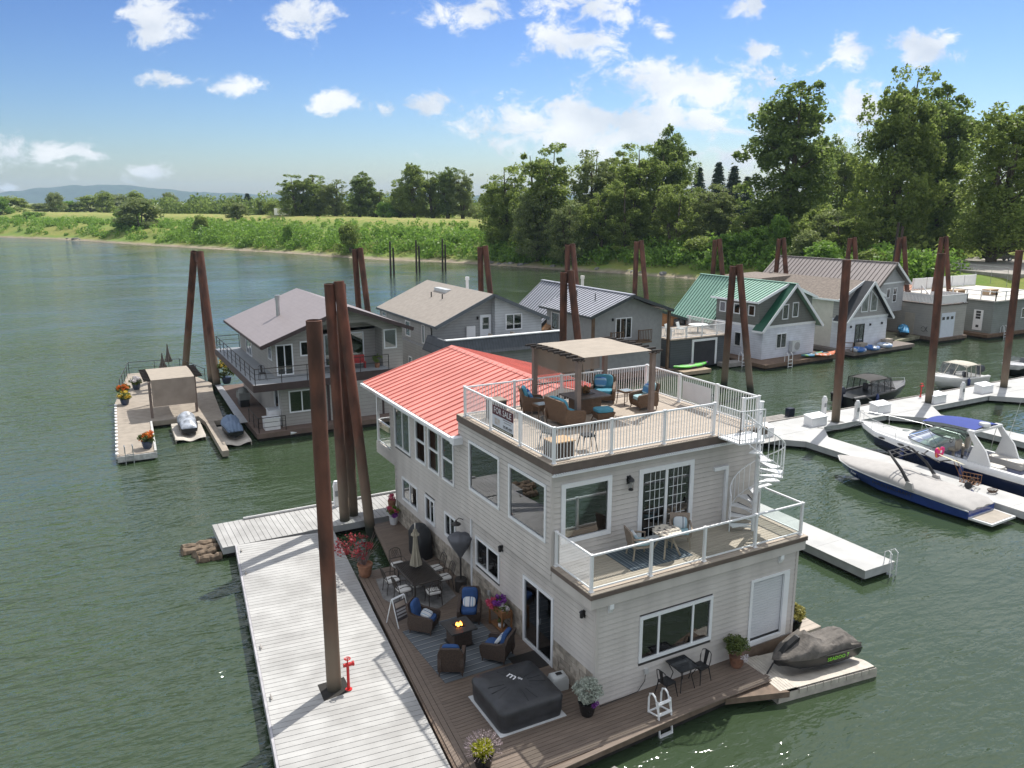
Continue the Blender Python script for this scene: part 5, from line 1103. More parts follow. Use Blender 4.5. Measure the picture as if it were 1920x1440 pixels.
# hot tub
TB = thing('hot_tub', 'inflatable square hot tub under a black printed cover', 'hot tub', (-1.97, 1.03, .5), R(-1))
M_VINYL = mat('black_vinyl', (.036, .037, .041), .42, .25, nsc=3, bump=.35, bsc=7)
def rsq(r_, z, n=48, e=.17, wob=0.0): return [(r_ * math.copysign(abs(math.cos(a)) ** e, math.cos(a)) * (1 + wob * math.sin(13 * a)), r_ * math.copysign(abs(math.sin(a)) ** e, math.sin(a)) * (1 + wob * math.sin(17 * a)), z + wob * .5 * math.sin(19 * a)) for a in [6.283 * k / n for k in range(n)]]
mb = MB(); loft(mb, [rsq(.93, .015), rsq(.955, .2), rsq(.955, .45), rsq(.94, .56)]); part('tub_wall', mb, M_VINYL, TB, smooth=True, ang=70)
mb = MB(); loft(mb, [rsq(.965, .47, wob=.006), rsq(.97, .58, wob=.008), rsq(.93, .65, wob=.006), rsq(.6, .70), rsq(.3, .73), rsq(.03, .735)], True); part('cover', mb, M_VINYL, TB, smooth=True, ang=70)
mb = MB(); 
for k in range(18): a = k * .349 + .1; mb.bar((.35 * math.cos(a), .35 * math.sin(a), .732), (.8 * math.cos(a), .8 * math.sin(a), .682), .025, .012)
part('cover_fold', mb, M_VINYL, TB)
mb = MB(); mb.box(-1.0, -1.0, .0, 1.0, 1.0, .012); part('ground_mat', mb, mat('pale_mat', (.62, .63, .64), .7, .08), TB)
M_WPRINT = mat('white_print', (.8, .8, .82), .6, .02)
text('cover_print', 'm', .34, M_WPRINT, TB, frame_mtx((.02, .30, .745), (.42, -.9, -.02), (.9, .42, .05)), xs=1.15)
text('cover_print', 'spa', .12, M_WPRINT, TB, frame_mtx((.17, .10, .75), (.42, -.9, -.02), (.9, .42, .05)))
PU = thing('spa_pump', 'pale grey spa pump unit beside the hot tub and door', 'pump', (-.52, 1.2, .5), R(-5))
mb = MB(); loft(mb, [[(-.24, -.18, 0), (.24, -.18, 0), (.24, .18, 0), (-.24, .18, 0)], [(-.25, -.19, .3), (.25, -.19, .3), (.25, .19, .3), (-.25, .19, .3)], [(-.22, -.16, .40), (.22, -.16, .40), (.22, .16, .42), (-.22, .16, .42)], [(-.17, -.11, .44), (.17, -.11, .44), (.17, .11, .455), (-.17, .11, .455)]]); part('housing', mb, mat('pale_plastic', (.52, .54, .54), .4, .05), PU, smooth=True, ang=50)
mb = MB(); mb.box(-.08, -.06, .455, .1, .06, .462); part('control_panel', mb, MATS['black_metal'], PU)
mb = MB(); mb.tube([(-.2, .1, .08), (-.35, .1, .06), (-.45, -.1, .05), (-.6, -.15, .08)], .03, 8); part('hose', mb, MATS['black_metal'], PU, smooth=True)
# swim ladder on the front edge
LD = thing('swim_ladder', 'white metal swim ladder on the front deck edge', 'ladder', (1.28, -1.2, .5), R(3))
mb = MB()
for x in (-.22, .22):
    mb = MB(); mb.tube([(x, .30, .0), (x, .30, .45), (x, .26, .58), (x, .16, .63), (x, .06, .58), (x, .0, .45), (x, -.12, .1)], .028, 8); part('grab_rail', mb, RAILW, LD, smooth=True)
    mb = MB(); mb.bar((x, -.05, .5), (x, -.22, -.75), .05, .03); part('ladder_rail', mb, RAILW, LD)
for k in range(4): mb = MB(); z = .42 - k * .3; mb.bar((-.22, -.06 - .04 * k, z), (.22, -.06 - .04 * k, z), .09, .03); part('rung', mb, RAILW, LD)
mb = MB(); mb.bar((-.22, .3, .02), (-.22, -.12, .1), .04, .03); mb.bar((-.22, .3, .02), (.22, .3, .02), .04, .03); mb.bar((.22, .3, .02), (.22, -.12, .1), .04, .03); part('base_bar', mb, RAILW, LD)
# bistro set on the front deck
def metal_chair(label, loc, rz, m=None, group='black metal cafe chairs'):
    t = thing('metal_chair', label, 'chair', loc, rz, group); m = m or MATS['black_metal']
    mb = MB(); mb.box(-.18, -.18, .44, .18, .18, .46); mb.box(-.175, -.175, .41, .175, .175, .44); part('seat', mb, m, t)
    for sx in (-1, 1):
        for sy in (-1, 1): mb = MB(); mb.cyl((sx * .16, sy * .16, .43), (sx * .22, sy * .23, 0), .02, .012, 6); part('leg', mb, m, t)
    mb = MB(); mb.tube([(-.17, .16, .45), (-.19, .2, .66), (-.16, .24, .82), (-.08, .26, .86), (.08, .26, .86), (.16, .24, .82), (.19, .2, .66), (.17, .16, .45)], .013, 6); part('back_hoop', mb, m, t, smooth=True)
    mb = MB(); mb.hexa([(-.05, .165, .45), (.05, .165, .45), (.05, .175, .45), (-.05, .175, .45), (-.07, .25, .85), (.07, .25, .85), (.07, .26, .85), (-.07, .26, .85)]); part('back_splat', mb, m, t)
    return t
BT = thing('bistro_table', 'square black metal bistro table below the front window', 'table', (2.62, -.42, .5))
M_MESH = mat('smoked_glass', (.03, .032, .035), .15, .1)
mb = MB()
for a, b in (((-.33, -.33), (.33, -.33)), ((.33, -.33), (.33, .33)), ((.33, .33), (-.33, .33)), ((-.33, .33), (-.33, -.33))): mb.bar((*a, .71), (*b, .71), .03, .025)
part('table_frame', mb, MATS['black_metal'], BT); mb = MB(); mb.box(-.31, -.31, .70, .31, .31, .71); part('glass_top', mb, M_MESH, BT)
for sx in (-1, 1):
    for sy in (-1, 1): mb = MB(); mb.tube([(sx * .3, sy * .3, .7), (sx * .18, sy * .18, .4), (sx * .26, sy * .26, 0)], .014, 6); part('leg', mb, MATS['black_metal'], BT)
metal_chair('black metal cafe chair at the front bistro table toward the swim ladder', (1.95, -.55, .5), face(1, .1)); metal_chair('black metal cafe chair at the front bistro table toward the green shrub', (3.3, -.42, .5), face(-1, -.1))
# jet ski on its drive-on float
def jetski(name, label, loc, rz, hullm, topm, covered, group='jet skis'):
    t = thing(name, label, 'jet ski', loc, rz, group)     # bow toward -x
    S_ = [(-1.5, .03, .34, .46), (-1.3, .28, .2, .52), (-.9, .46, .1, .56), (-.2, .55, .06, .56), (.6, .56, .06, .54), (1.3, .5, .08, .52), (1.45, .46, .14, .5)]
    mb = MB(); loft(mb, [[(x, -w, zt), (x, -w * .92, zb + .16), (x, 0, zb), (x, w * .92, zb + .16), (x, w, zt), (x, 0, zt + .02)] for x, w, zb, zt in S_]); part('hull', mb, hullm, t, smooth=True, ang=35)
    C_ = [(-1.52, .04, .47, .50), (-1.25, .30, .5, .66), (-.95, .46, .54, .80), (-.62, .52, .54, .98), (-.42, .54, .54, 1.12), (-.22, .54, .54, 1.02), (.05, .52, .54, .86), (.4, .48, .54, .88), (.75, .46, .53, .98), (1.0, .46, .52, .9), (1.35, .45, .5, .66), (1.47, .42, .48, .52)]
    mb = MB(); rings = []; rg = np.random.default_rng(7)
    for i, (x, w, z0, z1) in enumerate(C_):
        r_ = []
        for k in range(17):
            a = math.pi * k / 16; cx = math.cos(a); sz = math.sin(a) ** (.75 if covered else .9)
            f = (.045 * math.sin(k * 2.3 + i * 1.3) + .03 * math.sin(k * 4.1 - i * 2.7)) if covered and 0 < k < 16 else 0
            r_.append((x + f, -cx * w * (1 if sz < .6 else .82 + .18 * (1 - sz) / .4), z0 + (z1 - z0) * sz + f * .8))
        rings.append(r_)
    loft(mb, rings); part('cover' if covered else 'deck_shell', mb, topm, t, smooth=True, ang=50)
    return t
def drive_on(label, loc, rz, L_=3.7, W_=1.75, col=(.50, .46, .40)):
    t = thing('jet_ski_float', label, 'float', loc, rz, 'jet ski floats'); m = mat('float_plastic', col, .6, .12, nsc=4)
    n = 14; h = W_ / 2
    def zz(u, v):
        y = (v - .5) * W_; z = .30 - .16 * math.exp(-((abs(y) - 0) / .36) ** 2) * min(1, max(0, (u - .17) * 9)); return z if u < .97 else z - .1
    mb = MB(); mb.grid(lambda u, v: (-L_ / 2 + u * L_, (v - .5) * W_, zz(u, v)), 28, 22)
    mb.box(-L_ / 2, -h, -.12, L_ / 2, -h + .03, .20); mb.box(-L_ / 2, h - .03, -.12, L_ / 2, h, .20); mb.box(-L_ / 2, -h, -.12, -L_ / 2 + .05, h, .3); part('cradle', mb, m, t, smooth=True, ang=40)
    for k in range(10): mb = MB(); mb.box(-L_ / 2 + .75 + k * .29, -h - .03, .1, -L_ / 2 + 1.02 + k * .29, -h + .06, .245); part('edge_block', mb, m, t)
    mb = MB()
    for k in range(6): mb.box(-L_ / 2 + .06 + k * .1, -h, .30, -L_ / 2 + .15 + k * .1, h, .325)
    struct(part('bow_tread', mb, m, t), 'stuff')
    return t
drive_on('tan plastic drive-on float beside the front deck', (6.9, -1.2, .08), R(-7))
M_SKICOV = mat('taupe_cover', (.125, .112, .10), .75, .2, nsc=5, bump=.9, bsc=5, dist=.05)
JS = jetski('jet_ski', 'jet ski under a wrinkled taupe cover on the tan float', (7.12, -1.18, .3), R(-7), mat('black_hull', (.014, .015, .016), .3, .2), M_SKICOV, True)
M_LIME = mat('lime_print', (.25, .75, .03), .5, .05)
text('hull_lettering', 'SEADOO 7', .17, M_LIME, JS, frame_mtx((.42, -.565, .42), (1, .0, .02), (0, -.08, 1)), xs=1.0)
mb = MB(); mb.prismy([(-1.42, .5), (-1.05, .86), (-.72, 1.06), (-.66, 1.06), (-.66, .98), (-.95, .76), (-1.25, .5)], -.09, .09); part('cover_panel', mb, MATS['black_metal'], JS)
mb = MB(); mb.bar((-1.5, 0, .36), (-1.85, -.1, .05), .05, .01); part('bow_strap', mb, MATS['black_metal'], JS)
# ---------------------------------------------------------------- balcony set
BZ = 3.952
mb = MB(); mb.box(-1.1, -.66, 0, 1.1, .66, .01); tag(part('balcony_rug', mb, M_RUG3, loc=(2.5, 1.12, BZ)), 'blue grey striped rug on the balcony', 'rug')
M_TEAK = mat('grey_teak', (.33, .27, .21), .75, .2, nsc=10, stretch=(2, 2, .6))
T_ = thing('mosaic_table', 'round mosaic topped table on splayed wooden legs on the balcony', 'table', (2.95, .92, BZ + .01))
mb = MB(); mb.cyl((0, 0, .70), (0, 0, .74), .42, n=32); part('table_top', mb, mat('mosaic', (.12, .10, .09), .5, 0, nsc=9, col2=(.66, .60, .50), thr=(.44, .47)), T_)
for k in range(4): a = .785 + k * 1.571; mb = MB(); mb.bar((.08 * math.cos(a), .08 * math.sin(a), .7), (.42 * math.cos(a), .42 * math.sin(a), 0), .05); part('leg', mb, M_TEAK, T_)
def bchair(label, loc, rz):
    t = thing('balcony_chair', label, 'chair', loc, rz, 'woven balcony chairs'); m = mat('woven_grey', (.30, .24, .19), .8, .2, nsc=30, bump=.6, bsc=70)
    for sx in (-1, 1):
        for sy in (-1, 1): mb = MB(); mb.bar((sx * .24, sy * .23, .42), (sx * .27, sy * .28, 0), .04); part('leg', mb, M_TEAK, t)
    mb = MB(); mb.box(-.28, -.28, .36, .28, .26, .42); part('seat', mb, m, t)
    mb = MB(); mb.hexa([(-.28, .22, .36), (.28, .22, .36), (.28, .28, .36), (-.28, .28, .36), (-.30, .34, .88), (.30, .34, .88), (.30, .39, .88), (-.30, .39, .88)]); part('backrest', mb, m, t)
    for s in (-1, 1): mb = MB(); mb.tube([(s * .28, -.28, .4), (s * .30, -.29, .60), (s * .30, -.1, .63), (s * .30, .3, .66)], .03, 6); part('armrest', mb, m, t)
    mb = MB(); mb.pillow((0, -.02, .455), .5, .5, .08); part('seat_cushion', mb, M_TEALL, t, smooth=True)
r1, r2 = face(.9, -.25), face(-.55, -.8)
bchair('woven balcony chair between the picture window and the mosaic table', (2.15, 1.15, BZ + .01), r1); bchair('woven balcony chair in front of the balcony sliding door', (3.72, 1.2, BZ + .01), r2)
pillow('white and navy striped pillow on the chair by the picture window', at((2.15, 1.15, BZ), r1, 0, .17, .66), r1, M_PWHT, tilt=65); pillow('white and navy striped pillow on the chair by the balcony door', at((3.72, 1.2, BZ), r2, 0, .17, .66), r2, M_PWHT, tilt=65)
# ---------------------------------------------------------------- roof deck furniture
RZ_ = 7.002
PG = thing('pergola', 'brown roof deck pergola with beige fabric canopy', 'pergola', (0, 0, RZ_))
M_PPOST = mat('mauve_brown_post', (.20, .155, .135), .7, .1, nsc=3); M_PDARK = mat('dark_slat', (.04, .032, .028), .8, .3, nsc=6); M_FAB = mat('canopy_fabric', (.50, .44, .37), .9, .06, nsc=3, transl=.3)
px0, px1, py0, py1 = 2.3, 5.25, 4.72, 7.45
for x in (px0, px1):
    for y in (py0, py1): mb = MB(); mb.box(x - .075, y - .075, 0, x + .075, y + .075, 2.1); mb.box(x - .1, y - .1, 0, x + .1, y + .1, .04); mb.box(x - .1, y - .1, 2.06, x + .1, y + .1, 2.1); part('post', mb, M_PPOST, PG)
def zarch(y): t = (y - py0) / (py1 - py0); return 2.14 + .035 * (1 - (2 * t - 1) ** 2)
for x in (px0, px1):
    for dx in (-.06, .06):
        mb = MB(); mb.tube([(x + dx, py0 - .25 + (py1 - py0 + .5) * i / 12, zarch(py0 + (py1 - py0) * i / 12)) for i in range(13)], .03, 4); part('arched_beam', mb, M_PDARK, PG)
for i in range(9):
    y = py0 - .12 + (py1 - py0 + .24) * i / 8
    for s, x in ((-1, px0), (1, px1)): mb = MB(); mb.bar((x - .3 if s < 0 else x - .12, y, zarch(y) + .05), (x + .12 if s < 0 else x + .3, y, zarch(y) + .05), .05, .07); part('rafter_tail', mb, M_PDARK, PG)
mb = MB(); mb.grid(lambda u, v: (px0 + .14 + u * (px1 - px0 - .28), py0 - .1 + v * (py1 - py0 + .2), zarch(py0 + v * (py1 - py0)) + .07 + .012 * math.sin(u * 14) * math.sin(v * 9)), 16, 20); cn = part('canopy', mb, M_FAB, PG, smooth=True, ang=180)
mb = MB(); mb.grid(lambda u, v: (px0 + .14 + u * (px1 - px0 - .28), py1 + .1 + .02 * math.sin(u * 20), 2.2 - v * 1.12), 16, 4); part('back_valance', mb, mat('mesh_fabric', (.30, .24, .20), .9, .05, alpha=.72), cn, smooth=True, ang=180)
mb = MB(); mb.grid(lambda u, v: (px0 + .1 + u * 1.9, py1 + .14, 2.1 - v * 1.35), 8, 4); part('mesh_screen', mb, mat('sheer_mesh', (.34, .27, .23), .9, .05, alpha=.42), cn)
mb = MB(); mb.cyl((px0 + .1, py1 + .14, .75), (px0 + 2.0, py1 + .14, .75), .03, n=8); part('screen_bar', mb, MATS['dark_bronze'], cn)
mb = MB(); mb.tube([(px0 + .12, py0 - .06, 2.0 - .1 * i) for i in range(14)], .01, 4); part('string_light_cord', mb, MATS['black_metal'], PG)
g2 = 'brown wicker seats on the roof deck'
armchair('wicker_loveseat', 'brown wicker loveseat with teal cushions at the pergola corner post', (2.02, 5.0, RZ_), face(1, .06), M_WICK2, M_TEAL, g2, w=1.28, tuft=False)
A1 = ((1.85, 6.8, RZ_), face(.93, -.36)); armchair('wicker_lounge_chair', 'brown wicker chair with teal cushions by the rear roof railing beside the black box', *A1, M_WICK2, M_TEAL, g2, w=.72, tuft=False)
A2 = ((4.85, 6.95, RZ_), face(-.62, -.78)); armchair('wicker_lounge_chair', 'brown wicker chair with teal cushions in the far corner under the pergola', *A2, M_WICK2, M_TEAL, g2, w=.95, tuft=False)
A3 = ((5.5, 5.45, RZ_), face(-1, .12)); armchair('wicker_lounge_chair', 'brown wicker chair with pale teal cushions facing the pergola table', *A3, M_WICK2, M_TEALL, g2, w=.74, tuft=False)
for o in bpy.data.objects:
    if o.name.startswith(('wicker_loveseat', 'wicker_lounge_chair')): o.scale = (.93, .93, .93)
pillow('ocean blue pillow on the roof chair beside the black box', at(*A1, 0, .12, .66), A1[1], M_PBLUE, tilt=60); pillow('ocean blue pillow on the roof chair in the far pergola corner', at(*A2, -.1, .14, .68), A2[1], M_PBLUE, tilt=65); pillow('ocean blue pillow on the pale teal roof chair', at(*A3, 0, .13, .68), A3[1], M_PBLUE, tilt=65)
CT = thing('coffee_table', 'dark rectangular fire table under the pergola with a dried centrepiece', 'table', (3.4, 5.95, RZ_))
mb = MB(); mb.box(-.72, -.52, .60, .72, .52, .64); part('table_top', mb, mat('brown_slate', (.10, .085, .075), .4, .4, nsc=4), CT); mb = MB(); mb.box(-.46, -.3, .02, .46, .3, .6); part('base_cabinet', mb, M_WICK2, CT)
mb = MB(); mb.box(-.3, -.12, .64, .34, .12, .655); part('burner_lid', mb, MATS['dark_bronze'], CT)
plant('dried_centrepiece', 'dried brown leaf centrepiece on the pergola table', 'decoration', (3.45, 6.15, RZ_ + .64), P_TERR, [(.1, 0), (.16, .03), (.14, .06), (.1, .06)], [('dried_leaves', ball((0, 0, .12), .2, 24, 21, .5), .08, 24, .05, foliage('dried_leaves', (.10, .055, .025), (.22, .13, .06), .2, 3))])
def side_table(label, loc, s=.46, h=.5):
    t = thing('side_table', label, 'table', loc, 0, 'small wicker side tables'); mb = MB(); mb.box(-s / 2, -s / 2, h - .06, s / 2, s / 2, h); part('table_top', mb, M_WICK2, t)
    mb = MB(); mb.box(-s / 2 + .04, -s / 2 + .04, h, s / 2 - .04, s / 2 - .04, h + .006); part('glass_inset', mb, mat('table_glass', (.28, .33, .33), .12, .05), t)
    for sx in (-1, 1):
        for sy in (-1, 1): mb = MB(); mb.cyl((sx * (s / 2 - .03), sy * (s / 2 - .03), h - .04), (sx * s / 2, sy * s / 2, 0), .02, .014, 6); part('leg', mb, M_WICK2, t)
side_table('small wicker side table between the loveseat and the rear roof chair', (1.72, 6.02, RZ_)); side_table('small wicker side table between the two far pergola chairs', (5.35, 6.25, RZ_))
OT = thing('ottoman', 'wicker ottoman with teal cushion beside the pergola table', 'ottoman', (3.3, 4.72, RZ_), R(-10)); mb = MB(); mb.hexa([(-.26, -.2, .12), (.26, -.2, .12), (.26, .2, .12), (-.26, .2, .12), (-.32, -.26, .34), (.32, -.26, .34), (.32, .26, .34), (-.32, .26, .34)]); part('wicker_base', mb, M_WICK2, OT); mb = MB(); mb.pillow((0, 0, .4), .62, .5, .14); part('cushion', mb, M_TEAL, OT, smooth=True)
for sx in (-1, 1):
    for sy in (-1, 1): mb = MB(); mb.cyl((sx * .26, sy * .2, .16), (sx * .31, sy * .25, 0), .022, .014, 6); part('leg', mb, M_WICK2, OT)
metal_chair('black metal cafe chair by the for sale sign on the roof deck', (.35, 3.25, RZ_), face(.5, -1)); metal_chair('black metal cafe chair by the front roof railing', (1.15, 2.45, RZ_), face(-1, .2))
CB = thing('woven_box', 'dark woven cube box with tan wooden lid at the roof deck corner', 'box', (.12, 2.33, RZ_)); mb = MB(); mb.box(-.33, -.28, .0, .33, .28, .46); part('basket', mb, M_WICK, CB); mb = MB(); mb.box(-.35, -.3, .46, .35, .3, .49); part('lid', mb, mat('tan_wood', (.50, .33, .18), .6, .12, nsc=6), CB)
CB2 = thing('storage_box', 'black storage box with grey lid behind the for sale sign', 'box', (.42, 6.75, RZ_)); mb = MB(); mb.box(-.26, -.26, 0, .26, .26, .62); part('box_body', mb, MATS['black_metal'], CB2); mb = MB(); mb.box(-.28, -.28, .62, .28, .28, .66); part('lid', mb, mat('grey_lid', (.22, .19, .16), .7, .1), CB2)
# for sale banner on the railing
SG = thing('for_sale_sign', 'maroon and white for sale banner tied to the roof railing', 'sign', (-.43, 0, 0))
fs = Face(0, 0, -90); y0, y1, z0, z1 = 4.02, 5.35, 7.17, 7.90
mb = MB(); fs.box(mb, -y1, -y0, z0 + .44, z1, 0, .01); part('header_panel', mb, mat('maroon', (.085, .01, .022), .5, .05), SG); mb = MB(); fs.box(mb, -y1, -y0, z0 + .09, z0 + .44, 0, .01); part('white_panel', mb, mat('banner_white', (.66, .68, .74), .5, .02), SG); mb = MB(); fs.box(mb, -y1, -y0, z0, z0 + .09, 0, .01); part('footer_panel', mb, MATS['black_metal'], SG)
def st(s, y, z, size, m, xs=1, al='CENTER'): text('banner_text', s, size, m, SG, frame_mtx((-.014, y, z), (0, -1, 0), (0, 0, 1)), al, .002, xs)
st('FOR SALE', (y0 + y1) / 2, 7.755, .27, M_WPRINT, .98); M_BPRINT = mat('black_print', (.02, .02, .025), .6, .02)
st('502-807-6504', 4.36, 7.36, .105, M_BPRINT, .95)
mb = MB()
for z, a, b, h in ((7.55, 4.1, 4.65, .03), (7.48, 4.15, 4.6, .025), (7.30, 4.1, 4.65, .014)): fs.box(mb, -b, -a, z, z + h, .0102, .012)
part('print_line', mb, mat('grey_print', (.25, .24, .26), .6, .05), SG); mb = MB(); fs.box(mb, -5.2, -4.85, 7.32, 7.52, .0102, .012); part('print_photo', mb, mat('photo_print', (.5, .42, .36), .6, 0, nsc=7, col2=(.62, .63, .68)), SG)
mb = MB(); fs.box(mb, -5.28, -4.1, 7.2, 7.235, .0102, .012); part('print_line', mb, mat('pale_print', (.5, .48, .4), .6, .3, nsc=30), SG)
mb = MB(); mb.box(7.10, 3.85, 7.2, 7.11, 5.3, 7.85); tag(part('sign_back', mb, mat('sign_back_white', (.66, .67, .69), .6, .04)), 'plain white back of a banner on the far side roof railing', 'sign')
# ---------------------------------------------------------------- the neighbouring floating houses
def wallmat(key, col, course=.2, axis=2, depth=.35, **k): return mat(key, col, .75, .07, nsc=1.5, lines=course, lineaxis=axis, linedepth=depth, bump=.25, **k)
def gable(mb, x0, x1, y0, y1, z0, ze, xr, zr, ze2=None): return mb.prismy([(x0, z0), (x1, z0), (x1, ze if ze2 is None else ze2), (xr, zr), (x0, ze)], y0, y1)
def slope(par, e, r_, y0, y1, m, th=.12, name='roof_slope', fascia=None):
    mb = MB(); mb.slab((e[0], y0, e[1]), (e[0], y1, e[1]), (r_[0], y1, r_[1]), (r_[0], y0, r_[1]), th); s = part(name, mb, m, par)
    if fascia:
        mb = MB(); a, b = Vector((e[0], y0 - .02, e[1] - th * .7)), Vector((r_[0], y0 - .02, r_[1] - th * .7)); mb.bar(a, b, .06, th + .12); part('rake_trim', mb, fascia, s)
        mb = MB(); mb.bar((e[0], y0, e[1] - th * .6), (e[0], y1, e[1] - th * .6), .07, th + .04); part('eave_trim', mb, fascia, s)
    return s
def ribs(par, e, r_, y0, y1, n, m, w=.05, h=.05):
    """standing seams, one long batten each"""
    d = Vector((r_[0] - e[0], 0, r_[1] - e[1])).normalized(); nn = Vector((-d.z, 0, d.x)); nn = nn if nn.z > 0 else -nn; L_ = math.dist(e, r_)
    mb = MB(); mb.bar((0, 0, 0), Vector((r_[0] - e[0], 0, r_[1] - e[1])), w, h, up=nn); me = mb.mesh('roof_seam', m)
    for k in range(n): obj('roof_seam', me, par, (e[0] + nn.x * h * .4, y0 + (y1 - y0) * (k + .5) / n, e[1] + nn.z * h * .4))
def barrail(par, pts, z0, h=.95, m=None, bars=3, posts=1.6, w=.04):
    m = m or MATS['dark_bronze']
    for a, b in zip(pts[:-1], pts[1:]):
        a, b = Vector((*a, 0)), Vector((*b, 0)); L_ = (b - a).length; mb = MB()
        for k in range(bars): z = z0 + h * (1 - k / bars); mb.bar(a + Vector((0, 0, z)), b + Vector((0, 0, z)), w if k == 0 else w * .6)
        n = max(1, round(L_ / posts))
        for i in range(n + 1): c = a + (b - a) * i / n; mb.bar(c + Vector((0, 0, z0)), c + Vector((0, 0, z0 + h)), w)
        part('railing', mb, m, par)
def picket(par, pts, z0, h=.95, m=None, sp=.14, w=.03):
    m = m or RAILW
    for a, b in zip(pts[:-1], pts[1:]):
        a, b = Vector((*a, 0)), Vector((*b, 0)); L_ = (b - a).length; Z = Vector((0, 0, 1)); mb = MB()
        mb.bar(a + Z * (z0 + h), b + Z * (z0 + h), .08, .05); mb.bar(a + Z * (z0 + .1), b + Z * (z0 + .1), .05)
        n = int(L_ / sp)
        for i in range(n + 1): c = a + (b - a) * i / n; mb.bar(c + Z * (z0 + (0 if i % 12 == 0 else .1)), c + Z * (z0 + h + (.06 if i % 12 == 0 else 0)), .09 if i % 12 == 0 else w)
        part('railing', mb, m, par)
def floatbase(par, x0, y0, x1, y1, m=None, z=.5, name='deck'):
    mb = MB(); mb.box(x0, y0, .2, x1, y1, z); part(name, mb, m or M_EDGE, par); mb = MB(); mb.box(x0 + .1, y0 + .15, -.3, x1 - .1, y1 - .1, .2); part('float_logs', mb, MATS['float_black'], par)
DW = glassmat('far_glass', (.5, .55, .5))
wk = dict(glass=DW, fw=.08)
# --- B: taupe house with purple-brown roof
HB = thing('floating_house', 'taupe floating house with purple brown metal roof and dark railed decks', 'house'); mB = wallmat('taupe_shake', (.36, .345, .325), .2)
mb = MB(); mb.box(-1, 32.4, .45, 7.4, 45, 3.2); part('lower_wall', mb, mB, HB)
mb = MB(); mb.box(-1, 33.6, 3.2, 2.1, 45, 5.6); mb.box(2.1, 35.0, 3.2, 6.0, 45, 5.9); mb.box(6.0, 33.6, 3.2, 7.4, 45, 5.9); part('upper_wall', mb, mB, HB)
mb = MB(); mb.prismy([(-1, 5.55), (2.1, 5.55), (2.1, 6.4), (4.9, 6.4), (6.0, 5.9), (7.4, 5.85), (3.5, 7.4)], 33.62, 33.8); mb.prismy([(-1, 5.5), (7.4, 5.8), (3.5, 7.42)], 35.0, 45); part('gable_wall', mb, mB, HB)
mR = mat('purple_roof', (.255, .222, .225), .5, .05, lines=.3, lineaxis=0, linedepth=.12); mBF = mat('dark_brown_trim', (.06, .04, .04), .6, .1)
slope(HB, (-1.95, 5.5), (3.5, 7.58), 32.7, 45.5, mR, fascia=mBF); slope(HB, (7.85, 5.95), (3.5, 7.58), 32.7, 45.5, mR, fascia=mBF)
mb = MB(); mb.box(-2.7, 31.6, 3.2, 2.1, 33.6, 3.42); mb.box(-2.7, 33.6, 3.2, -1, 45.5, 3.42); mb.box(2.1, 32.4, 3.2, 6.1, 35, 3.42); part('upper_deck', mb, mat('grey_deck_coating', (.30, .32, .34), .6, .06), HB)
mb = MB(); mb.box(-2.75, 31.55, 3.0, 2.15, 31.62, 3.43); mb.box(-2.76, 31.62, 3.0, -2.7, 45.5, 3.43); mb.box(2.15, 32.34, 3.0, 7.45, 32.42, 3.43); part('deck_fascia', mb, mBF, HB)
barrail(HB, [(-2.6, 45.4), (-2.6, 31.7), (2.05, 31.7)], 3.42); barrail(HB, [(2.2, 32.5), (6.0, 32.5)], 3.42, bars=2); barrail(HB, [(-2.6, 45.4), (-1, 45.4)], 3.42)
f = Face(0, 33.6, 0); fl = Face(0, 32.4, 0); fs_ = Face(-1, 0, -90); fr = Face(0, 35.0, 0)
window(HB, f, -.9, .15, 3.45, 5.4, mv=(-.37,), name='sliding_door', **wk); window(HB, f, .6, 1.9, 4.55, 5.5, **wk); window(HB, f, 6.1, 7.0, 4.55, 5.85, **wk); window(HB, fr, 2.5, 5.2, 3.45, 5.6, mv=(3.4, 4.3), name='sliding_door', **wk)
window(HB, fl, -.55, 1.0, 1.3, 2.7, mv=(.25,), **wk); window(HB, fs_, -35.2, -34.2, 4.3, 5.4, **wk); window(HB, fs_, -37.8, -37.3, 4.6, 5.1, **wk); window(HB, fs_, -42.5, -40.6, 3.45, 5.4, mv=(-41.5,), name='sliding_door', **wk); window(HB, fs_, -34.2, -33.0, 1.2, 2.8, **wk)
mb = MB(); fl.box(mb, 1.85, 5.55, .5, 3.0, 0, .05); gd = part('garage_door_frame', mb, mBF, HB)
for k in range(10): mb = MB(); fl.box(mb, 2.0, 5.4, .52 + k * .238, .745 + k * .238, .05, .07); part('door_slat', mb, mat('taupe_door', (.36, .345, .33), .6, .04), gd)
mb = MB(); mb.cyl((.6, 39.0, 6.3), (.6, 39.0, 7.5), .14, n=12); mb.cyl((.6, 39, 7.5), (.6, 39, 7.85), .18, n=12); part('flue', mb, MATS['grey_metal'], HB, smooth=True)
floatbase(HB, -2.75, 31.4, 7.5, 46, mat('brown_deck_flat', (.15, .105, .085), .8, .12, lines=.14, lineaxis=1))
barrail(HB, [(-2.6, 34.5), (-2.6, 31.6), (-1.0, 31.6)], .5, .9, bars=3)
mb = MB(); mb.cyl((-.8, 31.5, .3), (1.2, 31.7, .3), .14, n=10); mb.cyl((1.9, 31.8, .3), (4.2, 31.9, .3), .14, n=10); part('fender', mb, mat('fender_white', (.7, .72, .72), .4, .1), HB, smooth=True)
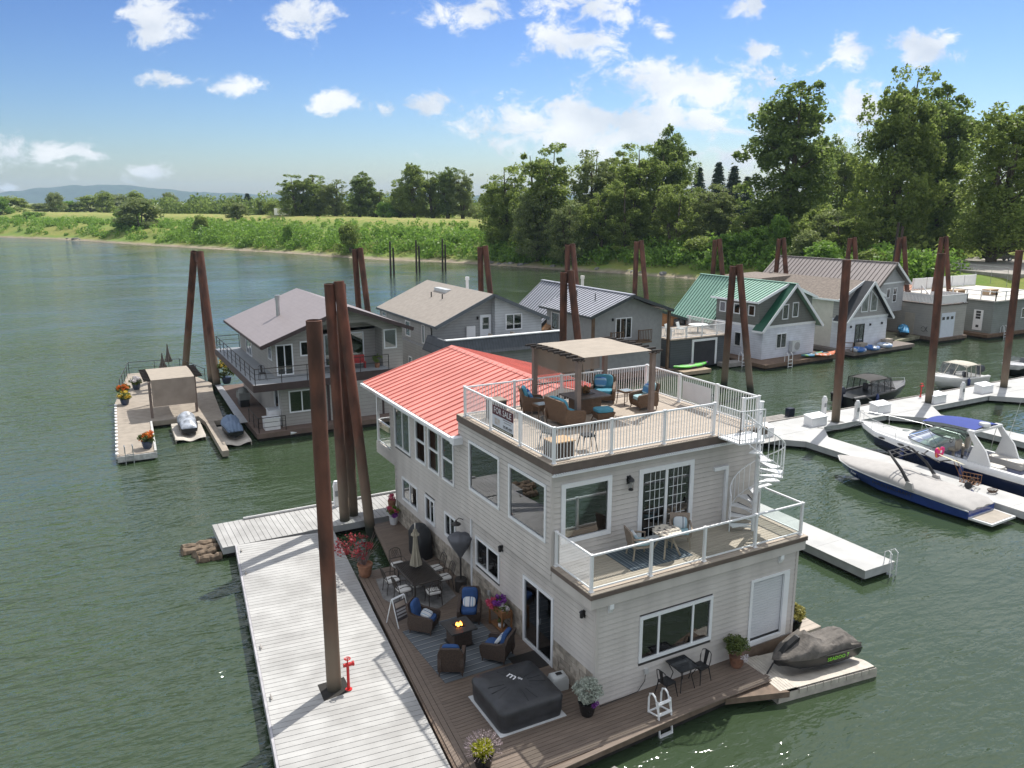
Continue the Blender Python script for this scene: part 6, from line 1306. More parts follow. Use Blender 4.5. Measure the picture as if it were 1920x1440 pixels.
for nm, lab, x, y, s in (('storage_cabinet', 'white storage cabinet on the lower deck of the taupe house', -1.35, 33.2, (.7, .9, .95)), ('storage_cabinet', 'white chest on the lower deck corner of the taupe house', -1.7, 32.3, (.9, .7, .7))):
    t = thing(nm, lab, 'cabinet', (x, y, .5)); mb = MB(); mb.box(-s[0] / 2, -s[1] / 2, 0, s[0] / 2, s[1] / 2, s[2]); part('body', mb, MATS['white_paint'], t); mb = MB(); mb.box(-s[0] / 2 - .03, -s[1] / 2 - .03, s[2], s[0] / 2 + .03, s[1] / 2 + .03, s[2] + .05); part('lid', mb, MATS['white_trim'], t)
t = thing('covered_grill', 'covered barbecue grill under the upper deck of the taupe house', 'grill', (-2.1, 39.0, .5)); mb = MB(); loft(mb, [[(sx * .35, -.6, 0), (sx * .35, .6, 0)][::1] * 1 + [] for sx in ()]) if False else None
mb.box(-.35, -.6, .5, .35, .6, .95); mb.ell((0, 0, .95), (.33, .5, .3), 10, 6, 0); part('cover', mb, mat('grey_green_cover', (.2, .21, .2), .8, .2), t, smooth=True); mb = MB(); mb.box(-.3, -.5, 0, .3, .5, .5); part('cart', mb, MATS['black_metal'], t)
metal_chair('small metal chair on the railed upper deck of the taupe house', (-1.9, 33.0, 3.42), 0)
for lab, x, kind in (('potted plant on the centre balcony of the taupe house', 2.6, 0), ('dark wire chair with plants on the centre balcony of the taupe house', 5.5, 1)):
    plant('balcony_plant', lab, 'potted plant', (x, 33.3, 3.42), P_TERR, [(.14, 0), (.18, .3), (.16, .3)], [('foliage', ball((0, 0, .6), .3, 16, 30 + kind), .14, 20, .06, F_DEEP)])
t = thing('red_bench', 'red metal bench on the centre balcony of the taupe house', 'bench', (4.3, 33.6, 3.42)); mb = MB(); mb.box(-.5, -.2, .38, .5, .2, .43); part('seat', mb, mat('red_bench', (.35, .04, .04), .5, .1), t); mb = MB(); mb.box(-.5, .18, .43, .5, .22, .85); part('backrest', mb, MATS['red_bench'], t)
for s in (-.45, .45): mb = MB(); mb.box(s - .03, -.18, 0, s + .03, .18, .38); part('leg', mb, MATS['red_bench'], t)
# --- C: grey house with beige roof and slanted parapet
HC = thing('floating_house', 'grey floating house with plain beige roof and slanted dark deck parapet', 'house'); mC = wallmat('grey_lap', (.34, .345, .345), .2)
mb = MB(); mb.box(10.4, 33.5, .45, 19.5, 47, 3.7); part('lower_wall', mb, mC, HC)
mb = MB(); gable(mb, 10.6, 19.3, 36.0, 47, 3.7, 5.5, 15.05, 7.4); part('upper_wall', mb, mC, HC)
mb = MB(); mb.prismy([(15.35, 3.7), (19.3, 3.7), (19.3, 5.6), (15.35, 7.25)], 35.5, 36.0); part('bay_wall', mb, wallmat('pale_grey_lap', (.50, .52, .54), .2), HC)
mR = mat('beige_roof', (.31, .275, .24), .8, .08, nsc=3); mCF = mat('slate_trim', (.10, .115, .13), .6, .08)
slope(HC, (10.45, 5.48), (15.05, 7.52), 35.1, 47.4, mR, fascia=mCF); slope(HC, (19.75, 5.5), (15.05, 7.52), 35.1, 47.4, mR, fascia=mCF)
mS = mat('dark_shingle_parapet', (.085, .095, .11), .85, .12, lines=.22, lineaxis=0, linedepth=.5)
mb = MB(); mb.hexa([(10.0, 32.75, 3.75), (19.9, 32.75, 3.75), (19.9, 33.5, 3.75), (10.0, 33.5, 3.75), (10.5, 33.2, 4.75), (19.9, 33.2, 4.75), (19.9, 33.45, 4.75), (10.5, 33.45, 4.75)]); part('parapet', mb, mS, HC)
mb = MB(); mb.hexa([(9.9, 32.8, 3.75), (10.4, 32.8, 3.75), (10.4, 36.3, 3.75), (9.9, 36.3, 3.75), (10.35, 33.2, 4.75), (10.55, 33.2, 4.75), (10.55, 36.3, 4.75), (10.35, 36.3, 4.75)]); part('parapet', mb, mS, HC)
mb = MB(); mb.box(10.4, 33.12, 4.75, 19.95, 33.5, 4.82); part('parapet_cap', mb, MATS['white_trim'], HC); mb = MB(); mb.box(10.45, 33.45, 3.7, 19.5, 36, 3.78); part('deck_floor', mb, MATS['grey_deck_coating'], HC)
f = Face(0, 36.0, 0); fb = Face(0, 35.5, 0); fs_ = Face(10.4, 0, -90)
mb = MB(); f.box(mb, 14.35, 15.25, 3.8, 5.95, 0, .06); dr = part('door', mb, MATS['white_trim'], HC); mb = MB(); f.box(mb, 14.55, 15.05, 4.9, 5.75, .055, .07); part('pane', mb, DW, dr)
mb = MB(); f.box(mb, 13.2, 13.9, 3.8, 5.2, .05, .2); part('white_panel', mb, MATS['white_paint'], HC); sconce(f, 14.15, 5.75, HC)
window(HC, fb, 16.2, 17.6, 4.75, 5.95, mv=(16.9,), **wk)
for y0, y1, z0, z1 in ((45.4, 46.4, 4.9, 5.3), (40.2, 41.2, 4.0, 5.2), (37.4, 37.9, 3.9, 5.3), (39.5, 40.2, 1.6, 2.6)): window(HC, Face(10.6 if z0 > 3.7 else 10.4, 0, -90), -y1, -y0, z0, z1, **wk)
mb = MB(); mb.box(14.0, 41.2, 7.05, 14.5, 43.5, 7.3); part('skylight', mb, mat('skylight_pale', (.6, .62, .62), .3, .05), HC)
for x, y in ((13.2, 42.2), (13.3, 40.3)): mb = MB(); mb.cyl((x, y, 6.3), (x, y, 7.1), .05, n=8); part('vent_pipe', mb, MATS['black_metal'], HC)
mb = MB(); mb.cyl((17.2, 44, 6.6), (17.2, 44, 7.7), .12, n=10); mb.cyl((17.2, 44, 7.7), (17.2, 44, 7.95), .17, n=10); part('flue', mb, MATS['white_metal'], HC)
mb = MB(); mb.tube([(10.5, 36.05, 5.35), (10.52, 36.0, 5.1), (10.55, 35.96, 3.8)], .05, 6); part('downspout', mb, MATS['black_metal'], HC)
floatbase(HC, 10.2, 33.2, 19.7, 47.2)
def patio_chair(label, loc, rz, m, group): 
    t = thing('patio_chair', label, 'chair', loc, rz, group); mb = MB(); mb.box(-.28, -.28, .38, .28, .25, .44); part('seat', mb, m, t); mb = MB(); mb.hexa([(-.28, .22, .38), (.28, .22, .38), (.28, .28, .38), (-.28, .28, .38), (-.28, .38, .98), (.28, .38, .98), (.28, .44, .98), (-.28, .44, .98)]); part('backrest', mb, m, t)
    for s in (-1, 1): mb = MB(); mb.tube([(s * .28, -.3, 0), (s * .28, -.28, .6), (s * .28, .3, .62), (s * .28, .36, 0)], .02, 5); part('side_frame', mb, m, t)
for lab, x in (('beige sling chair on the parapet deck beside the white door', 14.1), ('beige sling chair on the parapet deck before the bay wall', 15.9)): patio_chair(lab, (x, 34.6, 3.78), face(-1, 0), mat('beige_sling', (.42, .37, .30), .8, .08), 'beige sling chairs')
t = thing('round_patio_table', 'round white patio table on the parapet deck of the grey house', 'table', (12.1, 34.4, 3.78)); mb = MB(); mb.cyl((0, 0, .68), (0, 0, .72), .6, n=24); part('table_top', mb, MATS['white_paint'], t); mb = MB(); mb.cyl((0, 0, 0), (0, 0, .68), .05, n=8); part('pedestal', mb, MATS['white_paint'], t)
# --- D: grey metal roofed house with a stained wood rear gable
HD = thing('floating_house', 'grey floating house with ribbed grey metal roof and wood posts', 'house'); mD = mat('grey_stucco', (.33, .335, .335), .85, .06, nsc=3)
mb = MB(); gable(mb, 23.7, 30.7, 35.3, 42, .45, 5.3, 27.1, 6.7); part('front_wall', mb, mD, HD)
mb = MB(); mb.prismy([(23.2, .45), (39.3, .45), (39.3, 3.1), (31.2, 5.45), (27.1, 6.7), (23.2, 3.4)], 41.2, 48.2); part('rear_wall', mb, mat('cedar_wall', (.32, .17, .08), .7, .2, nsc=2, lines=.18, lineaxis=2), HD)
mR = mat('grey_metal_roof', (.36, .37, .42), .45, .06); mDF = mat('dark_grey_trim', (.05, .06, .065), .5, .1)
s = slope(HD, (23.1, 5.38), (27.1, 6.85), 34.5, 42.3, mR, fascia=mDF); ribs(s, (23.1, 5.38), (27.1, 6.85), 34.6, 42.3, 17, mDF, .06, .04)
slope(HD, (31.2, 5.45), (27.1, 6.85), 34.5, 42.3, mR, fascia=mDF)
s = slope(HD, (22.4, 3.0), (27.1, 6.85), 42.3, 48.5, mR, fascia=mDF); ribs(s, (22.4, 3.0), (27.1, 6.85), 42.35, 48.5, 14, mDF, .06, .04)
s = slope(HD, (39.8, 2.95), (27.1, 6.85), 40.9, 48.5, mR, fascia=mat('dark_green_trim', (.03, .055, .05), .5, .1))
mb = MB(); mb.bar((27.1, 34.5, 6.87), (27.1, 48.5, 6.87), .35, .08); part('ridge_cap', mb, mR, HD)
f = Face(0, 35.3, 0); window(HD, f, 26.0, 27.6, 3.3, 5.0, mv=(26.5, 27.05), name='sliding_door', **wk); sconce(f, 25.7, 4.9, HD)
window(HD, Face(0, 41.2, 0), 36.9, 38.3, 2.75, 3.45, mv=(37.6,), m=mDF, **wk); fs_ = Face(23.7, 0, -90); window(HD, fs_, -41.2, -39.9, 3.5, 5.0, m=MATS['white_trim'], **wk); window(HD, fs_, -37.6, -36.9, 3.6, 4.6, **wk)
mPost = mat('post_brown', (.14, .085, .05), .7, .2)
for x in (23.5, 30.95): mb = MB(); mb.box(x - .1, 34.65, .4, x + .1, 34.85, 5.5); part('porch_post', mb, mPost, HD)
mb = MB(); mb.box(24.9, 34.4, 2.95, 29.0, 35.3, 3.1); part('porch_deck', mb, mPost, HD)
for a, b in (((25.0, 34.45), (26.2, 34.45)), ((27.7, 34.45), (29.0, 34.45))): picket(HD, [a, b], 3.1, .9, mPost, .16, .04)
mb = MB(); mb.cyl((28.6, 44, 6.3), (28.6, 44, 7.3), .14, n=10); mb.cyl((28.6, 44, 7.3), (28.6, 44, 7.55), .19, n=10); part('flue', mb, mat('pale_flue', (.6, .58, .5), .5, .1), HD)
for y in (37.3, 40.0): mb = MB(); mb.cyl((25.4, y, 6.1), (25.4, y, 6.8), .04, n=6); part('vent_pipe', mb, MATS['black_metal'], HD)
floatbase(HD, 23.2, 34.4, 31.3, 48.4)
# --- D2: dark grey boathouse with white railed roof terrace
BH = thing('boathouse', 'dark grey boathouse with white railed roof terrace', 'boathouse'); mG = wallmat('dark_grey_lap', (.085, .095, .105), .2, depth=.5)
mb = MB(); mb.box(31.8, 35.4, .2, 38.3, 41.1, 2.7); part('wall', mb, mG, BH); mb = MB(); mb.box(31.7, 35.3, 2.7, 38.4, 41.1, 2.8); part('terrace_floor', mb, mat('terrace_tan', (.4, .34, .28), .8, .1), BH)
f = Face(0, 35.4, 0); mb = MB(); f.box(mb, 34.1, 34.3, .3, 2.6, 0, .06); f.box(mb, 36.7, 36.9, .3, 2.6, 0, .06); f.box(mb, 34.3, 36.7, 2.4, 2.6, 0, .06); part('door_trim', mb, MATS['white_trim'], BH); mb = MB(); f.box(mb, 34.3, 36.7, .25, 2.4, -.01, .015); part('boat_door', mb, mat('dark_door', (.03, .03, .035), .6, .2), BH)
picket(BH, [(31.8, 40.9), (31.8, 35.45), (38.3, 35.45), (38.3, 41.0)], 2.8, .9)
for k, x in enumerate((33.0, 34.6)): patio_chair('white patio chair on the white railed terrace, ' + ('by its corner' if k == 0 else 'by the white table'), (x, 37.0 + k * .4, 2.8), face(.5, -1), mat('white_plastic', (.62, .66, .66), .5, .05), 'white terrace chairs')
t = thing('terrace_table', 'oval white table on the white railed terrace', 'table', (36.3, 37.2, 2.8)); mb = MB(); mb.lathe([(.03, .66), (.75, .66), (.76, .69), (.75, .72), (.03, .72)], n=28, sx=1.2); part('table_top', mb, MATS['white_plastic'], t); mb = MB(); mb.cyl((0, 0, 0), (0, 0, .66), .08, n=8); part('pedestal', mb, MATS['white_plastic'], t)
# --- E: green roofed A-frame
HE = thing('floating_house', 'green metal roofed floating house with white lower walls and grey gable', 'house', (40.75, 33.9, 0), R(3)); W_ = 6.9; xc = W_ / 2
mW = wallmat('white_lap', (.66, .69, .76), .2, depth=.25); mGr = wallmat('olive_grey_lap', (.16, .165, .15), .22); mGR = mat('green_metal', (.26, .44, .35), .45, .06); mGD = mat('green_trim', (.015, .085, .05), .45, .1)
mb = MB(); mb.box(0, 0, .45, W_, 11, 3.3); part('lower_wall', mb, mW, HE); mb = MB(); mb.prismy([(0, 3.3), (W_, 3.3), (xc, 6.75)], 0, .25); part('gable_wall', mb, mGr, HE)
mb = MB(); mb.prismy([(0, 3.3), (W_, 3.3), (xc, 6.7)], .25, 11); part('roof_core', mb, mGr, HE)
mb = MB(); mb.box(-.02, -.04, 3.2, W_ + .02, 0, 3.42); mb.box(-.04, 0, 3.2, 0, 6, 3.42); part('belly_band', mb, MATS['white_trim'], HE)
EL, ER, RI = (-.55, 3.05), (W_ + .55, 3.05), (xc, 6.98)
s = slope(HE, EL, RI, -.45, .75, mGD, fascia=MATS['white_trim']); s = slope(HE, ER, RI, -.45, 11.3, mGR, fascia=MATS['white_trim'])
s = slope(HE, EL, RI, 5.6, 11.3, mGR, fascia=mGD); ribs(s, EL, RI, 5.65, 11.3, 15, mGD, .05, .05)
mb = MB(); mb.prismy([(-.02, 3.3), (xc, 3.3), (xc, 6.75), (-.02, 5.6)], .55, 5.6); part('dormer_wall', mb, mGr, HE); mb = MB(); mb.prismy([(W_ + .02, 3.3), (xc, 3.3), (xc, 6.75), (W_ + .02, 5.6)], .55, 5.6); part('dormer_wall', mb, mGr, HE)
s = slope(HE, (-.5, 5.55), (xc, 6.98), .35, 5.9, mGR, fascia=MATS['white_trim']); ribs(s, (-.5, 5.55), (xc, 6.98), .4, 5.9, 14, mGD, .05, .05); slope(HE, (W_ + .5, 5.55), (xc, 6.99), .35, 5.9, mGR, fascia=MATS['white_trim'])
mb = MB(); mb.bar((xc, -.45, 7.0), (xc, 11.3, 7.0), .3, .06); part('ridge_cap', mb, mGR, HE)
f = Face(0, 0, 0); fs_ = Face(-.02, 0, -90); window(HE, f, 2.3, 3.1, 3.85, 5.2, **wk); window(HE, f, 3.6, 4.4, 3.95, 5.3, **wk); window(HE, f, 1.75, 3.1, 1.3, 2.65, mv=(2.4,), **wk)
for y in (1.0, 2.7, 4.4): window(HE, fs_, -y - .75, -y, 4.2, 5.15, **wk)
window(HE, Face(0, 0, -90), -3.2, -2.4, 1.3, 2.6, **wk)
mb = MB(); f.box(mb, 3.5, 4.5, .9, 1.9, .05, .4); ac = part('heat_pump', mb, mat('ac_white', (.6, .62, .62), .5, .06), HE); mb = MB(); c = f.p(4.15, 1.4, .42); mb.cyl((c[0], -.41, 1.4), (c[0], -.40, 1.4), .36, n=20); part('fan_grille', mb, mat('ac_grille', (.35, .36, .36), .5, .1), ac)
floatbase(HE, -1.6, -1.9, 7.6, 11.2, mat('e_deck', (.17, .11, .075), .8, .12, lines=.14, lineaxis=1))
# --- F: white and grey shingle roofed house
HF = thing('floating_house', 'white and grey floating house with brown shingle roof and pointed gable windows', 'house', (51.3, 33.8, 0), R(3)); W_ = 6.2; xc = 3.1
mW2 = wallmat('white_board', (.70, .72, .78), .28, depth=.15); mW3 = mat('cream_stucco', (.66, .63, .57), .8, .05); mG2 = wallmat('warm_grey_lap', (.36, .35, .345), .24); mSh = mat('brown_shingle', (.20, .165, .14), .9, .22, nsc=5, bump=.4, bsc=4); mBl = mat('charcoal_roof', (.035, .038, .045), .7, .15)
mb = MB(); mb.box(0, 0, .45, W_, 1.6, 3.3); part('front_wall', mb, mW2, HF); mb = MB(); mb.box(.02, 1.6, .45, W_, 12, 5.3); part('side_wall', mb, mW3, HF)
mb = MB(); mb.prismy([(0, 3.3), (W_, 3.3), (xc, 6.5)], 0, .25); part('gable_wall', mb, mG2, HF); mb = MB(); mb.box(-.02, -.04, 3.22, W_ + .02, 0, 3.42); part('belly_band', mb, MATS['white_trim'], HF)
mb = MB(); mb.prismy([(0, 3.3), (W_, 3.3), (xc, 6.4)], .25, 1.9); part('roof_core', mb, mG2, HF); mb = MB(); mb.prismy([(.02, 5.25), (W_, 5.25), (xc, 6.5)], .9, 12); mb.box(.03, .9, 3.3, W_ - .03, 1.6, 5.3); part('upper_core', mb, mG2, HF)
slope(HF, (-.45, 3.1), (xc, 6.72), -.4, 1.2, mBl, fascia=MATS['white_trim']); slope(HF, (W_ + .45, 3.1), (xc, 6.72), -.4, 1.2, mBl, fascia=MATS['white_trim'])
slope(HF, (-.5, 5.1), (xc, 6.7), .7, 12.3, mSh, fascia=MATS['white_trim']); slope(HF, (W_ + .5, 5.1), (xc, 6.7), .7, 12.3, mSh, fascia=MATS['white_trim'])
mb = MB(); mb.prismy([(-4.6, 5.0), (xc, 5.0), (xc, 6.6), (-1.5, 6.5)], 9, 14); part('rear_roof', mb, mSh, HF)
f = Face(0, 0, 0); fs_ = Face(.02, 0, -90)
for a, b, zl, zr in ((2.0, 2.85, 5.0, 5.75), (3.35, 4.2, 5.75, 5.0)):
    mb = MB(); fr_ = [(a - .1, 3.85), (b + .1, 3.85), (b + .1, zr + .15), (a - .1, zl + .15)]; mb.prismy(fr_, -.06, .0); w = part('gable_window', mb, MATS['white_trim'], HF); mb = MB(); mb.prismy([(a, 3.95), (b, 3.95), (b, zr), (a, zl)], -.07, -.058); part('pane', mb, mat('mirror_pane', (.12, .13, .13), .05, .6, nsc=1.5, spec=1.0), w)
window(HF, f, 1.35, 2.7, .6, 2.75, mv=(2.02,), name='sliding_door', m=MATS['black_metal'], **wk); window(HF, fs_, -5.3, -4.1, 4.0, 5.0, **wk); window(HF, fs_, -7.6, -6.4, 4.0, 5.0, **wk)
mb = MB(); fs_.box(mb, -6.4, -5.4, .5, 2.6, .0, .04); part('side_door', mb, mat('dark_side_door', (.05, .045, .04), .5, .2), HF)
for u in (.6, 3.5, 5.3): sconce(f, u, 2.6, HF)
floatbase(HF, -.8, -1.6, 8.6, 12, mat('f_deck', (.20, .17, .15), .85, .1))
barrail(HF, [(-1.8, -.6), (-.7, -1.4)], .5, .9, mPost, 2, 1.0, .07); mb = MB(); mb.box(1.0, -1.0, .5, 2.0, -.4, 1.1); part('deck_bench', mb, mat('bench_beige', (.36, .31, .26), .8, .1), HF); mb = MB(); mb.box(5.0, -.9, .5, 6.1, -.3, 1.1); part('deck_bench', mb, MATS['bench_beige'], HF)
# --- G: tall grey house with brown metal roof
HG = thing('floating_house', 'tall grey floating house with brown ribbed metal roof', 'house', (58.9, 36.7, 0), R(9)); mGG = wallmat('blue_grey_lap', (.40, .40, .41), .22, depth=.2); mBR = mat('brown_metal', (.27, .235, .225), .5, .05); mBD = mat('brown_seam', (.09, .075, .07), .5, .1)
mb = MB(); gable(mb, 0, 5.5, 0, 13, 2.95, 5.9, 2.75, 7.75); part('upper_wall', mb, mGG, HG); mb = MB(); mb.box(.2, 1.8, .4, 5.4, 13, 2.95); part('lower_wall', mb, mat('beige_lower', (.40, .36, .31), .8, .08), HG)
s = slope(HG, (-.5, 5.75), (2.75, 8.0), -.5, 13.5, mBR, fascia=mBD); ribs(s, (-.5, 5.75), (2.75, 8.0), -.45, 13.5, 30, mBD, .05, .05); slope(HG, (6.0, 5.75), (2.75, 8.0), -.5, 13.5, mBR, fascia=MATS['white_trim'])
mb = MB(); mb.bar((2.75, -.5, 8.02), (2.75, 13.5, 8.02), .25, .06); part('ridge_cap', mb, mBR, HG)
f = Face(0, 0, 0); mb = MB(); f.box(mb, -.02, 5.52, 5.85, 6.0, 0, .03); part('belly_band', mb, MATS['white_trim'], HG); window(HG, f, 3.3, 4.1, 3.9, 5.4, mh=(4.7,), **wk); window(HG, f, 2.0, 2.7, 4.4, 5.4, **wk)
floatbase(HG, -.4, -2.2, 5.8, 13, mat('turf_deck', (.26, .25, .17), .95, .3, nsc=1.5))
# --- I: grey garage with white rail, orange roof behind
HI = thing('boathouse', 'beige grey boathouse with white fenced roof terrace and white garage door', 'boathouse'); mI = wallmat('grey_beige_lap', (.40, .38, .35), .25, depth=.2)
mb = MB(); mb.box(65.0, 33.7, .3, 69.3, 42, 3.75); part('wall', mb, mI, HI); mb = MB(); mb.box(64.9, 33.6, 3.75, 69.4, 42, 3.85); part('terrace_floor', mb, mat('dark_terrace', (.10, .08, .07), .8, .1), HI)
f = Face(0, 33.7, 0); mb = MB(); f.box(mb, 65.3, 67.5, .4, 3.0, 0, .05); gd = part('garage_door', mb, mat('blue_white_door', (.66, .70, .78), .5, .03), HI)
for u in (65.6, 66.3, 67.0): mb = MB(); f.box(mb, u - .2, u + .2, 2.3, 2.6, .05, .06); part('door_pane', mb, MATS['black_metal'], gd)
fs_ = Face(65.0, 0, -90); mb = MB(); fs_.box(mb, -37.5, -36.4, .5, 2.7, 0, .04); part('side_door', mb, mat('beige_door', (.45, .40, .33), .7, .05), HI); mb = MB(); mb.tube([(64.96, 35.3 + .25 * math.cos(a), 1.2 + .25 * math.sin(a)) for a in [i * .5 for i in range(12)]], .02, 4); mb.tube([(64.96, 34.9, 1.5), (64.96, 35.0, 1.2), (64.96, 34.8, 1.0)], .03, 4); part('wall_ornament', mb, MATS['black_metal'], HI)
picket(HI, [(65.0, 41.8), (65.0, 33.75), (69.3, 33.75), (69.3, 37)], 3.85, .9, MATS['white_paint'], .16, .09)
for x, y, lab in ((66.4, 38, 'brown patio chair on the white fenced terrace'), (68, 40, 'brown patio chair by the orange roof on the terrace')): patio_chair(lab, (x, y, 3.85), 0, mat('brown_patio', (.12, .06, .04), .7, .2), 'brown terrace chairs')
floatbase(HI, 64.7, 33.4, 69.5, 42.2)
HH = thing('floating_house', 'low floating house with orange ribbed metal roof', 'house'); mO = mat('orange_roof', (.60, .33, .22), .55, .06); mb = MB(); mb.box(66.5, 44.0, .4, 76, 50, 3.9); part('wall', mb, mI, HH)
s = slope(HH, (0, 0), (0, 0), 0, 0, mO) if False else None
mb = MB(); mb.slab((66.0, 43.3, 3.9), (76.5, 43.3, 3.9), (76.5, 47, 5.3), (66.0, 47, 5.3), .12); s = part('roof_slope', mb, mO, HH); mb = MB(); mb.slab((66.0, 50.5, 3.9), (76.5, 50.5, 3.9), (76.5, 47, 5.3), (66.0, 47, 5.3), .12); part('roof_slope', mb, mO, HH)
mb = MB(); mb.bar((0, 43.3, 3.95), (0, 47, 5.35), .05, .05); me = mb.mesh('roof_seam', mat('orange_seam', (.42, .21, .14), .6, .05))
for k in range(22): obj('roof_seam', me, s, (66.2 + k * .47, 0, 0))
mb = MB(); mb.cyl((71.0, 44.5, 4.2), (71.0, 44.5, 5.9), .07, n=8); part('flue', mb, MATS['white_metal'], HH)
# --- J: grey-green boathouse with stair
HJ = thing('boathouse', 'grey green boathouse with white railed roof deck and outside stair', 'boathouse'); mJ = wallmat('grey_green_lap', (.24, .255, .24), .22, depth=.25)
mb = MB(); mb.box(72.4, 32.7, .3, 86, 43.5, 3.85); part('wall', mb, mJ, HJ); mb = MB(); mb.box(72.1, 32.4, 3.85, 86, 43.5, 3.98); part('roof_deck', mb, mat('pale_deck', (.6, .57, .52), .8, .06), HJ)
barrail(HJ, [(72.2, 37.2), (72.2, 32.5), (86, 32.5)], 3.98, .9, MATS['white_paint'], 2, 1.7, .09); picket(HJ, [(74, 43.3), (86, 43.3)], 3.98, 1.3, MATS['white_paint'], .2, .19)
fs_ = Face(72.4, 0, -90); mb = MB(); fs_.box(mb, -34.7, -33.7, .7, 2.85, 0, .05); d_ = part('door', mb, MATS['white_paint'], HJ)
for z in (1.9, 2.2, 2.5): mb = MB(); fs_.box(mb, -34.45, -33.95, z, z + .24, .05, .06); part('pane', mb, MATS['black_metal'], d_)
mb = MB(); fs_.box(mb, -34.35, -34.05, 1.0, 1.25, .05, .06); part('pet_door', mb, MATS['black_metal'], d_)
for k in range(14): mb = MB(); mb.box(71.2, 40.0 - k * .25 - .28, .5 + (13 - k) * 0 + k * 0, 72.3, 40.0 - k * .25, .5) if False else mb.box(71.4, 38.6 - .28 * (13 - k) + 1.6, .6 + k * .25, 72.35, 38.9 - .28 * (13 - k) + 1.6, .66 + k * .25); part('stair_tread', mb, mPost, HJ)
mb = MB(); mb.bar((71.4, 36.5, .6), (71.4, 40.4, 4.0), .06, .3); mb.bar((72.35, 36.5, .6), (72.35, 40.4, 4.0), .06, .3); part('stair_stringer', mb, mPost, HJ); mb = MB(); mb.bar((71.4, 36.5, 1.5), (71.4, 40.4, 4.9), .08)
for k in range(4): mb.bar((71.4, 36.6 + k * 1.25, .6 + k * 1.09), (71.4, 36.6 + k * 1.25, 1.6 + k * 1.09), .08)
part('stair_rail', mb, MATS['white_paint'], HJ)
floatbase(HJ, 71.2, 32.3, 86, 43.6, mPost); window(HJ, Face(0, 32.7, 0), 77.5, 79, 1.8, 2.9, **wk)
for k, (lab, x, y) in enumerate((('wooden table on the grey green boathouse roof deck', 77, 36), ('low wooden bench on the grey green boathouse roof deck', 75, 38.5))):
    t = thing('roof_table', lab, 'table', (x, y, 3.98)); mb = MB(); mb.box(-.9, -.45, .6 - .2 * k, .9, .45, .66 - .2 * k); part('table_top', mb, mat('tan_table', (.42, .30, .19), .7, .1), t)
    for sx in (-.8, .8): mb = MB(); mb.box(sx - .04, -.4, 0, sx + .04, .4, .6 - .2 * k); part('leg', mb, MATS['tan_table'], t)
# ---------------------------------------------------------------- outer float of the taupe house
LF = thing('patio_float', 'weathered tan patio float with pergola beside the taupe house', 'float'); mLF = mat('tan_float', (.33, .285, .235), .85, .12, nsc=2, lines=.15, lineaxis=1, linedepth=.25)
mb = MB(); mb.prism([(-10.3, 30.9), (-8.35, 30.9), (-8.0, 37.7), (-5.2, 37.7), (-5.0, 36.0), (-3.9, 36.0), (-3.3, 44), (-2.9, 47.5), (-4.4, 54), (-8.3, 54.3), (-9.75, 44)], .15, .46); part('float_deck', mb, mLF, LF); mb = MB(); mb.prism([(-10.2, 31.0), (-8.5, 31.0), (-8.2, 37.9), (-5.1, 37.9), (-4.0, 36.2), (-3.4, 44), (-3, 47.4), (-4.5, 53.8), (-8.2, 54.1), (-9.6, 44)], -.3, .15); part('float_logs', mb, MATS['float_black'], LF)
mb = MB(); mb.prism([(-5.1, 29.2), (-4.75, 29.2), (-4.5, 36.2), (-5.0, 36.2)], .1, .44); part('finger_plank', mb, mLF, LF)
for k in range(16): mb = MB(); y = 31.2 + k * .8; mb.box(-10.36 + (y - 31) * .045, y, .2, -10.22 + (y - 31) * .045, y + .34, .5); part('bumper_block', mb, MATS['white_paint'], LF)
mb = MB(); mb.box(-10.3, 30.82, .1, -8.3, 30.9, .42); mb.prism([(-8.42, 30.9), (-8.3, 30.9), (-7.95, 37.7), (-8.07, 37.7)], .46, .52); part('edge_board', mb, mat('weathered_white', (.5, .5, .49), .8, .2, nsc=5), LF)
barrail(LF, [(-9.2, 47.5), (-8.2, 54.1), (-4.4, 53.8), (-3.2, 48.6)], .46, .95, bars=2)
mb = MB(); mb.slab((-2.75, 48, .52), (-2.35, 48, .52), (-2.7, 34.5, .52), (-3.2, 34.5, .52), .04); tag(part('gangway_plate', mb, mat('alu_plate', (.48, .49, .51), .45, .08, metal=.4)), 'pale metal gangway strip between patio float and taupe house deck', 'gangway')
mb = MB()
for x in (-9.9, -9.5): mb.tube([(x, 31.3, .46), (x, 31.2, .95), (x, 30.8, .95), (x, 30.7, -.5)], .025, 6)
for z in (.5, .2, -.1): mb.bar((-9.9, 30.72, z), (-9.5, 30.72, z), .05)
tag(part('swim_ladder', mb, MATS['grey_metal']), 'grey swim ladder at the near end of the patio float', 'ladder')
PL = thing('pergola', 'brown pergola with lowered beige sunshade on the patio float', 'pergola', (0, 0, .46))
for x, y in ((-7.85, 38.6), (-5.1, 39.0), (-7.6, 42.4), (-4.9, 42.6)): mb = MB(); mb.box(x - .08, y - .08, 0, x + .08, y + .08, 2.35); part('post', mb, M_PPOST, PL)
for k in range(8): mb = MB(); y = 38.8 + k * .53; mb.bar((-8.15, y, 2.42), (-4.6, y + .05, 2.42), .05, .1); part('rafter', mb, M_PDARK, PL)
mb = MB(); mb.grid(lambda u, v: (-7.75 + u * 2.6, 38.4 + v * 3.9, 2.5 + .06 * math.sin(v * 3.1)), 6, 8); cn = part('canopy', mb, M_FAB, PL, smooth=True, ang=180); mb = MB(); mb.grid(lambda u, v: (-7.75 + u * 2.6, 38.4 - .01, 2.5 - v * 1.75), 6, 4); part('front_shade', mb, mat('beige_shade', (.34, .28, .235), .9, .12, nsc=1.5), cn)
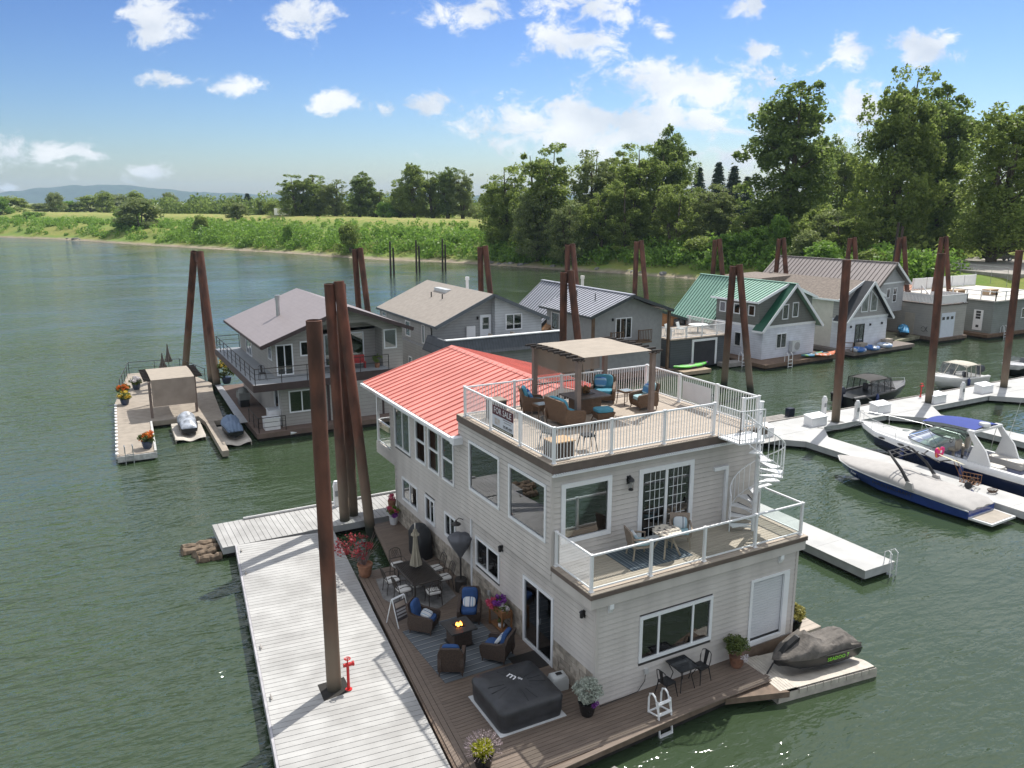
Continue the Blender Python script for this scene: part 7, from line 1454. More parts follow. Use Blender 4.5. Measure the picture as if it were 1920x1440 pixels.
jetski('jet_ski', 'uncovered silver and black jet ski docked by the beige sunshade', (-6.15, 35.4, .22), R(-92), mat('jet_black', (.03, .028, .03), .3, .2), mat('jet_silver', (.34, .37, .42), .35, .5, nsc=3), False)
jetski('jet_ski', 'jet ski under a smooth slate blue cover beside the taupe house deck', (-3.9, 33.2, .25), R(-90), MATS['black_hull'], mat('slate_blue_cover', (.15, .21, .31), .7, .08), True)
drive_on('drive-on float under the silver jet ski', (-6.15, 35.2, .02), R(-92), 3.6, 1.7, (.55, .52, .47)); drive_on('drive-on float under the blue covered jet ski', (-3.9, 33.0, .02), R(-90), 3.8, 1.5)
for lab, x, y, h in (('taller closed taupe umbrella on the patio float railing', -5.35, 52.4, 2.5), ('shorter closed taupe umbrella on the patio float', -5.9, 51.2, 2.0)):
    t = thing('patio_umbrella', lab, 'umbrella', (x, y, .46)); mb = MB(); mb.cyl((0, 0, 0), (0, 0, h), .025, n=6); part('pole', mb, MATS['dark_bronze'], t); o = part('canopy', folded(h * .42, h * .98, .26, .03), mat('taupe_canvas', (.13, .115, .10), .9, .1), t, smooth=True, ang=70)
fl4 = [('red flowers in a blue pot on the outer edge of the patio float', -9.05, 45.9, B_RED), ('yellow flowers in a blue pot on the outer edge of the patio float', -9.15, 43.3, B_YEL), ('blue pot of pale pink flowers by the patio float railing', -8.1, 47.9, B_WHT), ('blue pot of flowers at the near end of the patio float', -8.7, 31.75, B_RED), ('pot of pink flowers behind the patio float pergola', -4.6, 46.5, B_PINK)]
for i, (lab, x, y, b_) in enumerate(fl4): plant('flower_pot', lab, 'potted plant', (x, y, .46), P_BLUE, [(.2, 0), (.26, .15), (.3, .4), (.28, .42), (.24, .42)], [('foliage', ball((0, 0, .6), .4, 22, 40 + i, .6), .16, 26, .07, L_OLIVE), ('flowers', ball((0, 0, .68), .44, 26, 50 + i, .6), .13, 22, .06, b_)], 'flower pots on the patio float')
plant('tall_flower_tub', 'tall bushy flowering plant in a blue tub beside the splayed piles', 'potted plant', (-1.9, 46.8, .46), P_BLUE, [(.25, 0), (.35, .3), (.36, .5), (.3, .5)], [('foliage', ball((0, 0, 1.2), .65, 40, 60, 1.1), .22, 26, .08, L_OLIVE), ('flowers', ball((0, 0, 1.5), .6, 22, 61), .15, 18, .06, B_YEL)])
# ---------------------------------------------------------------- boats (bow toward +y in their own frame)
def hull(par, secs, m, name='hull', deckz=0.0, smooth=True, ang=35):
    """secs: (y, half width at sheer, half width at chine, z keel, z chine, z sheer)"""
    mb = MB(); rings = []
    for y, w, wc, zk, zc, zs in secs: rings.append([(-w, y, zs), (-(w * .55 + wc * .45), y, (zs * .6 + zc * .4)), (-wc, y, zc), (0, y, zk), (wc, y, zc), ((w * .55 + wc * .45), y, (zs * .6 + zc * .4)), (w, y, zs), (w * .5, y, zs + deckz), (0, y, zs + deckz * 1.3), (-w * .5, y, zs + deckz)])
    loft(mb, rings); return part(name, mb, m, par, smooth=smooth, ang=ang)
M_GEL = mat('white_gelcoat', (.74, .74, .73), .25, .03, coat=.3); M_NAVYH = mat('navy_gelcoat', (.012, .02, .06), .18, .1, coat=.5); M_BLUEH = mat('royal_blue_gelcoat', (.018, .05, .24), .2, .1, coat=.5)
M_UPH = mat('cream_vinyl', (.55, .52, .47), .5, .06); M_CVR = mat('pale_grey_boat_cover', (.40, .385, .37), .8, .06, nsc=3, bump=.35, bsc=5); M_BLUEC = mat('blue_canvas', (.02, .045, .26), .8, .08); M_TINT = glassmat('tinted_boat_glass', (.55, .68, .62), 1.5); M_CLEARV = mat('smoky_vinyl', (.10, .11, .12), .15, .3, alpha=.55)
# --- cruiser
CR = thing('cabin_cruiser', 'white and navy cabin cruiser with blue bimini top', 'boat', (28.55, 8.3, 0), R(2), sc=(.88, .88, .88))
sc = [(-6.0, 1.62, 1.5, .1, .3, .95), (-4, 1.72, 1.55, 0, .25, 1.0), (0, 1.74, 1.5, -.1, .22, 1.05), (2.5, 1.6, 1.3, -.05, .3, 1.12), (4.6, 1.15, .8, .1, .5, 1.22), (5.8, .55, .3, .5, .85, 1.36), (6.4, .06, .04, 1.2, 1.28, 1.5)]
hull(CR, sc, M_NAVYH)
up_ = [(y, w + .02, w - .01, zs - .03, zs - .02, zs + (.32 if y > -3 else .28) - .03 * (y > 6)) for y, w, wc, zk, zc, zs in sc]
mb = MB(); rings = []
for y, w, wc, zk, zc, zs in sc:
    h = .36 if y < 4 else .30 - .12 * (y > 6); rings.append([(-w - .02, y, zs), (-w - .04, y, zs + h * .5), (-w * .94, y, zs + h), (-w * .8, y, zs + h + .01), (-w * .78, y, zs + h * .4), (-w * .78, y, zs)])
for s in (1, -1): m2 = MB(); loft(m2, [[(p[0] * s, p[1], p[2]) for p in r_] for r_ in rings]); part('topside', m2, M_GEL, CR, smooth=True, ang=45)
mb = MB(); rings = []
for y, w, z, c in ((.6, 1.4, 1.42, .42), (2.0, 1.36, 1.46, .38), (3.4, 1.2, 1.5, .27), (4.8, .82, 1.52, .12), (5.9, .42, 1.6, .03), (6.35, .06, 1.66, .01)): rings.append([(-w, y, z - .1), (-w * .9, y, z + c * .3), (-w * .55, y, z + c * .85), (0, y, z + c), (w * .55, y, z + c * .85), (w * .9, y, z + c * .3), (w, y, z - .1)])
loft(mb, rings); part('foredeck', mb, M_GEL, CR, smooth=True, ang=60)
mb = MB(); mb.box(-1.36, -5.4, .9, 1.36, .6, 1.0); part('cockpit_sole', mb, mat('cockpit_grey', (.42, .42, .41), .7, .08), CR)
mb = MB(); mb.box(-1.5, -6.0, .8, 1.5, -5.4, 1.35); mb.box(-1.45, -7.0, .35, 1.45, -6.0, .5); part('transom', mb, M_GEL, CR)
for x0, y0, x1, y1, z in ((-1.3, -5.3, 1.3, -4.7, 1.4), (.5, -3.6, 1.3, -1.6, 1.4), (-1.3, -3.4, -.6, -2.4, 1.4)):
    mb = MB(); mb.box(x0, y0, 1.0, x1, y1, z - .12); mb.pillow(((x0 + x1) / 2, (y0 + y1) / 2, z - .06), x1 - x0, y1 - y0, .18); part('bench_seat', mb, M_UPH, CR, smooth=True, ang=40)
for x in (.55, -.45): mb = MB(); mb.pillow((x, -.2, 1.55), .55, .5, .2); mb.pillow((x, -.45, 1.9), .55, .2, .65); mb.cyl((x, -.2, 1.0), (x, -.2, 1.5), .08, n=8); part('helm_seat', mb, mat('tan_vinyl', (.42, .36, .28), .5, .1), CR, smooth=True, ang=40)
mb = MB(); mb.box(.1, .7, 1.0, 1.2, 1.3, 1.75); part('dash', mb, M_GEL, CR); mb = MB(); mb.tube([(.6 + .18 * math.cos(a), .6, 1.75 + .18 * math.sin(a)) for a in [i * .628 for i in range(10)]], .02, 5, True); part('steering_wheel', mb, MATS['black_metal'], CR)
# wrap windscreen
def ws(u, v): a = -1.95 + 3.9 * u; t = abs(math.sin(a)); return (math.sin(a) * (1.38 - .16 * v), 1.9 * math.cos(a) * (1 - .25 * v) + 1.0 - .9 * v, 1.62 + .1 * math.cos(a) + v * .72)
mb = MB(); mb.grid(ws, 24, 3); w_ = part('windscreen', mb, M_TINT, CR, smooth=True, ang=180); mb = MB(); mb.tube([ws(i / 24, 1) for i in range(25)], .03, 6); mb.tube([ws(i / 24, 0) for i in range(25)], .025, 6)
for u in (.32, .5, .68): mb.tube([ws(u, k / 3) for k in range(4)], .022, 5)
part('windscreen_frame', mb, mat('charcoal_frame', (.08, .08, .085), .4, .1), w_)
for s in (-1, 1):
    mb = MB(); P = [(-1.6, 1.35), (-3.0, 1.32), (-2.6, 2.2), (-1.75, 3.1), (-1.45, 3.12), (-1.9, 2.4)]; n = len(P); mb.prismx(P, s * 1.45 - .06, s * 1.45 + .06); part('arch_leg', mb, M_GEL, CR, smooth=True)
mb = MB(); mb.box(-1.5, -1.8, 3.05, 1.5, -1.4, 3.18); part('arch_top', mb, M_GEL, CR); mb = MB(); mb.lathe([(.02, 3.25), (.3, 3.25), (.32, 3.35), (.28, 3.45), (.02, 3.47)], (-.1, -1.6, 0), 20); mb.cyl((-.1, -1.6, 3.15), (-.1, -1.6, 3.26), .1, n=8); part('radar_dome', mb, M_GEL, CR, smooth=True)
def bim(u, v): x = (u - .5) * 2.4; return (x, -1.7 + 3.2 * v, 3.16 + .16 * math.cos((u - .5) * 2.6) - .22 * v ** 3)
mb = MB(); mb.grid(bim, 14, 14); part('bimini_top', mb, M_BLUEC, CR, smooth=True, ang=180)
mb = MB()
for y, v in ((-2.0, .02), (1.5, .98)):
    for s in (0, 1): a = bim(s, v); mb.tube([a, (a[0] * 1.03, a[1] * .5 - .6, 1.5)], .02, 5)
part('bimini_frame', mb, MATS['grey_metal'], CR)
mb = MB()
for s in (-1, 1):
    pts = [(s * 1.52, -.2, 1.4), (s * 1.5, .6, 1.95), (s * 1.35, 3.0, 2.1), (s * .9, 5.0, 2.2), (s * .2, 6.4, 2.3)]; mb.tube(pts, .02, 5)
    for k, (x, y, z) in enumerate(pts[1:]): mb.cyl((x, y, z), (x * 1.0, y, 1.45), .014, n=5)
mb.tube([(-.2, 6.4, 2.3), (0, 6.6, 2.3), (.2, 6.4, 2.3)], .02, 5); part('bow_rail', mb, MATS['grey_metal'], CR)
for s in (-1, 1):
    for y in (2.4, 3.9): mb = MB(); mb.ell((s * (1.66 - (y - 2.4) * .18), y, 1.32), (.03, .24, .07), 12, 6); part('porthole', mb, MATS['black_metal'], CR)
for x, y in ((0, 3.2), (0, 4.6)): mb = MB(); mb.cyl((x, y, 1.72 - .11 * (y - 3.2)), (x, y, 1.80 - .11 * (y - 3.2)), .22, n=16); part('deck_hatch', mb, mat('smoke_hatch', (.25, .27, .27), .2, .1), CR)
mb = MB(); mb.cyl((1.4, -2.2, 2.2), (1.5, -2.6, 4.8), .015, .006, 5); part('antenna', mb, M_GEL, CR); mb = MB(); mb.bar((0, 6.3, 1.6), (0, 6.75, 1.62), .3, .06); part('bow_pulpit', mb, M_GEL, CR)
# --- covered wakeboard boat
WB = thing('wakeboard_boat', 'royal blue wakeboard boat under a pale grey cover with black tower', 'boat', (23.3, 7.2, 0), R(2.5), sc=(.92, .92, .92))
sw = [(-3.9, 1.15, 1.1, .05, .2, .62), (-2, 1.22, 1.12, -.05, .16, .7), (1, 1.2, 1.0, -.1, .18, .8), (2.8, .98, .7, .0, .35, .88), (3.8, .55, .3, .3, .6, .95), (4.3, .05, .03, .82, .88, 1.0)]
hull(WB, sw, M_BLUEH); mb = MB()
for s in (-1, 1): mb.tube([(s * (w + .015), y, zs) for y, w, wc, zk, zc, zs in sw], .035, 6)
part('rub_rail', mb, M_GEL, WB)
mb = MB(); rings = []
for i, (y, w, z, c) in enumerate(((-3.95, 1.0, .64, .08), (-3.6, 1.16, .66, .34), (-2.4, 1.23, .7, .42), (-1.2, 1.24, .72, .44), (-.2, 1.22, .76, .50), (.5, 1.2, .78, .66), (1.1, 1.18, .8, .62), (1.9, 1.1, .84, .42), (2.9, .93, .88, .30), (3.8, .52, .94, .14), (4.32, .05, 1.0, .02))):
    r_ = []
    for k in range(13): a = math.pi * k / 12; f = .025 * math.sin(k * 1.9 + i * 2.2) if 0 < k < 12 else 0; r_.append((-math.cos(a) * (w + .03), y + f, z + c * .8 * math.sin(a) ** .6 + f))
    rings.append(r_)
loft(mb, rings); part('cover', mb, M_CVR, WB, smooth=True, ang=50)
mb = MB(); mb.prism([(-1.05, -5.0), (1.05, -5.0), (1.12, -3.9), (-1.12, -3.9)], .22, .32); sp_ = part('swim_platform', mb, M_GEL, WB); mb = MB(); mb.prism([(-.9, -4.9), (.9, -4.9), (.98, -4.0), (-.98, -4.0)], .32, .335); part('deck_pad', mb, mat('tan_pad', (.36, .32, .27), .8, .1), sp_)
for s in (-1, 1):
    mb = MB(); pts = [(s * 1.18, -.9, .9), (s * 1.1, -.2, 1.7), (s * .95, .55, 2.25), (s * .8, .75, 2.35)]; mb.tube(pts, [.1, .08, .06, .05], 8); part('tower_leg', mb, MATS['black_metal'], WB, smooth=True)
    mb = MB(); mb.hexa([(s * 1.18 - .12, -1.1, .8), (s * 1.18 + .05, -1.1, .8), (s * 1.18 + .05, -.6, .8), (s * 1.18 - .12, -.6, .8), (s * 1.16 - .1, -.95, 1.15), (s * 1.16 + .04, -.95, 1.15), (s * 1.16 + .04, -.65, 1.2), (s * 1.16 - .1, -.65, 1.2)]); part('tower_boot', mb, M_CVR, WB)
mb = MB()
for y, z in ((.55, 2.26), (.75, 2.36), (.2, 2.2)): mb.tube([(-.95, y, z), (.95, y, z)], .03, 6)
for x in (-.5, 0, .5): mb.bar((x, .15, 2.2), (x, .8, 2.36), .05)
part('tower_top', mb, MATS['black_metal'], WB)
for s, tx in ((-1, 'MASTERCRAFT'), ):
    mlet = mat('dark_lettering', (.01, .012, .03), .4, .05); o = text('hull_lettering', tx, .26, mlet, WB, frame_mtx((-1.225, .1, .54), (0, -1, -.035), (-.18, 0, 1)), 'CENTER', .004, 1.35)
    text('hull_lettering', 'Xstar', .2, M_WPRINT, WB, frame_mtx((-.98, 2.6, .66), (-.28, -1, -.03), (-.2, 0, 1)), 'CENTER', .004)
for lab, x, y, z, ry, m in (('white wakeboard held in the rack of the black tower', 25.0, 7.5, 1.98, .25, mat('board_white', (.6, .62, .6), .4, .05)), ('pale yellow wakeboard held in the rack of the black tower', 25.15, 6.35, 1.78, .25, mat('board_cream', (.62, .58, .42), .4, .05))):
    mb = MB(); mb.ell((0, 0, 0), (.22, .68, .025), 16, 6); o = part('wakeboard', mb, m, smooth=True); o.location = (x, y, z); o.rotation_euler = (.2, ry, .25); tag(o, lab, 'wakeboard', 'wakeboards')
mb = MB(); mb.bar((24.4, 7.3, 1.9), (25.3, 7.55, 1.95), .05); mb.bar((24.4, 6.5, 1.75), (25.3, 6.3, 1.75), .05); mb.bar((24.35, 6.4, 1.72), (24.4, 7.4, 1.92), .05); bm = Matrix.LocRotScale(Vector((23.3, 7.2, 0)), Matrix.Rotation(R(2.5), 3, 'Z').to_quaternion(), Vector((.92, .92, .92))).inverted(); mb.v = [tuple(bm @ Vector(q)) for q in mb.v]; part('board_rack', mb, MATS['black_metal'], WB)
VT = thing('life_vest', 'pink and orange life vest hung on the black tower rack', 'vest', (25.2, 7.0, 1.75))
for s in (-1, 1): mb = MB(); mb.pillow((s * .17, 0, .2), .3, .12, .5, Matrix.Rotation(s * .25, 3, 'Y'), 8, .5); part('front_panel', mb, mat('vest_pink', (.75, .03, .22), .7, 0, nsc=3.5, col2=(.85, .28, .06), thr=(.55, .6)), VT, smooth=True)
mb = MB(); mb.box(-.05, -.08, .18, .07, -.06, .3); part('label_patch', mb, M_WPRINT, VT)
# --- boats along the far side of the walkway
def runabout(label, loc, rz, L_, hullm, topm, canm, style, motor=True):
    t = thing('motor_boat', label, 'boat', loc, rz, 'motor boats along the walkway'); h = L_ / 2
    s_ = [(-h, 1.02, .95, .05, .2, .75), (-h * .4, 1.12, 1.0, -.05, .18, .82), (h * .3, 1.08, .85, -.05, .25, .92), (h * .7, .72, .45, .1, .45, 1.02), (h, .05, .03, .85, .95, 1.12)]
    hull(t, s_, hullm); mb = MB(); rings = []
    for y, w, wc, zk, zc, zs in s_: rings.append([(-w - .03, y, zs - .02), (-w - .02, y, zs + .08), (-w * .82, y, zs + .1), (-w * .8, y, zs - .3), (-w * .8, y, zs - .32)])
    for s in (1, -1): m2 = MB(); loft(m2, [[(p[0] * s, p[1], p[2]) for p in r_] for r_ in rings]); part('gunwale', m2, topm, t, smooth=True, ang=40)
    mb = MB(); mb.grid(lambda u, v: ((u - .5) * 2 * np.interp(h * (.25 + .72 * v), [h * .25, h * .7, h], [1.05, .7, .05]), h * (.25 + .72 * v), 1.0 + .12 * v + .1 * (1 - (2 * u - 1) ** 2)), 8, 8); part('foredeck', mb, topm, t, smooth=True, ang=180)
    mb = MB(); mb.box(-.85, -h + .1, .35, .85, h * .3, .45); part('cockpit_sole', mb, mat('boat_floor', (.2, .2, .2), .8, .2), t)
    for x in (-.5, .5): mb = MB(); mb.pillow((x, -.1, .75), .45, .45, .16); mb.pillow((x, -.32, 1.05), .45, .14, .5); part('seat', mb, mat('dark_seat', (.08, .08, .085), .6, .2), t, smooth=True)
    if style == 'canopy':
        def cz(v): return 2.0 - .12 * (2 * v - 1) ** 2
        ya, yb = -h * .5, h * .12
        mb = MB(); mb.grid(lambda u, v: ((u - .5) * 1.9, ya + (yb - ya) * v, cz(v) - .18 * abs(2 * u - 1) ** 3), 10, 8); part('canopy_top', mb, canm, t, smooth=True, ang=180)
        for s in (-1, 1):
            mb = MB()
            for k in range(4): y = ya + (yb - ya) * k / 3; mb.tube([(s * .95, y, 1.84), (s * 1.05, y, .85)], .03, 5)
            mb.tube([(s * .95, ya, 1.84), (s * .95, yb, 1.84)], .03, 5); part('canopy_frame', mb, canm, t)
            mb = MB(); mb.grid(lambda u, v, s=s: (s * (.95 + .09 * (1 - v)), ya + (yb - ya) * u, .9 + .92 * v), 3, 1); part('side_curtain', mb, M_CLEARV, t)
        mb = MB(); mb.grid(lambda u, v: ((u - .5) * (1.9 + .2 * (1 - v)), yb + .75 * (1 - v) - .3 * (1 - v) * abs(2 * u - 1), 1.05 + .85 * v), 6, 2); part('windscreen', mb, M_CLEARV, t)
        mb = MB(); mb.tube([((u - .5) * 2.1, yb + .75 - .3 * abs(2 * u - 1), 1.06) for u in [i / 8 for i in range(9)]], .03, 5)
        for u in (.33, .67): mb.tube([((u - .5) * 2.1, yb + .7, 1.06), ((u - .5) * 1.9, yb, 1.88)], .025, 5)
        part('windscreen_frame', mb, canm, t)
    else:
        mb = MB(); mb.grid(lambda u, v: ((u - .5) * (1.9 + .2 * (1 - v)), h * .2 + .5 * (1 - v) - .3 * abs(2 * u - 1), 1.02 + .42 * v), 6, 2); part('windscreen', mb, M_CLEARV, t)
    if motor: mb = MB(); loft(mb, [[(-.2, -h - .5, .95), (.2, -h - .5, .95), (.2, -h + .0, .95), (-.2, -h + .0, .95)], [(-.22, -h - .55, 1.2), (.22, -h - .55, 1.2), (.22, -h, 1.25), (-.22, -h, 1.25)], [(-.14, -h - .45, 1.42), (.14, -h - .45, 1.42), (.14, -h - .05, 1.45), (-.14, -h - .05, 1.45)]]); mb.box(-.08, -h - .35, -.3, .08, -h - .05, .95); part('outboard_motor', mb, mat('motor_navy', (.012, .016, .035), .3, .2), t, smooth=True)
    mb = MB()
    for s in (-1, 1): mb.tube([(s * 1.05, h * .3, 1.15), (s * .68, h * .72, 1.32), (0, h * .98, 1.4)], .018, 5)
    part('bow_rail', mb, MATS['grey_metal'], t)
    return t
runabout('black fishing boat with black canvas enclosure moored at the walkway', (38.2, 20.55, 0), R(-90), 6.6, MATS['black_hull'], mat('dark_alu', (.09, .09, .095), .4, .2), mat('black_canvas', (.03, .028, .027), .8, .2), 'canopy')
runabout('white motor boat with cream canvas canopy moored at the walkway', (47.6, 20.5, 0), R(90), 5.6, M_GEL, M_GEL, mat('cream_canvas', (.50, .47, .40), .85, .06), 'canopy', True)
runabout('open black and white motor boat moored farthest along the walkway', (57.2, 20.6, 0), R(90), 6.4, MATS['black_hull'], mat('white_grey_gel', (.5, .5, .5), .3, .2), MATS['black_canvas'], 'open', True)
# ---------------------------------------------------------------- things on the docks
def dock_box(label, loc, rz=0, s=(1.35, .65, .62)):
    t = thing('dock_box', label, 'box', loc, rz, 'white dock boxes'); mb = MB(); mb.hexa([(-s[0] / 2, -s[1] / 2, 0), (s[0] / 2, -s[1] / 2, 0), (s[0] / 2, s[1] / 2, 0), (-s[0] / 2, s[1] / 2, 0), (-s[0] / 2 + .02, -s[1] / 2 + .03, s[2] * .8), (s[0] / 2 - .02, -s[1] / 2 + .03, s[2] * .8), (s[0] / 2 - .02, s[1] / 2, s[2]), (-s[0] / 2 + .02, s[1] / 2, s[2])]); part('box_body', mb, MATS['white_paint'], t)
    mb = MB(); mb.slab((-s[0] / 2 - .03, -s[1] / 2 - .02, s[2] * .8 + .05), (s[0] / 2 + .03, -s[1] / 2 - .02, s[2] * .8 + .05), (s[0] / 2 + .03, s[1] / 2 + .03, s[2] + .06), (-s[0] / 2 - .03, s[1] / 2 + .03, s[2] + .06), .05); part('lid', mb, MATS['white_trim'], t)
for lab, x, y in (('white dock box beside the spiral stair end of the walkway', 23.3, 16.75), ('white dock box at the foot of the rusty pile by the black boat', 28.1, 17.0), ('white dock box across the walkway from the cruiser bow', 34.3, 17.1), ('white dock box beside the pile at the second finger dock', 40.0, 17.0), ('white dock box near the farthest pile of the walkway', 45.8, 17.2)): dock_box(lab, (x, y, .502))
def pedestal(label, loc, lamp=True):
    t = thing('power_pedestal', label, 'pedestal', loc, 0, 'dock power pedestals'); mb = MB(); mb.box(-.13, -.1, 0, .13, .1, .9); mb.hexa([(-.15, -.12, .9), (.15, -.12, .9), (.15, .12, .9), (-.15, .12, .9), (-.1, -.12, 1.1), (.1, -.12, 1.1), (.1, .1, 1.1), (-.1, .1, 1.1)]); part('housing', mb, MATS['white_paint'], t)
    mb = MB(); mb.box(-.09, -.13, .5, .09, -.1, .75); part('socket_panel', mb, mat('socket_grey', (.25, .26, .27), .5, .1), t)
    if lamp: mb = MB(); mb.cyl((0, 0, 1.1), (0, 0, 1.2), .1, n=10); part('lamp_cap', mb, MATS['white_trim'], t)
for lab, x, y in (('white power pedestal behind the rusty pile near the black boat', 30.6, 18.5), ('white power pedestal in front of the cruiser bow', 31.5, 16.7), ('white power pedestal between the far dock boxes', 42.5, 16.75), ('white power pedestal beside the open black boat', 50.6, 18.5), ('grey power pedestal on the planked walkway behind the three piles', -1.95, 17.9)): pedestal(lab, (x, y, .5))
CT_ = thing('dock_cart', 'rusty wire dock cart on the finger dock beside the cruiser', 'cart', (25.7, 5.6, .5), R(20)); mr_ = mat('rusty_wire', (.20, .10, .05), .8, .3)
mb = MB()
for k in range(6): mb.bar((-.28, -.4 + k * .16, .25), (.28, -.4 + k * .16, .25), .03); mb.bar((-.28, -.4 + k * .16, .25), (-.32, -.4 + k * .16, .6), .02); mb.bar((.28, -.4 + k * .16, .25), (.32, -.4 + k * .16, .6), .02)
for s in (-1, 1): mb.bar((s * .32, -.42, .6), (s * .32, .42, .6), .03); mb.bar((s * .28, -.42, .25), (s * .28, .42, .25), .03)
part('wire_basket', mb, mr_, CT_); mb = MB(); mb.tube([(-.25, .4, .5), (-.25, .75, 1.15), (.25, .75, 1.15), (.25, .4, .5)], .02, 6); part('handle', mb, mr_, CT_)
for s in (-.34, .34): mb = MB(); mb.cyl((s - .03, 0, .17), (s + .03, 0, .17), .17, n=14); part('wheel', mb, MATS['black_metal'], CT_)
mb = MB(); mb.tube([(.18 * math.cos(i * .6) * (1 + .02 * i), .12 * math.sin(i * .6) * (1 + .02 * i), .02 + .004 * i) for i in range(40)], .018, 5); tag(part('coiled_rope', mb, mat('rope_brown', (.12, .08, .06), .9, .3), loc=(25.9, 4.6, .5)), 'dark coiled rope on the finger dock behind the cart', 'rope')
WF = thing('work_float', 'low weathered work float with outboard motor beside the walkway', 'float', (27.0, 19.9, 0))
for k in range(6): mb = MB(); mb.box(-2.0, -.7 + k * .24, .1, 2.1, -.5 + k * .24, .2); part('plank', mb, MATS['grey_timber'], WF)
mb = MB(); mb.box(-1.9, -.65, -.2, 2.0, .7, .1); part('float_logs', mb, MATS['float_black'], WF); mb = MB(); mb.box(1.9, -.1, .1, 2.4, .25, .75); mb.box(2.05, .0, -.3, 2.2, .15, .3); part('outboard_motor', mb, MATS['motor_navy'], WF)
# kayaks, tubes, toys at the neighbours
def kayak(label, loc, rz, m, L_=3.3):
    t = thing('kayak', label, 'kayak', loc, rz, 'kayaks'); mb = MB(); rings = []
    for i in range(13): u = -1 + i / 6; w = .46 * (1 - abs(u) ** 2.6) + .01; z = .12 * u * u; rings.append([(u * L_ / 2, w * math.cos(a), z + .17 * math.sin(a) * (1 - .5 * abs(u)) + .17) for a in [k * .5236 for k in range(12)]])
    loft(mb, rings); part('hull', mb, m, t, smooth=True); mb = MB(); mb.ell((0, 0, .33), (.42, .25, .04), 14, 6); part('cockpit', mb, MATS['black_metal'], t); return t
kayak('green and purple kayak lying beside the dark grey boathouse', (33.3, 34.5, .42), R(3), mat('kayak_green', (.10, .50, .05), .4, 0, nsc=1.4, col2=(.22, .03, .25), thr=(.52, .56)), 3.9)
kayak('blue and green kayak on the deck of the green roofed house', (45.8, 32.75, .5), R(4), mat('kayak_blue', (.03, .16, .30), .4, 0, nsc=2, col2=(.10, .28, .06), thr=(.5, .55)), 3.0); kayak('orange and white kayak on the deck edge of the green roofed house', (47.0, 32.35, .5), R(6), mat('kayak_orange', (.55, .14, .05), .4, 0, nsc=2, col2=(.6, .58, .52), thr=(.55, .6)), 3.0)
mb = MB(); mb.box(31.6, 33.4, .1, 34.6, 34.9, .4); tag(part('plank_landing', mb, mat('tan_landing', (.36, .28, .2), .8, .15)), 'tan plank landing under the green kayak', 'dock'); mb = MB(); mb.box(36.9, 34.2, .1, 40.0, 35.2, .45); tag(part('swim_landing', mb, MATS['grey_timber']), 'grey landing between the dark boathouse and the green roofed house', 'dock')
for lab, x, y in (('white swim ladder on the grey landing by the dark boathouse', 39.0, 34.15), ('white swim ladder on the deck of the green roofed house', 42.2, 31.95), ('white swim ladder on the grey green boathouse float', 74.2, 32.2)):
    mb = MB()
    for s in (-.25, .25): mb.tube([(x + s, y + .4, .45), (x + s, y + .4, 1.1), (x + s, y + .2, 1.3), (x + s, y, 1.1), (x + s, y - .05, -.4)], .03, 6)
    for z in (.7, .4, .1): mb.bar((x - .25, y - .02, z), (x + .25, y - .02, z), .05)
    tag(part('swim_ladder', mb, RAILW, smooth=True), lab, 'ladder', 'white swim ladders')
for lab, x, y, m in (('blue and white inflatable tube on the white house deck by the bench', 53.6, 32.6, 'tube_blue'), ('large white inflatable ring on the white house deck', 55.8, 32.9, 'tube_white'), ('small blue inflatable on the white house deck corner', 51.6, 32.5, 'tube_blue')):
    mm = mat(m, (.05, .16, .45) if 'blue' in m else (.6, .64, .68), .4, 0, nsc=1.5, col2=(.6, .64, .68) if 'blue' in m else (.3, .4, .6), thr=(.5, .55)); mb = MB(); mb.tube([(.55 * math.cos(a), .55 * math.sin(a), .18) for a in [i * .3927 for i in range(16)]], .18, 8, True); tag(part('inflatable_ring', mb, mm, smooth=True, loc=(x, y, .5)), lab, 'inflatable', 'inflatable rings')
jetski('jet_ski', 'jet ski under a bright blue cover on the turf deck below the tall grey house', (63.2, 36.3, .55), R(-140), MATS['black_hull'], mat('bright_blue_cover', (.03, .22, .42), .6, .4, nsc=1.2), True)
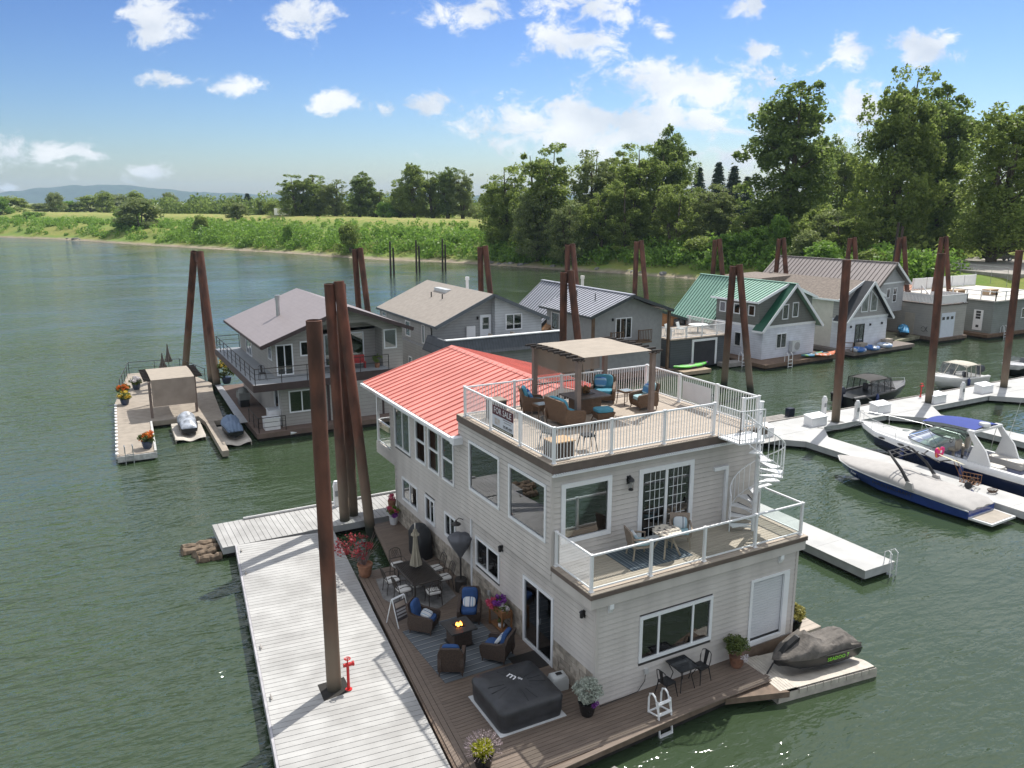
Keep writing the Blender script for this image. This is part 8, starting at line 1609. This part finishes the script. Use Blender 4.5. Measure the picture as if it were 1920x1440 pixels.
# ---------------------------------------------------------------- shore: vehicles, lamps
def car(label, loc, rz, m, van=False):
    t = thing('parked_van' if van else 'parked_car', label, 'van' if van else 'car', loc, rz, 'vehicles on the shore'); L_, W_, Hh = (5.2, 1.95, 2.2) if van else (4.6, 1.8, 1.5)
    P = [(-L_ / 2, .35), (L_ / 2, .35), (L_ / 2, .75), (L_ / 2 - .15, .95), (L_ / 2 - .9, 1.05)] + ([(L_ / 2 - 1.5, Hh), (-L_ / 2 + .1, Hh), (-L_ / 2, 1.2)] if van else [(L_ / 2 - 1.7, Hh), (-L_ / 2 + 1.0, Hh), (-L_ / 2 + .3, 1.02), (-L_ / 2, .95)])
    mb = MB(); mb.prismy(P, -W_ / 2, W_ / 2); part('body', mb, m, t)
    G = [(L_ / 2 - 1.05, 1.08), (L_ / 2 - 1.65, Hh - .12), (-L_ / 2 + (1.8 if van else 1.05), Hh - .12), (-L_ / 2 + (1.8 if van else .6), 1.08)]
    for s in (-1, 1): mb = MB(); mb.prismy(G, s * W_ / 2 - .01, s * W_ / 2 + .01); part('side_window', mb, mat('car_glass', (.02, .022, .025), .08, .1), t)
    for x in (-L_ / 2 + .9, L_ / 2 - .9):
        for s in (-1, 1): mb = MB(); mb.cyl((x, s * (W_ / 2 - .18), .33), (x, s * (W_ / 2 + .02), .33), .33, n=16); w = part('wheel', mb, MATS['black_metal'], t); mb = MB(); mb.cyl((x, s * (W_ / 2 + .02), .33), (x, s * (W_ / 2 + .03), .33), .2, n=12); part('rim', mb, MATS['grey_metal'], w)
    for s in (-.6, .6): mb = MB(); mb.box(L_ / 2 - .02, s - .18, .7, L_ / 2 + .02, s + .18, .84); part('headlight', mb, MATS['white_paint'], t)
zl = 4.42
car('white van parked among the bushes above the shore', (121, 112, ground(121, 112) + .05), R(-50), MATS['white_paint'], True); car('silver car parked at the edge of the parking lot', (119, 71, zl), R(-25), mat('silver_paint', (.4, .42, .44), .3, .05, metal=.5)); car('black car parked at the edge of the parking lot', (124, 63, zl), R(-30), mat('black_paint', (.015, .015, .018), .2, .1, coat=.5)); car('dark grey car parked beside the silver car', (113.5, 73.5, zl), R(-25), mat('grey_paint', (.06, .06, .065), .3, .1, coat=.4))
def lamp_post(label, loc, h, rz):
    t = thing('street_lamp', label, 'street lamp', loc, rz, 'street lamps'); mb = MB(); mb.cyl((0, 0, 0), (0, 0, h), .11, .07, 8); part('pole', mb, mat('lamp_grey', (.42, .42, .40), .6, .08), t, smooth=True)
    mb = MB(); mb.tube([(0, 0, h - .5), (.5, 0, h + .1), (1.6, 0, h + .25), (2.3, 0, h + .25)], [.05, .045, .04, .04], 6); part('arm', mb, MATS['lamp_grey'], t); mb = MB(); mb.ell((2.5, 0, h + .22), (.45, .16, .09), 10, 6); part('lamp_head', mb, MATS['lamp_grey'], t)
lamp_post('grey street lamp beside the white van', (108.5, 103, ground(108.5, 103)), 8.8, R(-28)); lamp_post('grey street lamp on the road above the parking lot', (127.8, 71.2, 4.3), 8.3, R(-28))
mb = MB()
for k in range(9):
    a = (97.5 + k * .35, 46 + k * 2.4); z = ground(*a); mb.cyl((a[0], a[1], z - .2), (a[0], a[1], 5.5), .03, n=5)
mb.tube([(97.5, 46, 5.5), (100.3, 65.2, 5.5)], .02, 4); mb.tube([(97.5, 46, 5.0), (100.3, 65.2, 5.0)], .02, 4); tag(part('wire_fence', mb, MATS['grey_metal']), 'thin wire fence along the parking lot edge', 'fence')
mb = MB(); mb.prismy([(-3, .4), (3, .4), (3, 2.0), (2.2, 3.0), (-2.8, 3.0), (-3, 2.6)], -1.2, 1.2); t = thing('camper', 'small white camper far off on the levee top', 'camper', (64, 310, ground(64, 310)), R(20)); part('body', mb, MATS['white_paint'], t); mb = MB(); mb.box(-1.5, -1.22, 1.7, 1.0, -1.2, 2.4); part('window', mb, MATS['black_metal'], t)
for x in (-1.8, 1.8): mb = MB(); mb.cyl((x, -1.1, .35), (x, 1.1, .35), .38, n=12); part('wheel', mb, MATS['black_metal'], t)

# fenders hung between hulls and docks
mb = MB(); mb.lathe([(.01, -.3), (.09, -.26), (.11, -.15), (.11, .15), (.09, .26), (.03, .3), (.03, .36)], n=12); FN = mb.mesh('boat_fender', mat('fender_blue', (.03, .05, .16), .4, .1), True)
for x, y, z, lab in ((24.52, 8.6, .55, 'blue fender beside the wakeboard boat near its bow'), (24.55, 4.8, .5, 'blue fender beside the wakeboard boat near its stern'), (26.95, 10.2, .7, 'blue fender between the cruiser bow and the finger dock'), (26.85, 6.8, .7, 'blue fender between the cruiser side and the finger dock'), (37.0, 19.35, .6, 'blue fender beside the black fishing boat'), (47.4, 19.3, .6, 'blue fender beside the white canopied boat')):
    tag(obj('boat_fender', FN, None, (x, y, z)), lab, 'fender', 'boat fenders')
# ---------------------------------------------------------------- air
def haze():
    mb = MB(); mb.box(-5200, -300, -4, 7000, 8600, 190); me = mb.mesh('haze'); m = bpy.data.materials.new('air'); m.use_nodes = True; N = m.node_tree.nodes; N.clear()
    o = N.new('ShaderNodeOutputMaterial'); v = N.new('ShaderNodeVolumePrincipled'); v.inputs['Density'].default_value = 1.1e-4; v.inputs['Color'].default_value = (.58, .79, 1, 1); v.inputs['Anisotropy'].default_value = 0.0
    m.node_tree.links.new(v.outputs[0], o.inputs['Volume']); me.materials.append(m); h = struct(obj('haze', me), 'stuff'); tag(h, 'thin blue summer haze over the river and far hills', 'haze'); return h
haze()
